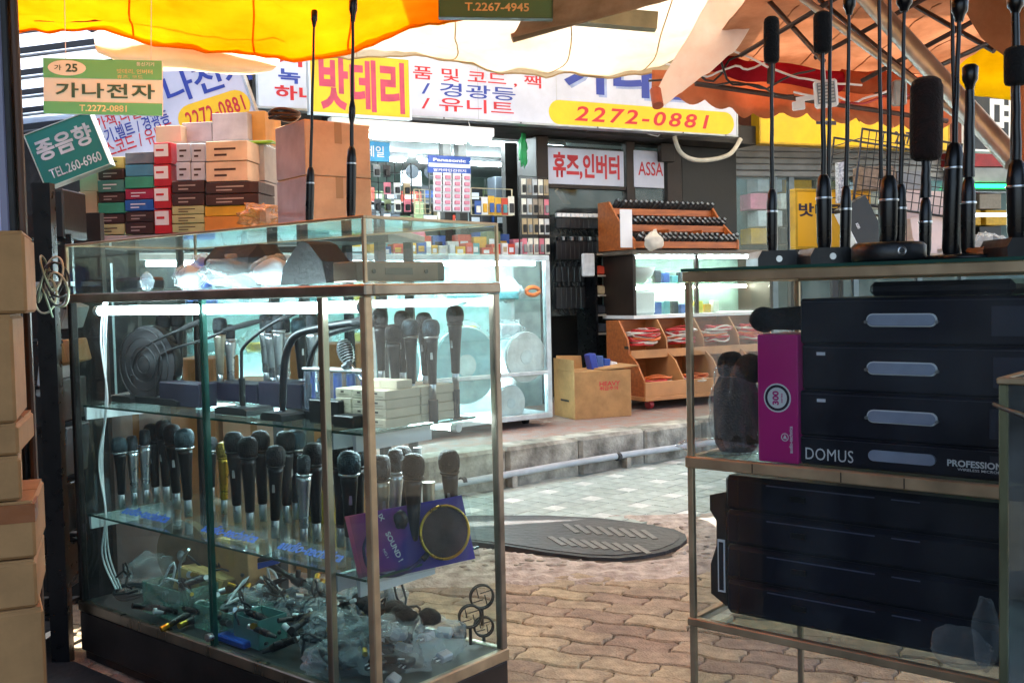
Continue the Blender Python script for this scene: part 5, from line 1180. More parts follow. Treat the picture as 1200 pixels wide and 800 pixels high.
# ---- mic-like plug rack
wood = mat('orange_wood', '#b5652f', .45, 0, .2, 6, .08, col2='#8d4a20', stretch=(1, 6, 6)); 
WR = -.75
xr0, xr1 = fx(743, 260, WR), fx(862, 260, WR); zr0 = fz(790, 292, WR); zr1 = fz(790, 234, WR); W = xr1 - xr0; H = zr1 - zr0
rk = thing('wooden_plug_rack', 'sloped orange wooden rack holding three tiers of black plug adapters', 'rack', F @ Matrix.Translation((xr0, WR, zr0)))
for x in (-.02, W): put('side', MB().add(*(lambda pts: ([(x, y, z) for y, z in pts] + [(x + .02, y, z) for y, z in pts], [tuple(range(6)), tuple(range(11, 5, -1))] + [(i, 6 + i, 6 + (i + 1) % 6, (i + 1) % 6) for i in range(6)]))([(-.02, 0), (.5, 0), (.5, H), (.34, H), (.2, H * .6), (-.02, H * .18)])), wood, rk)
for k in range(3):
    y0 = k * .17; z_ = .03 + k * H * .36
    put('shelf_board', MB().box(.001, W - .001, y0, y0 + .16, z_ - .02, z_), wood, rk); put('lip', MB().box(.001, W - .001, y0 - .015, y0 - .001, z_ - .02, z_ + .035), wood, rk)
for x in (W * .33, W * .66): put('divider', MB().box(x - .005, x + .005, .0, .4, .031, H * .4), wood, rk)
for k in range(3):
    for i in range(19):
        M = rk.matrix_world @ Matrix.Translation((W * (i + .6) / 19.4, k * .17 + .04, .035 + k * H * .36)) @ Matrix.Rotation(R(random.uniform(-6, 6)), 4, 'Y') @ Matrix.Rotation(R(28), 4, 'Y') @ Matrix.Rotation(R(30), 4, 'X')
        t = thing('plug_adapter', f'black plug adapter on the {("lowest", "middle", "top")[k]} tier of the orange wooden rack, {ORD[i]} from the doorway', 'plug adapter', M, 'plug adapters in the wooden rack')
        put('body', MB().cyl((0, 0, 0), (0, 0, .12), .023, 10, r1=.027), BLACK, t); put('tip', MB().cyl((0, 0, .1205), (0, 0, .135), .014, 8), SILVER, t); put('ring', MB().cyl((0, 0, .09), (0, 0, .103), .0285, 10), SILVER if k < 2 else RUBBER, t)
solo('white_bag', MB().blob((0, 0, .06), (.085, .06, .075), 5, .12, 1.6, 14).blob((.01, 0, .125), (.022, .016, .035), 9, .25, 3, 10), mat('white_plastic_bag', '#dfd9cf', .5), 'knotted white plastic bag in front of the wooden plug rack', 'plastic bag', F @ Matrix.Translation((xr0 + .08, WR - .16, zr0 - .005)))
s = solo('hanging_white_card', MB().box(0, .12, 0, .01, 0, .32), PAPER, 'tall pale card standing at the doorway end of the wooden rack', 'card', F @ Matrix.Translation((xr0 - .14, WR, fz(715, 290, WR))))
s = solo('hanging_white_card', MB().box(0, .13, 0, .03, 0, .2, .01), GM[0], 'white tub hung on the dark upright beside the hanging adapters', 'tub', F @ Matrix.Translation((fx(683, 310, -.4), -.4, fz(690, 324, -.4))))
# ---- dark narrow shelf unit behind carton (696..722)
x0, x1 = fx(698, 340, -.3), fx(724, 340, -.3); z1 = fz(710, 296, -.3)
nu_ = thing('narrow_shelf', 'narrow dark glass-fronted shelf between the adapters and the trolley', 'shelf', F @ Matrix.Translation((x0, -.3, S0)))
for x in (0, x1 - x0 - .02): put('upright', MB().box(x, x + .02, 0, .3, 0, z1 - S0), BLACKM, nu_)
for i, py in enumerate((297, 322, 345, 368, 390)):
    z_ = fz(710, py, -.3) - S0; put('shelf_board', MB().box(.021, x1 - x0 - .021, 0, .3, z_ - .015, z_), GM[13], nu_)
    if i: solo('goods_pile', MB().box(0, x1 - x0 - .06, 0, .2, 0, .08, .015), GM[(9, 4, 8, 9, 12)[i]], f'pile of {("", "black", "red", "tan", "dark")[i]} goods in the narrow dark shelf', 'goods', F @ Matrix.Translation((x0 + .03, -.28, S0 + z_ + .0005)))

# ---- far dark glass cabinet with bowl (725..870)
WC = -.7
xc0, xc1 = fx(742, 330, WC), fx(905, 330, WC); zc0 = fz(790, 372, WC); zc1 = zr0 - .004; W = xc1 - xc0; H = zc1 - zc0
dc = thing('glass_display_cabinet', 'dark-framed glass cabinet under the wooden rack with a white bowl and yellow packs', 'display cabinet', F @ Matrix.Translation((xc0, WC, zc0)))
put('top', MB().box(-.03, W + .03, -.04, .5, H - .04, H, .006), mat('grey_brown_top', '#6b6257', .5), dc)
for x in (0, W * .43, W - .03): put('upright', MB().box(x, x + .03, 0, .03, .03, H - .041), DKBROWN, dc)
put('back', MB().box(0, W, .44, .46, .03, H - .041), mat('cab_back', '#5d7470', .6), dc); put('side', MB().box(.0, .02, .031, .439, .03, H - .041), DKBROWN, dc); put('side', MB().box(W - .02, W, .031, .439, .03, H - .041), DKBROWN, dc)
put('floor_panel', MB().box(0, W, 0, .46, 0, .029), WHITEP, dc); put('shelf_board', MB().box(.031, W - .031, .04, .42, H * .5, H * .5 + .01), GLASSG, dc)
put('pane', MB().box(.031, W * .43, .008, .014, .03, H - .041), GLASS, dc); put('pane', MB().box(W * .43 + .031, W - .031, .008, .014, .03, H - .041), GLASS, dc)
o = put('light_tube', MB().cyl((.1, .3, H * .5 - .03), (W - .05, .3, H * .5 - .03), .012, 10), emis('warm_white_tube', '#fff6dc', 40.), dc)
o = put('light_tube', MB().cyl((.1, .1, H - .06), (W - .05, .1, H - .06), .01, 10), emis('cab_tube', '#e8fbff', 26.), dc)
solo('white_bowl', MB().lathe([(0, 0), (.06, 0), (.13, .07), (.155, .14), (.15, .14), (.12, .07), (0, .012)], 24), WHITEP, 'white round bowl in the dark-framed cabinet', 'bowl', dc.matrix_world @ Matrix.Translation((.2, .2, H * .5 + .011)))
solo('white_tub', MB().box(0, .27, 0, .2, 0, H * .36, .02), WHITEP, 'white plastic tub below the bowl in the dark-framed cabinet', 'tub', dc.matrix_world @ Matrix.Translation((.05, .1, .03)))
for i in range(16):
    lv = i % 2; m = ([GM[5], GM[12], GM[6]] if i < 8 else [GM[3], mat('bright_yellow', '#d9c92f', .4), GM[7]])[i % 3]
    solo('small_pack', MB().box(0, .07, 0, .06, 0, random.uniform(.06, .13), .004), m, f'{"blue or dark" if i < 8 else "yellow or cream"} small pack in the dark-framed cabinet, {("lower", "upper")[lv]} level, {ORD[i // 2]} along', 'pack', dc.matrix_world @ Matrix.Translation((.36 + (i // 2) * .095, .16, (.03, H * .5 + .0105)[lv])), 'packs in the dark-framed cabinet')
# ---- wooden trolley with bins and red cables
WT = -1.05
xt0, xt1 = fx(754, 420, WT), fx(925, 420, WT); ztT = fz(790, 375, WT); W = xt1 - xt0; z_b = S0 + .11
tr = thing('wooden_trolley', 'orange wooden trolley with two rows of open bins on red wheels', 'trolley', F @ Matrix.Translation((xt0, WT, 0)))
H = ztT - z_b
def side(x, th=.018):
    pts = [(0, z_b), (.5, z_b), (.5, ztT), (.34, ztT), (.22, z_b + H * .75), (.2, z_b + H * .55), (.1, z_b + H * .45), (.0, z_b + H * .22)]
    n = len(pts); return MB().add([(x, y, z) for y, z in pts] + [(x + th, y, z) for y, z in pts], [tuple(range(n)), tuple(range(2 * n - 1, n - 1, -1))] + [(i, n + i, n + (i + 1) % n, (i + 1) % n) for i in range(n)])
put('end_panel', side(0), wood, tr); put('end_panel', side(W - .018), wood, tr)
for k in range(1, 4): put('divider', side(W * k / 4, .012), mat('pale_wood', '#c48a57', .5, 0, .15, 6), tr)
put('deck', MB().box(-.01, W + .01, -.03, .52, z_b - .035, z_b - .001, .004), mat('pale_wood'), tr); put('back_panel', MB().box(0, W, .5, .515, z_b, ztT), wood, tr)
put('front_lip', MB().box(.0, W, -.02, -.002, z_b, z_b + .12, .003), mat('pale_wood'), tr); put('shelf_board', MB().box(.019, W - .019, .21, .499, z_b + H * .5, z_b + H * .53), wood, tr); put('shelf_lip', MB().box(.019, W - .019, .19, .208, z_b + H * .49, z_b + H * .6), mat('pale_wood'), tr)
put('handle_hole', MB().box(-.0008, -.0002, .2, .26, z_b + H * .62, z_b + H * .66), BLACK, tr)
for (x, y) in ((.1, .06), (W * .5, .06), (W - .1, .06), (.1, .44), (W - .1, .44)):
    wh = put('wheel', MB().cyl((x - .02, y, S0 + .04), (x + .02, y, S0 + .04), .038, 16), mat('red_wheel', '#a8323a', .4), tr); put('fork', MB().box(x - .028, x + .028, y - .02, y + .02, S0 + .06, z_b - .036, .004), SILVER, wh)
REDC = [mat('red_cable', '#c22a2e', .35), mat('white_cable', '#d9d2c8', .4), mat('orange_cable', '#d96a2a', .4)]
for k in range(4):
    for lv in range(2):
        t = thing('cable_bundle', f'red and white cable bundle in the {("lower", "upper")[lv]} trolley bins, {ORD[k]} from the big carton', 'cable bundle', F @ Matrix.Translation((xt0 + W * (k + .5) / 4, WT + (.12, .3)[lv], (z_b + .004, z_b + H * .53 + .004)[lv])), 'cable bundles in the trolley bins')
        for j in range(8 if lv else 4): put('cable_loop', MB().tube([(p[0], p[1], p[2]) for p in coil((random.uniform(-.03, .03), random.uniform(-.04, 0), .016 * j + .02), .125, 2, .01, k * 7 + j + lv * 50, .1, 26)], .0085, 6), REDC[(0, 1, 0, 2, 1, 0, 1, 0)[j]], t)
# ---- carton on the sidewalk with blue packs
x0, x1 = fx(652, 480, -1.0), fx(722, 480, -1.0); h_ = fz(690, 432, -1.0) - S0
t = carton('open brown shipping carton holding blue packs on the kerbside', frame(F @ Vector((x0 + .04, -1.2, S0)), 30 - 8), x1 - x0 - .08, .38, h_, CARD, False, tape=False)
t.name = 'shipping_carton'
M = t.matrix_world; w_ = x1 - x0 - .08
put('flap', MB().prism([(0, h_), (w_ * .5, h_), (w_ * .48, h_ + .1), (.02, h_ + .11)], .36, .366), CARD, t); put('flap', MB().box(0, .004, 0, .38, h_, h_ + .09), CARD, t); put('flap', MB().prism([(w_ * .5, h_ + .001), (w_ * 1.15, h_ + .02), (w_ * 1.12, h_ + .03), (w_ * .5, h_ + .01)], .0, .3), CARD, t)
text(t, 'HEAVY', w_ * .62, h_ * .72, .18, .035, RED, -.002); text(t, '취급주의', w_ * .6, h_ * .62, .16, .03, RED, -.002)
tl_ = MB().box(-.002, -.0008, .1, .25, h_ * .35, h_ * .39); put('print', tl_, BLACK, t)
for i in range(4): solo('blue_pack', MB().box(0, .06, 0, .1, 0, .2, .006), (BLUE, GM[5], mat('blue_plastic'), GM[1])[i], f'blue and white pack sticking out of the open carton, {ORD[i]} from its far flap', 'pack', M @ Matrix.Translation((w_ * .5 + i * .05, .15 + .03 * i, h_ - .08 - .02 * i)) @ Matrix.Rotation(R(-12 + i * 9), 4, 'Y'), 'blue packs in the open carton')
# ---- glass cabinets on the sidewalk behind the lit cabinet
GX = frame(V(648, 500, 7.6).xy.to_3d(), 36)
gl = 3.0; zt_g = V(648, 299, 7.6).z; b0 = S0 + .1
g1 = thing('glass_display_cabinet', 'white-framed glass counter cabinet with round speaker covers across the alley', 'display cabinet', GX)
WF = mat('white_alu', '#cdd6da', .35, .5)
for x in (-gl, -gl * .5, -.04):
    for y in (0, .45): put('post', MB().box(x, x + .04, y, y + .04, b0, zt_g - .041), WF, g1)
for y in (0, .45):
    put('rail', MB().box(-gl, 0, y, y + .04, zt_g - .04, zt_g, .004), WF, g1); put('rail', MB().box(-gl, 0, y - .002, y + .042, b0 - .04, b0 - .001, .004), WF, g1); put('rail', MB().box(-gl, 0, y - .002, y + .038, b0 + .28, b0 + .31, .004), WF, g1)
put('rail', MB().box(-.038, .002, .041, .449, zt_g - .04, zt_g, .004), WF, g1); put('rail', MB().box(-.038, .002, .041, .449, b0 + .28, b0 + .31, .004), WF, g1)
put('pane', MB().box(-gl, -.04, .01, .016, b0, zt_g - .041), GLASS, g1); put('pane', MB().box(-.012, -.006, .041, .449, b0, zt_g - .041), GLASS, g1)
put('top_glass', MB().box(-gl, 0, .002, .49, zt_g + .0005, zt_g + .007), GLASS, g1); put('back', MB().box(-gl, -.04, .44, .448, b0, zt_g - .041), mat('pale_cyan_board', '#bfd3d6', .6), g1)
put('base', MB().box(-gl, 0, .02, .47, b0 - .0395, b0 - .002), WF, g1)
for z in (zt_g - .32, zt_g - .6): put('glass_shelf', MB().box(-gl + .05, -.05, .05, .43, z - .008, z), GLASSG, g1)
for x in (-.12, -gl * .5, -gl + .1): put('caster', MB().cyl((x, .2, S0 + .035), (x + .03, .2, S0 + .035), .033, 14), BLACK, g1)
put('light_tube', MB().cyl((-gl + .1, .06, zt_g - .06), (-.1, .06, zt_g - .06), .014, 10), emis('cabinet_tube_far', '#dff6ff', 34.), g1)
put('light_tube', MB().cyl((-gl + .1, .38, b0 + .26), (-.1, .38, b0 + .26), .012, 10), emis('cabinet_tube_far'), g1)
def gx(px, py, y): return at(GX, px, py, y)
DISCW = mat('white_speaker_cover', '#dfe4e4', .5, bump=.3); DISCB = mat('cyan_speaker_cover', '#8fc4d0', .5)
def cover(lab, px, py, r_px, y, m, ring=False):
    x, z = gx(px, py, y); r_ = r_px / 1208 * 7.6; t = thing('speaker_cover', lab, 'speaker cover', GX @ Matrix.Translation((x, y, z)), 'round speaker covers')
    put('disc', disc(0, 0, r_, -.03, -.002, 36), m, t); put('hub', disc(0, 0, r_ * .3, -.034, -.0305, 24), WF, t); put('rim', MB().tube([(math.cos(a / 36 * 6.2832) * r_ * 1.02, -.015, math.sin(a / 36 * 6.2832) * r_ * 1.02) for a in range(37)], .008, 6), WF, t)
cover('big white round speaker cover behind the end glass across the alley', 614, 418, 28, .08, DISCW); cover('pale white disc low behind the corner of the lit cabinet', 596, 472, 20, .1, DISCW)
cover('large cyan round speaker cover seen through the lit cabinet', 544, 428, 42, .1, DISCB); cover('cyan round speaker cover farther along, half hidden by microphones', 455, 430, 36, .1, DISCB); cover('small pale disc on the upper glass shelf across the alley', 594, 340, 14, .2, DISCW)
random.seed(5)
for i in range(14):
    lv = i % 2; x = -.25 - (i // 2) * .38; z = (zt_g - .32, zt_g - .6)[lv] + .001; c_ = random.choice(['blue', 'white', 'grey', 'amber', 'teal']); m = {'blue': GM[5], 'white': GM[1], 'grey': GM[0], 'amber': GM[3], 'teal': GM[6]}[c_]
    t = thing('product_bag', f'{c_} bagged product on the {("upper", "lower")[lv]} glass shelf across the alley, {ORD[i // 2]} from the end', 'product', GX @ Matrix.Translation((x, .15, z)), 'bagged products in the white-framed cabinet')
    put('item', MB().box(-.1, .08, 0, .12, 0, random.uniform(.04, .12), .01), m, t); put('film', MB().blob((0, .06, .06), (.14, .09, .07), i, .25, 3, 10), BAG, t)
t = thing('orange_coil', 'orange coiled tape on the upper glass shelf at the cabinet end', 'tape', GX @ Matrix.Translation((gx(624, 325, .2)[0], .2, zt_g - .32 + .03))); put('roll', MB().tube([(math.cos(a / 20 * 6.2832) * .06, 0, math.sin(a / 20 * 6.2832) * .03 + .03) for a in range(21)], .016, 8), mat('orange_plastic', '#e06a2a', .4), t)
# ================================================================== SECOND SHOP (beyond, to the right)
F2 = frame((F @ Vector((fx(866), .3, 0))).xy.to_3d(), 14)
shop2 = thing('shop_building', 'grey-shuttered shop farther along the alley under a yellow sign', 'shop', F2)
def gz(px, py, y=0): return at(F2, px, py, y)[1]
def gxx(px, y=0): return at(F2, px, 250, y)[0]
z_a, z_b2 = gz(1000, 208), gz(1000, 172)
put('upper_wall', MB().box(0, 7, .05, .3, z_b2, 4.4), mat('red_brown_wall', '#6b3a30', .7), shop2)
for k in range(5): put('shutter_slat', MB().box(0, gxx(1128), -.02 - .004 * (k % 2), .28, lerp(z_a, z_b2, k / 5) + .002, lerp(z_a, z_b2, (k + 1) / 5) - .002, .008), mat('grey_shutter', '#8d8f90', .5, .4, .15, 6, .05), shop2)
put('side_wall', MB().box(-.04, .05, -.03, .3, S0, z_b2), mat('pale_jamb', '#b9c2c4', .5), shop2)
for px in (905, 925, 1000, 1075, 1126): put('frame', MB().box(gxx(px), gxx(px) + .06, .0, .06, S0, z_a), mat('steel_blue_frame', '#76828a', .4, .6), shop2)
put('window_pane', MB().box(.06, gxx(1126), .02, .03, S0 + .02, z_a - .005), glass('shop_glass'), shop2)
put('interior_back_wall', MB().box(-.1, 7, 2.6, 2.7, S0, 3), mat('dim_teal_wall', '#5d7577', .8, 0, .3, 3), shop2)
put('interior_ceiling', MB().box(-.1, 7, .31, 2.6, z_b2, z_b2 + .05), mat('white_ceiling'), shop2); put('interior_side_wall', MB().box(-.1, -.05, .31, 2.6, S0, z_b2), mat('dim_teal_wall'), shop2)
put('roof', MB().box(0, 7, .05, 2.8, 4.4, 4.5), DK, shop2)
t = thing('fluorescent_lamp', 'fluorescent lamp inside the grey-shuttered shop', 'ceiling lamp', F2 @ Matrix.Translation((.3, 1.4, z_b2 - .08))); put('housing', MB().box(0, 1.2, -.06, .06, .02, .07), WHITEP, t); put('tube', MB().cyl((.02, 0, 0), (1.18, 0, 0), .016, 10), emis('shop2_tube', '#e8fbff', 30.), t)
random.seed(3)
for r in range(4):
    z = gz(960, 285 - r * 20, 2.2)
    for i in range(9):
        m = random.choice(GM); solo('stacked_carton', MB().box(0, .34, 0, .3, 0, .2, .006), m, f'{m.name.split("_")[-1]} carton on shelf {("one", "two", "three", "four")[r]} behind the shutter-shop glass, {ORD[i]} along', 'box', F2 @ Matrix.Translation((gxx(880, 2.2) + i * .42 + .1 * (r % 2), 2.2, z)), 'cartons behind the shutter-shop glass')
t = thing('green_neon_line', 'thin glowing green light line over the far right shopfront', 'neon light', F2 @ Matrix.Translation((gxx(1120, -.1), -.1, gz(1150, 218, -.1)))); L_ = gxx(1200, -.1) - gxx(1120, -.1) + .6
put('tube', MB().cyl((0, 0, 0), (L_, 0, 0), .022, 8), emis('green_neon', '#18ff5a', 3.5), t); put('backing', MB().box(0, L_, .03, .08, -.06, .06), BLACKM, t)
t = thing('white_light_line', 'thin pale light strip low behind the far right shopfront', 'light', F2 @ Matrix.Translation((gxx(1100, .9), .9, gz(1150, 252, .9)))); put('tube', MB().cyl((0, 0, 0), (2.4, 0, 0), .02, 8), emis('pale_strip', '#dfeeff', 4.), t)
solo('red_fascia', MB().box(gxx(1110, -.12), gxx(1110, -.12) + 3, -.12, .0, gz(1150, 195, -.12), gz(1150, 180, -.12)), mat('dark_red_paint', '#8e1f26', .5), 'dark red fascia board over the far right shopfront', 'fascia', F2)
solo('grey_fascia', MB().box(gxx(1112, -.1), gxx(1112, -.1) + 3, -.1, .0, gz(1150, 213, -.1), gz(1150, 196.5, -.1)), mat('grey_shutter'), 'pale grey metal band under the red fascia', 'fascia', F2)
# its signs
p0 = V(889, 168, 10.0); p1 = V(1112, 178, 10.9)
s3 = sign('long yellow shop sign with dark number lettering under the orange awning', p0, p1, (p0.z + p1.z) / 2, .75, YEL, mat('sign_yellow_edge', '#c99d10', .5), .12)
tpx(s3, '2271-0996', (1048, 155, 1104, 170), mat('dark_print'), -.014, off=.02); tpx(s3, '대  성', (990, 118, 1075, 146), mat('dark_print'), -.014, off=.05)
tpx(s3, '전', (950, 118, 980, 146), mat('dark_print'), -.014, off=.05)
p0 = V(1137, 178, 9.4); p1 = V(1232, 181, 9.8)
s4 = sign('black shop sign with a white edge and big white letter at the far right', p0, p1, (p0.z + p1.z) / 2, .62, mat('sign_black', '#15171c', .4), WHITEP, .1)
tpx(s4, '며', (1160, 112, 1187, 162), WHITEP, -.014, off=.03); tpx(s4, '2264', (1182, 165, 1206, 176), WHITEP, -.014, off=.01)
# freestanding yellow board
Y1 = 7.4
p0 = V(931, 289, Y1); p1 = V(1019, 288, Y1 + .25)
s5 = sign('upright yellow board with black battery lettering behind the microphones', p0, p1, V(931, 292, Y1).z, .43, mat('amber_board', '#f0b40c', .45, 0, .05, 3), mat('sign_yellow_edge'), .05, name='yellow_board')
tpx(s5, '밧데리', (936, 238, 990, 254), mat('dark_print'), -.014, off=.03)
zb_ = s5.matrix_world.translation.z; put('leg', MB().box(.03, .06, .0, .03, -zb_ + S0 * 0 + .0, -.001), RUBBER, s5); put('leg', MB().box(.40, .43, .0, .03, -zb_, -.001), RUBBER, s5)
# display table behind the right cabinet carrying things
TB = frame(V(1020, 300, 7.0).xy.to_3d(), 10)
tb = thing('trestle_table', 'plain table behind the microphones carrying cartons and wire baskets', 'table', TB); ztb = V(1060, 297, 7.0).z
put('top', MB().box(-.3, 1.9, 0, .8, ztb - .03, ztb, .004), GM[13], tb)
for x in (-.25, 1.8):
    for y in (.05, .7): put('leg', MB().box(x, x + .04, y, y + .04, 0, ztb - .031), RUBBER, tb)
def tq(px, py, y=.1): return at(TB, px, py, y)
wb = thing('wire_basket', 'black wire grid basket tilted on the cartons', 'basket', TB @ Matrix.Translation((tq(1000, 238)[0], .1, tq(1000, 238)[1])) @ Matrix.Rotation(R(8), 4, 'Y'))
W, H = tq(1118, 200)[0] - tq(1000, 200)[0], tq(1000, 150)[1] - tq(1000, 238)[1]
put('rim', MB().tube([(0, 0, 0), (0, 0, H), (W, 0, H), (W, 0, 0), (0, 0, 0)], .010, 8).tube([(0, .4, 0), (0, .4, H), (W, .4, H), (W, .4, 0), (0, .4, 0)], .010, 8), BLACKM, wb)
for k in range(1, 14): put('wire', MB().cyl((W * k / 14, 0, 0), (W * k / 14, 0, H), .0035, 6), BLACKM, wb)
for k in range(1, 8): put('wire', MB().cyl((0, 0, H * k / 8), (W, 0, H * k / 8), .0035, 6), BLACKM, wb)
for k in range(0, 8): put('wire', MB().cyl((0, 0, H * k / 8), (0, .4, H * k / 8), .0035, 6), BLACKM, wb)
g = thing('wire_grid', 'flat wire mesh panel standing below the basket, before the yellow board', 'wire mesh', TB @ Matrix.Translation((tq(1005, 288, .06)[0], .06, ztb)))
Wg = tq(1062, 250)[0] - tq(1005, 250)[0]; Hg = tq(1030, 240)[1] - ztb
for k in range(8): put('wire', MB().cyl((Wg * k / 7, 0, 0), (Wg * k / 7, 0, Hg), .003, 6), BLACKM, g)
for k in range(6): put('wire', MB().cyl((0, .006, Hg * k / 5), (Wg, .006, Hg * k / 5), .003, 6), BLACKM, g)
def tbox(lab, box, y, d_, m, roll=0, lean=0):
    x0, z0 = tq((box[0]), box[3], y); x1, z1 = tq(box[2], box[1], y)
    t = thing('carton', lab, 'box', TB @ Matrix.Translation((x0, y, z0)) @ Matrix.Rotation(R(roll), 4, 'Y')); put('carton', MB().box(0, x1 - x0, 0, d_, 0, z1 - z0, .003), m, t); return t
PINKW = mat('pale_pink_carton', '#d9c3bb', .7, 0, .08, 6)
t = tbox('pale pinkish carton with faint red print behind the tall foam windscreen', (1058, 222, 1108, 297), .2, .3, PINKW, 3); text(t, '취급주의', .12, .22, .1, .04, RED, -.002); put('flap', MB().box(.02, .2, -.1, -.002, .0, .1), PINKW, t)
t = tbox('pale carton lying low beside the pinkish one', (1072, 255, 1125, 297), .12, .2, PINKW, -8)
t = tbox('slanted black carton with white print leaning on the basket', (1012, 238, 1045, 300), .02, .1, BLACK, -28); text(t, 'AUDIO', .06, .2, .04, .02, WHITEP, -.002, rot=R(-90)); put('white_edge', MB().box(-.006, -.001, -.004, .1, 0, .33), WHITEP, t)
t = tbox('box with red and black pattern at the foot of the black carton', (1045, 262, 1060, 297), .01, .1, mat('red_pattern', '#9a3226', .5, 0, .4, 60, 0, col2='#1c1512'), 0)
t = tbox('pale patterned panel left of the wire basket', (983, 190, 993, 238), .3, .05, mat('pale_pattern', '#d9dde0', .5, 0, .3, 60, 0, col2='#6c7580')); 
t = tbox('brown striped carton lying inside the wire basket', (1012, 195, 1050, 222), .28, .15, mat('brown_stripe', '#9c8672', .7, 0, .3, 30)); t = tbox('grey carton inside the wire basket', (1052, 200, 1090, 222), .28, .15, GM[2])
solo('crumpled_bag', MB().blob((0, 0, .06), (.12, .08, .07), 61, .3, 3, 12), BAG, 'clear crumpled bag with white and blue scraps at the far right', 'plastic bag', TB @ Matrix.Translation((tq(1160, 290, .1)[0], .1, ztb)))
solo('amp_unit', MB().box(0, .3, 0, .3, 0, .14, .006), GM[13], 'grey device under the clear bag at the far right of the table', 'device', TB @ Matrix.Translation((tq(1120, 290, .3)[0], .3, ztb)))

# ================================================================== LEFT BACKGROUND
B = frame(V(200, 270, 4.35).xy.to_3d(), -6)
zt = V(200, 274, 4.35).z
st = thing('stall_table', 'crowded wooden stall bench behind the lit cabinet', 'table', B)
put('top', MB().box(-.55, .95, 0, .7, zt - .03, zt, .004), CARDG, st)
for x in (-.5, .86):
    for y in (.04, .62): put('leg', MB().box(x, x + .04, y, y + .04, 0, zt - .031), RUBBER, st)
def bq(px, py, y=0.): return at(B, px, py, y)
BRN = mat('dark_brown_print', '#3a1f1b', .5, 0, .08, 9); CPAL = {'card': mat('peach_kraft', '#c9ab8c', .8, 0, .08, 5), 'olive': mat('olive_print', '#a8934a', .6), 'brown': BRN, 'teal': mat('teal_print', '#4e8a86', .5), 'green': mat('sea_green_print', '#3f9a7c', .5), 'lime': mat('pale_lime_print', '#b9bf8a', .6),
        'grey': mat('grey_print', '#6d7480', .6), 'blue': mat('strong_blue_print', '#2660b4', .5), 'sky': mat('steel_blue_print', '#4a88a8', .5), 'crimson': mat('crimson_print', '#a31f45', .5), 'red': mat('red_carton', '#c42431', .45), 'lilac': mat('lilac_white_print', '#c3c8dc', .6),
        'peach': mat('peach_print', '#dfc3ab', .7), 'yellow': mat('yellow_print', '#e0b02c', .5), 'orange': mat('orange_print', '#d98f3a', .5), 'plain': CARDG, 'pink': mat('pinkish_kraft', '#b8aaa4', .8)}
def stackbox(c_, box, y, d_, lab, lines=True, label=None):
    x0, z0 = bq(box[0], box[3], y); x1, z1 = bq(box[2], box[1], y); x0 = bq(box[0], (box[1] + box[3]) / 2, y)[0]; x1 = bq(box[2], (box[1] + box[3]) / 2, y)[0]
    mx = (box[0] + box[2]) / 2; z0 = max(zt + .0005, bq(mx, box[3], y)[1]); z1 = bq(mx, box[1], y)[1]
    t = thing('product_carton', lab, 'box', B @ Matrix.Translation((x0, y + random.uniform(-.004, .004), z0 + .0005)) , 'product cartons stacked on the stall bench')
    w_, h_ = x1 - x0 - .001, z1 - z0 - .0012; put('carton', MB().box(0, w_, 0, d_, 0, h_, .0018), CPAL[c_], t)
    if lines and h_ > .02:
        pm_ = PAPER if c_ in ('brown', 'blue', 'crimson', 'teal', 'green', 'sky') else BRN
        if c_ in ('brown', 'lilac', 'peach', 'lime', 'red', 'crimson', 'olive', 'teal', 'blue'):
            put('print_line', MB().box(w_ * .2, w_ * .72, -.0008, -.0002, h_ * .55, h_ * .66), CPAL['pink'] if c_ == 'brown' else pm_, t); put('print_line', MB().box(w_ * .2, w_ * .5, -.0008, -.0002, h_ * .25, h_ * .36), CPAL['pink'] if c_ == 'brown' else pm_, t)
    if label: put('label', MB().box(w_ * .05, w_ * .85, -.0018, -.001, h_ * .35, h_ * .93), PAPER, t); put('label_print', MB().box(w_ * .15, w_ * .6, -.0026, -.002, h_ * .6, h_ * .7), CPAL['red'], t)
    return t
for i in range(3): stackbox('card', (93, 198 + i * 26, 114.5, 224 + i * 26), .03, .25, f'plain peach-brown carton at the outer end of the stack, {("top", "middle", "bottom")[i]} one', False)
for c_, a, b in (('olive', 184, 198), ('brown', 198.5, 210.5), ('teal', 211, 225), ('brown', 225.5, 237), ('green', 237.5, 250), ('brown', 250.5, 262), ('lime', 262.5, 275)):
    stackbox(c_, (115, a, 146, b), .0, .22, f'{c_} carton in the second column of the stack, {"near its top" if a < 205 else "in its middle" if a < 240 else "near its foot"}' + (' above the green one' if a == 225.5 else ' below the green one' if a == 250.5 else ''))
for c_, a, b in (('grey', 178, 192), ('sky', 192.5, 206.5), ('green', 207, 220.5), ('crimson', 221, 233.5), ('blue', 234, 247), ('brown', 247.5, 260), ('brown', 260.5, 274)):
    stackbox(c_, (146.5, a, 180, b), -.01, .22, f'{c_} carton in the third column of the stack' + (', upper brown one' if a == 247.5 else ', lowest brown one' if a == 260.5 else ''))
for i in range(4): stackbox('red', (180.5, 167 + i * 26, 201, 192.5 + i * 26 + (i == 3) * 4), -.02, .2, f'red carton with a white label, {ORD[i]} from the top of its column', False, True)
for r in range(2):
    for c_ in range(2): stackbox('lilac', (207 + 17 * c_, 168 + r * 22, 223.5 + 17 * c_, 189.5 + r * 22), -.03, .2, f'pale lilac carton, {("upper", "lower")[r]} row, {("beside the red cartons", "beside the peach cartons")[c_]}')
for r in range(2): stackbox('brown', (201.5, 211.5 + 15 * r, 240, 226 + 15 * r), -.03, .2, f'{("upper", "lower")[r]} dark brown carton under the lilac cartons')
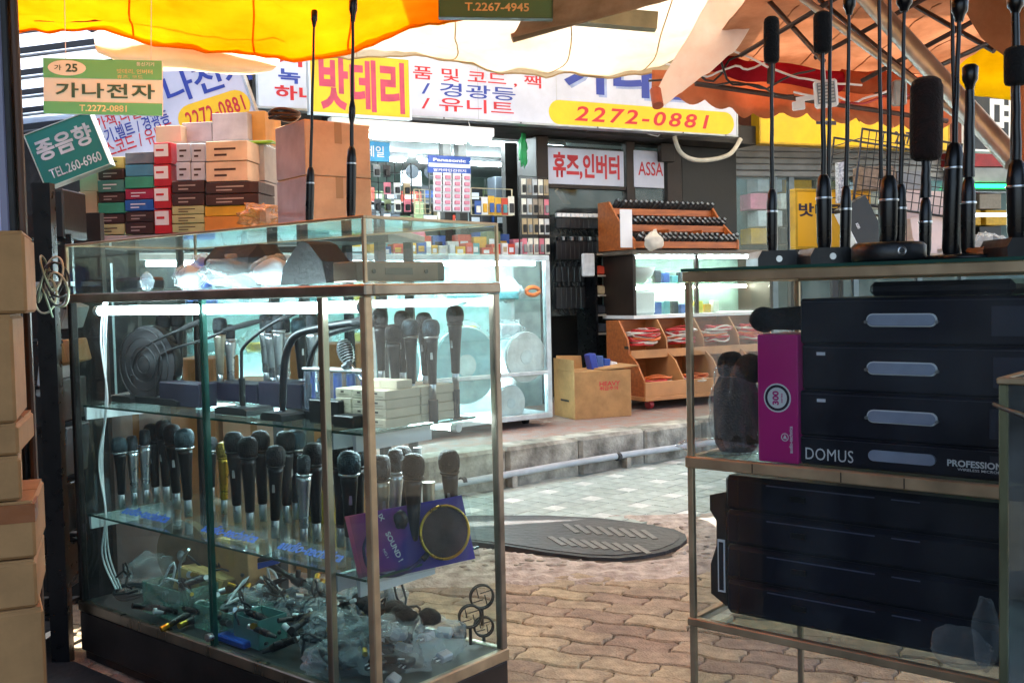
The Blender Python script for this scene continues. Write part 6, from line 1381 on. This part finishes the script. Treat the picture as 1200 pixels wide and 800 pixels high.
for r in range(3): stackbox('lime', (201.5, 241 + 10.5 * r, 239.5, 251 + 10.5 * r), -.03, .2, f'pale lime carton under the dark brown ones, {ORD[r]} from above')
for r in range(2): stackbox('peach', (241, 165 + 24 * r, 290, 188.5 + 24 * r), -.04, .2, f'{("upper", "lower")[r]} peach carton with thin line drawing')
for r in range(2): stackbox('brown', (240.5, 213 + 14 * r, 303, 226.5 + 14 * r), -.05, .2, f'{("upper", "lower")[r]} long dark brown carton under the peach cartons')
stackbox('yellow', (240, 241, 286, 253), -.04, .2, 'bright yellow carton under the long brown ones', False); stackbox('orange', (240, 253.5, 286, 272), -.04, .2, 'orange-yellow carton at the foot of the stack', False)
for c_, box, y, lab in (('card', (182, 147, 212, 166.5), .2, 'beige carton standing behind the red column top'), ('pink', (213, 143, 248, 166), .26, 'pinkish grey carton behind the lilac cartons'), ('pink', (248.5, 132, 290, 164), .24, 'bigger pinkish carton behind the peach cartons'), ('orange', (288, 130, 311, 168), .3, 'orange carton behind, next to the tall grey carton'),
                        ('plain', (290.5, 169, 310, 212), .1, 'grey carton squeezed beside the tall carton, upper'), ('plain', (304, 212.5, 312, 272), .1, 'grey carton squeezed beside the tall carton, lower')):
    stackbox(c_, box, y, .22, lab, False)
# tall pair of big cartons
Bc = frame(V(360, 250, 3.75).xy.to_3d(), 38)
zt0 = V(360, 250, 3.75).z; zs = V(360, 205, 3.75).z; zt1 = V(360, 139, 3.75).z
for i, (z0, z1, lab) in enumerate(((zt0 - .06, zs, 'lower big grey and orange carton behind the slim gooseneck microphone'), (zs + .001, zt1, 'upper big grey and orange carton behind the slim gooseneck microphone'))):
    t = thing('big_carton', lab, 'box', Bc @ Matrix.Translation((0, 0, z0)), 'pair of big stacked cartons'); 
    put('carton', MB().box(0, .27, 0, .24, 0, z1 - z0 - .001, .003), CARDO, t); put('tape', MB().box(.12, .15, -.0008, -.0002, (z1 - z0) * .6, z1 - z0 - .002), TAPE, t)
    put('side_sheet', MB().box(-.0015, -.0005, .002, .238, .002, z1 - z0 - .004), mat('lilac_grey_board', '#9a93a0', .8), t)
st2 = thing('side_table', 'low dark bench carrying the pair of big cartons', 'table', Bc @ Matrix.Translation((0, 0, 0))); put('top', MB().box(-.05, .32, -.03, .27, zt0 - .1, zt0 - .062), RUBBER, st2)
for x in (-.04, .28):
    for y in (-.02, .23): put('leg', MB().box(x, x + .03, y, y + .03, 0, zt0 - .101), RUBBER, st2)
solo('dark_cable_heap', MB().tube(coil((0, 0, 0), .055, 4, .006, 5, .03), .007, 6), mat('dark_red_brown', '#2c1712', .5), 'dark tangled strap heap on top of the big carton', 'strap', Bc @ Matrix.Translation((-.02, .12, zt1 + .0)))
for i in range(2): solo('cable_coil', MB().tube(coil((0, 0, 0), .05, 3, .005, 9 + i, .02), .005, 6), BLACK, ('black cable coil before the big cartons, by the bench end', 'black cable coil behind the slim gooseneck base')[i], 'cable', Matrix.Translation(Vector((V(322 + 14 * i, 246, 4.45).x, 4.45 + .12 * i, zt + .001))))
solo('orange_bag', MB().blob((0, 0, .03), (.08, .05, .04), 8, .3, 3, 12), bagmat('orange_film', .6, (.8, .4, .15)), 'orange-brown cellophane bag at the end of the carton stack', 'bag', Matrix.Translation(V(305, 262, 4.2)))
solo('green_strip', MB().box(-.07, .07, 0, .05, 0, .012, .003), mat('lime_plastic', '#8fbf2a', .4), 'bright lime green strip lying on the grey cartons', 'strip', B @ Matrix.Translation((bq(300, 167, .08)[0], .08, bq(300, 168, .08)[1])))
# cartons under the bench seen through the glass
for i, (x, w_, h_, m) in enumerate(((-.35, .25, .8, CARDG), (-.08, .2, .95, CARD), (.14, .28, .85, CPAL['card']), (.44, .3, 1.0, CARD))): carton(('greyish carton on the floor under the bench', 'tall brown carton under the bench', 'peach carton under the bench', 'tallest brown carton under the bench near the street')[i], B @ Matrix.Translation((x, .08 + .03 * i, .0)), w_, .3, h_, m)
# ---- hanging green and white sign
def hsign(label, pc, Yd_, w_, h_, yaw, roll, m, fr, th=.03, border=.0, name='hanging_sign'):
    """board centred on a pixel"""
    c = V(*pc, Yd_); M = Matrix.Translation(c) @ Matrix.Rotation(R(yaw), 4, 'Z') @ Matrix.Rotation(R(roll), 4, 'Y') @ Matrix.Translation((-w_ / 2, 0, -h_ / 2))
    t = thing(name, label, 'sign', M); put('panel', MB().box(border, w_ - border, -.012, th - .012, border, h_ - border), m, t)
    if fr: put('frame', MB().box(0, w_, -.016, th, 0, border - .001).box(0, w_, -.016, th, h_ - border + .001, h_).box(0, border - .001, -.016, th, border, h_ - border).box(w_ - border + .001, w_, -.016, th, border, h_ - border), fr, t)
    return t
sc = 3.6 / 1208
g1_ = hsign('green and white hanging sign with bold grey-green shop name and number 25', (122, 103), 3.6, 133 * sc, 63 * sc, 5, 1.6, mat('pale_cream_sign', '#e6ecd8', .5, 0, .05, 4), None, .012)
W, H = 133 * sc, 63 * sc; GS = mat('sign_green', '#68c07c', .5, 0, .06, 4); yy = -.0135
put('top_band', MB().box(.0, W, -.0135, -.0125, H * .65, H), GS, g1_); put('bottom_band', MB().box(.0, W, -.0135, -.0125, 0, H * .22), GS, g1_)
put('oval', MB().prism([(W * .2 + W * .16 * math.cos(k / 30 * 6.283), H * .83 + H * .14 * math.sin(k / 30 * 6.283)) for k in range(30)], -.015, -.0142), mat('pale_cream_sign'), g1_)
DG = mat('grey_green_print', '#3c6650', .5); CRM = mat('cream_print', '#f4e9a8', .5)
text(g1_, '가', W * .125, H * .83, W * .06, H * .1, DG, -.016, off=.02); text(g1_, '25', W * .24, H * .83, W * .10, H * .15, DG, -.016, off=.03)
text(g1_, '가나전자', W * .52, H * .43, W * .84, H * .27, DG, -.0142, off=.022, spacing=1.1); text(g1_, 'T.2272-0881', W * .5, H * .11, W * .40, H * .12, CRM, -.0145, off=.02)
text(g1_, '밧데리, 인버터', W * .77, H * .79, W * .3, H * .09, CRM, -.0145, off=.01); text(g1_, '휴즈, 코드', W * .73, H * .69, W * .22, H * .07, CRM, -.0145, off=.01); text(g1_, '통신기기', W * .86, H * .93, W * .15, H * .07, WHITEP, -.0145, off=.01)
put('string', MB().cyl((W * .18, 0, H), (W * .17, 0, H + .55), .0015, 6), WHITEP, g1_); put('string', MB().cyl((W * .9, 0, H), (W * .92, 0, H + .5), .0015, 6), WHITEP, g1_)
# tilted big white sign behind
sc = 5.2 / 1208
w1 = hsign('tilted white and blue sign with a yellow number band, behind the green sign', (196, 128), 5.2, 192 * sc, 92 * sc, 4, -17.5, SWHITE, GREYF_, .12, .012)
M = w1.matrix_world
def tloc(par, body, cx_, cz_, w_, h_, m, **k): return text(par, body, cx_, cz_, w_, h_, m, -.0142, **k)
def loc(M, px, py): return at(M, px, py, -.014)
W, H = 192 * sc, 92 * sc
q = loc(M, 222, 98); tloc(w1, '가나전자', q[0] + .02, q[1], .62, .15, BLUE, off=.02)
q = loc(M, 232, 120); 
put('number_band', pillm(W * .54, W * .985, H * .28, H * .185, -.0145, -.0125), YEL, w1); text(w1, '2272-0881', W * .77, H * .28, W * .36, H * .2, RED, -.016, off=.02, spacing=1.15)
q = loc(M, 140, 143); tloc(w1, '시가잭,니켈', q[0] - .03, q[1] + .02, .28, .07, RED, off=.01); q = loc(M, 150, 152); tloc(w1, '녹음기,벨트 / 경광등', q[0] + .0, q[1], .42, .075, BLUE, off=.015)
q = loc(M, 150, 168); tloc(w1, '하네스코드 / 유니트', q[0] + .01, q[1], .46, .08, RED, off=.01)
sc = 4.3 / 1208
w2 = hsign('tilted teal sign with pale hand-drawn lettering at the outer left', (80, 176), 4.3, 80 * sc, 66 * sc, 3, -20, mat('teal_sign', '#1f8078', .45, 0, .06, 3), mat('teal_edge', '#cfe6e0', .5), .05, .004)
text(w2, '종음향', 80 * sc * .5, 66 * sc * .64, 80 * sc * .84, 66 * sc * .38, mat('pale_cyan_print', '#cfe3ea', .5), -.0142, off=.03); text(w2, 'TEL.260-6960', 80 * sc * .53, 66 * sc * .2, 80 * sc * .78, 66 * sc * .17, mat('pale_cyan_print'), -.0142, off=.01)
# posts that carry the tilted signs
solo('sign_pole', MB().cyl((0, 0, -2.3), (0, 0, .9), .02, 10), RUBBER, 'dark pole behind the tilted white sign', 'pole', Matrix.Translation(V(205, 140, 5.4)))
# dark alley wall, clutter, shelf of cables at the far left
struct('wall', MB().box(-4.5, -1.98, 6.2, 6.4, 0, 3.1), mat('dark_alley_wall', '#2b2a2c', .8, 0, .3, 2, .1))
RM = Matrix.Translation((-3.5, 4.35, 2.42)) @ Matrix.Rotation(R(-4), 4, 'Y') @ Matrix.Rotation(R(-6), 4, 'Z')
rf = thing('alley_roof', 'pale ribbed plastic roof sheets over the alley behind the hanging green sign', 'roof', RM)
for k in range(7): put('roof_sheet', MB().box(0, 1.5, k * .26, .25 + k * .26, k * -.034, .006 - k * .034), clothmat('pale_roof_sheet', '#e6ecf4', '#cdd6e2', .6), rf)
for k in range(8): put('purlin', MB().box(-.1, 1.52, -.015 + k * .26, .01 + k * .26, -.012 - k * .034, -.003 - k * .034), mat('grey_purlin', '#7d848c', .5, .3), rf)
random.seed(21)
for i in range(9):
    p = V(random.uniform(50, 72), random.uniform(318, 360), 3.3); 
    solo('cable_coil', MB().tube([(math.cos(a / 20 * 6.28) * .035 * (1 + .04 * (i % 3)), .015 * math.sin(a / 20 * 6.28), math.sin(a / 20 * 6.28) * .055) for a in range(21)], .0035, 6), [mat('pale_cable', '#b7bba0', .4), BLACK, mat('green_grey_cable', '#7f8f76', .4)][i % 3], f'{("pale", "black", "grey-green")[i % 3]} cable loop hanging at the far left, {ORD[i // 3]} of its colour', 'cable', Matrix.Translation(p) @ Matrix.Rotation(i, 4, 'Z'), 'cable loops hanging at the far left')
hk = thing('hanging_post', 'dark utility post with hooks at the far left behind the lit cabinet', 'post', Matrix.Translation((V(55, 400, 3.4).x, 3.4, 0))); put('post', MB().box(-.03, .03, 0, .04, 0, 1.6), BLACKM, hk); put('hook', MB().box(-.1, .1, -.06, -.001, 1.26, 1.275), SILVER, hk)
for i, (px, py, w_, h_, c_, lab) in enumerate(((62, 415, 30, 28, CARD, 'tan cardboard piece wedged at the far left'), (48, 445, 10, 40, WHITEP, 'white panel edge standing at the far left'), (62, 470, 24, 50, BLACK, 'black case standing at the far left'), (66, 530, 22, 60, GM[12], 'slate case in the dark at the far left'), (60, 600, 26, 60, BLACK, 'black speaker box low in the dark at the far left'), (64, 665, 24, 60, BLACKM, 'lowest black box in the dark at the far left'), (66, 370, 18, 30, GM[2], 'grey tilted board at the far left'), (58, 250, 34, 60, BLACK, 'dark amplifier above the cable loops'))):
    p = V(px, py, 3.45 + .03 * i); k = 3.5 / 1208
    t = thing('stored_box', lab, 'box', Matrix.Translation(p) @ Matrix.Rotation(R((-12, 8, 0, 5, -3, 2, 20, 0)[i]), 4, 'Y')); put('case', MB().box(-w_ * k / 2, w_ * k / 2, 0, .2, -h_ * k / 2, h_ * k / 2, .005), c_, t)
    put('edge_strip', MB().box(-w_ * k / 2, w_ * k / 2, -.003, -.0005, h_ * k / 2 - .012, h_ * k / 2 - .002), RUBBER, t)
solo('dark_board', MB().box(-2.25, -1.62, 4.1, 4.14, 0, 1.56), mat('dark_back', '#1b1917', .8), 'added dark sheet behind the far-left boxes and hanging cables, filling bright gaps', 'board')  # dark sheet added to keep the gaps behind the clutter dark
rk2 = thing('metal_shelf', 'dark metal shelf frame holding the far-left boxes', 'shelf', Matrix.Translation((V(58, 400, 3.42).x - .28, 3.42, 0)))
for x in (0, .24): put('upright', MB().box(x, x + .02, .25, .27, 0, 1.45), BLACKM, rk2)
for z in (.15, .36, .58, .77, .93, 1.08, 1.42): put('shelf_board', MB().box(.021, .239, .0, .26, z - .01, z), BLACKM, rk2)
solo('floor_cable', MB().tube([cr([Vector(p) for p in ((-1.75, 3.5, .6), (-1.72, 3.3, .2), (-1.6, 3.1, .02), (-1.3, 3.0, .015), (-1.0, 2.7, .015), (-.9, 2.4, .015))], k / 40) for k in range(41)], .006, 8), BLACK, 'black cable trailing over the dark floor beside the lit cabinet', 'cable')

# ================================================================== AWNINGS AND CANOPIES
YC = clothmat('yellow_awning_cloth', '#fabf2e', '#f0a61a', .6, 2.2)
sheet('yellow_awning', [[V(-160, -260, 2.0), V(100, -300, 2.1), V(320, -320, 2.1), V(520, -330, 2.1), V(700, -360, 2.1)],
    [V(-60, -60, 3.1), V(100, -70, 3.1), V(320, -60, 3.1), V(500, -85, 3.1), V(670, -110, 3.1)],
    [V(10, 28, 3.9), V(120, 30, 3.9), V(320, 50, 3.9), V(480, 20, 3.9), V(640, -8, 3.9)],
    [V(10, 34, 3.92), V(120, 41, 3.92), V(325, 62, 3.92), V(480, 33, 3.92), V(640, 4, 3.92)]], YC, 110, 50, .05, 2.6, seams=(.3, .47, .64, .81), seam_m=clothmat('amber_seam', '#efa214', '#e0900c', .5), seed=2, label='bright yellow-orange awning sagging over the lit cabinet', cat='awning')
for i, (a, b) in enumerate((((40, 24), (160, 20)), ((160, 20), (335, 44)))):
    P = [V(*a, 3.85), V((a[0] + b[0]) / 2, (a[1] + b[1]) / 2 + 3, 3.86), V(*b, 3.85)]
    solo('awning_cord', MB().tube([cr(P, k / 14) for k in range(15)], .004, 6), mat('brown_cord', '#6b3c12', .6), ('thin cord tied under the yellow awning, outer part', 'thin cord tied under the yellow awning, by the corner')[i], 'cord')
sheet('rolled_canvas', [[V(108, 38, 4.1), V(140, 30, 4.1), V(220, 32, 4.1), V(300, 50, 4.1), V(330, 66, 4.1)], [V(112, 52, 3.95), V(150, 58, 3.95), V(220, 62, 3.95), V(300, 74, 3.95), V(324, 78, 3.95)],
    [V(116, 62, 4.0), V(150, 74, 4.0), V(220, 82, 4.0), V(290, 86, 4.0), V(318, 82, 4.0)], [V(125, 62, 4.2), V(150, 76, 4.25), V(220, 84, 4.25), V(290, 86, 4.25), V(316, 80, 4.2)]], clothmat('cream_canvas', '#fff8ea', '#f2e4c6', .5, 2.), 40, 16, .02, 2, label='rolled cream canvas under the yellow awning', cat='canvas')
# big white canopy
WC_ = clothmat('white_canopy_cloth', '#e3ddd3', '#d2c3aa', .6, .9)
sheet('white_canopy', [[V(300, -60, 4.4), V(430, -60, 4.4), V(560, -70, 4.5), V(700, -60, 4.6), V(830, -40, 4.7), V(900, -30, 4.8)],
    [V(300, 10, 5.1), V(430, 20, 5.1), V(560, 20, 5.2), V(700, 25, 5.3), V(800, 30, 5.4), V(880, 10, 5.4)],
    [V(300, 58, 5.9), V(430, 60, 5.9), V(560, 72, 6.0), V(690, 75, 6.1), V(775, 76, 6.2), V(830, 50, 6.2)],
    [V(300, 64, 5.85), V(430, 70, 5.85), V(520, 74, 5.95), V(620, 86, 6.0), V(700, 83, 6.1), V(780, 86, 6.15)]], WC_, 90, 40, .06, 1.9, seams=(.18, .36, .55, .75), seam_m=clothmat('tan_seam', '#c9b292', '#b89c78', .3), seed=5, label='big bright white canopy stretched over the alley before the long sign', cat='canopy')
sheet('canvas_flap', [[V(838, -20, 4.9), V(905, -20, 4.9)], [V(812, 35, 5.0), V(872, 42, 5.0)], [V(784, 78, 5.05), V(828, 86, 5.05)], [V(763, 119, 5.1), V(778, 124, 5.1)]], clothmat('pinkish_canvas', '#fffaf6', '#fae4da', .7, 2.), 24, 44, .045, 3.5, seed=3, label='pinkish white canvas flap tied down at the corner of the orange awning', cat='canvas')
solo('pole_end', MB().cyl(V(768, 106, 5.05), V(771, 124, 5.0), .028, 12), mat('rusty_orange', '#b4573a', .6), 'rusty pole end under the pinkish flap', 'pole')
sheet('brown_tarp', [[V(640, -60, 3.5), V(760, -90, 3.6), V(900, -130, 3.7)], [V(612, 20, 3.9), V(700, 5, 3.95), V(800, -22, 4.0)], [V(600, 40, 3.95), V(700, 22, 4.0), V(800, -6, 4.05)], [V(606, 34, 4.1), V(700, 15, 4.15), V(800, -10, 4.2)]], clothmat('brown_tarp_cloth', '#b29072', '#8b6a4c', .25, 4.), 40, 16, .015, 3, seed=8, label='dirty brown tarpaulin edge above the white canopy', cat='tarpaulin')
solo('tarp_pole', MB().cyl(V(600, 45, 4.0), V(840, -22, 4.1), .018, 10), mat('dull_brown_pole', '#8f7458', .5, .4), 'slanted pole holding up the brown tarpaulin', 'pole')
solo('canopy_beam', MB().box(-1.0, -.12, 0, .08, -.04, .04), mat('olive_beam', '#8a8468', .5, .3), 'olive grey steel beam above the white canopy', 'beam', Matrix.Translation(V(800, 26, 5.0)) @ Matrix.Rotation(R(6), 4, 'Y'))
# green sign at the top
sc = 3.2 / 1208
g2_ = hsign('dark green sign with cream phone number at the top edge', (581, 0), 3.2, 132 * sc, 44 * sc, 2, 1.5, mat('olive_green_sign', '#4c6a34', .5, 0, .06, 4), mat('dark_olive_edge', '#35491f', .5), .02, .003)
text(g2_, 'T.2267-4945', 132 * sc * .51, 44 * sc * .28, 132 * sc * .56, 44 * sc * .22, mat('gold_print', '#e0b66a', .5), -.014, off=.02)
# orange awning on the right with its folding arms
OC = clothmat('orange_awning_cloth', '#cfa88c', '#a37c60', .5, 2.2)
zO = 2.46
def oz(px, py): return VZ(px, py, zO)
oy = lambda x: 5.45 + .2 * x
rows = []
for y, dz_ in ((2.3, .05), (3.6, .03), (4.7, 0), (5.5, -.03)): rows.append([Vector((x, y + .18 * x + .05, zO + dz_)) for x in (1.02 + (5.5 - y) * .03, 1.4, 1.8, 2.2, 2.56)])
aw = sheet('awning_top', rows, OC, 70, 50, .035, 2.4, seams=(.2, .4, .6, .8), seam_m=clothmat('brown_seam', '#b58868', '#9c7052', .4), seed=4)
root = thing('orange_awning', 'orange awning with scalloped edge and folding metal arms over the right-hand stalls', 'awning', Matrix.Identity(4)); aw.parent = root
vz = []
nu = 90; vs = []
for j in range(nu + 1):
    t_ = j / nu; x = lerp(.80, 2.56, t_); y = 5.56 + .18 * x
    zt_ = zO - .05; zb_ = zO - .30 - .035 * abs(math.sin(t_ * 12 * math.pi)) + .03 * math.sin(t_ * 5) + .15 * max(0, 1 - t_ / .3)
    for k in range(5): z = lerp(zt_, zb_, k / 4); vs.append((x, y + .03 * noise.noise(Vector((x * 4, z * 3, 1))) * k, z))
mb = MB().add(vs, [(j * 5 + k, (j + 1) * 5 + k, (j + 1) * 5 + k + 1, j * 5 + k + 1) for j in range(nu) for k in range(4)], True)
o = put('valance', mb, clothmat('orange_valance_cloth', '#e39c76', '#c67e58', .5, 3.), root); md = o.modifiers.new('thickness', 'SOLIDIFY'); md.thickness = .003
ARM = mat('awning_arm_steel', '#9a9288', .4, .7, .2, 10, .05); ARMD = mat('dark_arm_steel', '#4a352c', .5, .4, .2, 10, .05)
def arm(a, b, r, m, name='arm'): return put(name, MB().tube([a, b], r, 8), m, root)
arm(oz(1190, 190) if False else V(1190, 190, 3.1), V(1000, -20, 3.9), .034, ARM); arm(V(1180, 178, 3.2), V(940, -2, 4.3), .016, ARM)
arm(V(820, 70, 5.6), V(1060, 112, 5.75), .02, ARMD, 'front_bar'); arm(V(815, 98, 5.55), V(1110, 142, 5.9), .014, ARMD, 'cable_bar')
for a, b in (((868, 65), (990, -8)), ((955, 68), (1090, -5)), ((1010, 95), (1150, 20)), ((900, 0), (965, 72)), ((960, 0), (1075, 95)), ((1060, 0), (1165, 60)), ((1095, 80), (1160, 50))):
    arm(VZ(*a, zO - .06) if False else V(a[0], a[1], 4.6), V(b[0], b[1], 4.2), .011, ARMD, 'brace')
arm(V(905, 62, 5.4), V(903, 98, 5.4), .02, ARMD, 'bracket')
solo('rolled_red_tarp', MB().tube(wander(V(812, 72, 5.5), V(985, 96, 5.7), 24, .03, 3), .055, 12), clothmat('dark_red_tarp', '#a3202c', '#7d1420', .2, 4.), 'rolled dark red tarpaulin tucked under the orange awning', 'tarpaulin')
solo('rolled_orange_tarp', MB().tube(wander(V(985, 94, 5.7), V(1110, 108, 5.8), 24, .03, 5), .06, 12), clothmat('rust_tarp', '#b25a3a', '#8d3f28', .2, 4.), 'rolled rust orange tarpaulin next to the red roll', 'tarpaulin')
for i, (a, b, m) in enumerate((((780, 75), (900, 72), WHITEP), ((800, 95), (955, 82), RUBBER), ((860, 60), (1010, 100), WHITEP), ((930, 108), (1050, 104), WHITEP), ((820, 62), (930, 112), BLACK), ((985, 120), (1100, 92), mat('red_wire', '#a02020', .5)), ((760, 95), (880, 60), BLACK))):
    solo('overhead_wire', MB().tube(wander(V(*a, 5.35), V(*b, 5.5), 16, .04, i + 9, .05), .006, 6), m, f'{("white", "grey", "white", "white", "black", "red", "black")[i]} wire strung under the orange awning, {("near the flap", "along the red roll", "crossing the red roll", "beside the floodlight", "slanting to the floodlight", "beyond the floodlight", "by the pinkish flap")[i]}', 'wire', None, 'wires under the orange awning')
# floodlight
fl = thing('floodlight', 'white-rimmed square floodlight hung under the orange awning', 'floodlight', Matrix.Translation(V(968, 109, 5.0)) @ Matrix.Rotation(R(-14), 4, 'Z') @ Matrix.Rotation(R(-4), 4, 'Y'))
put('housing', MB().box(-.055, .055, .0, .05, -.065, .065, .01), WHITEP, fl); put('lens', MB().box(-.04, .042, -.006, -.001, -.05, .05, .003), mat('grey_lens', '#8c9499', .15), fl)
for k in range(6): put('led_row', MB().box(-.035, .037, -.0085, -.0062, -.042 + k * .016, -.034 + k * .016), mat('led_grey', '#cdd2d2', .3), fl)
put('bracket', MB().box(-.14, -.056, .01, .03, -.02, .0), WHITEP, fl); put('driver', MB().box(-.16, -.10, .0, .04, -.06, -.0205, .004), WHITEP, fl); put('hanger', MB().cyl((0, .02, .0655), (0, .02, .3), .006), WHITEP, fl)
# junction of arms
jb = solo('arm_joint', MB().box(-.03, .03, 0, .05, -.06, .06, .006), ARM, 'metal joint block where the awning arms meet', 'joint', Matrix.Translation(V(1056, 108, 5.0)))
# yellow canopy beyond, orange flap at the right
sheet('yellow_canopy', [[V(1080, 10, 6.4), V(1180, 0, 6.4), V(1300, -10, 6.4)], [V(1085, 80, 7.4), V(1180, 85, 7.4), V(1300, 90, 7.4)], [V(1098, 108, 7.5), V(1150, 114, 7.5), V(1300, 126, 7.5)]], clothmat('lemon_canopy_cloth', '#f4d81a', '#e0bd10', .6, 2.), 30, 14, .02, 2, seed=6, label='lemon yellow canopy beyond the orange awning at the right', cat='canopy', fold=(.03, 9))
sheet('orange_flap', [[V(1118, -60, 2.9), V(1180, -80, 2.8), V(1300, -90, 2.7)], [V(1128, 0, 3.0), V(1180, 20, 2.95), V(1300, 60, 2.9)], [V(1150, 40, 3.02), V(1195, 78, 3.0), V(1300, 150, 2.95)]], clothmat('rust_orange_cloth', '#cf9870', '#aa734c', .45, 3.), 24, 14, .02, 2.5, seed=7, label='rust orange cloth flap hanging at the upper right corner', cat='cloth')
sheet('orange_side_curtain', [[V(1196, 60, 2.95), V(1280, 40, 2.9)], [V(1194, 160, 2.95), V(1280, 160, 2.9)], [V(1196, 262, 2.95), V(1280, 270, 2.9)]], clothmat('peach_cloth', '#e09a6a', '#c87c4e', .5, 3.), 10, 20, .01, 2.5, seed=9, label='peach orange side curtain at the right border', cat='cloth')
# unseen cloth covers added above the alley to keep direct sun off it
struct('market_roof', MB().box(-4.0, 7.5, 6.5, 12.5, 3.5, 3.52), clothmat('roof_canvas', '#f2ede4', '#e0d2bd', .6, 1.))  # added pale cover, shades the kerb and glows softly over the signs
struct('market_roof', MB().box(-.3, 3.6, 2.36, 5.1, 2.99, 3.01), clothmat('warm_roof_canvas', '#f4dfc2', '#ead0aa', .6, 1.))  # added warm cloth, tints the light falling on the pavers
struct('stall_roof', MB().box(-3.3, 6, 1.5, 2.35, 2.72, 2.75), SHW)
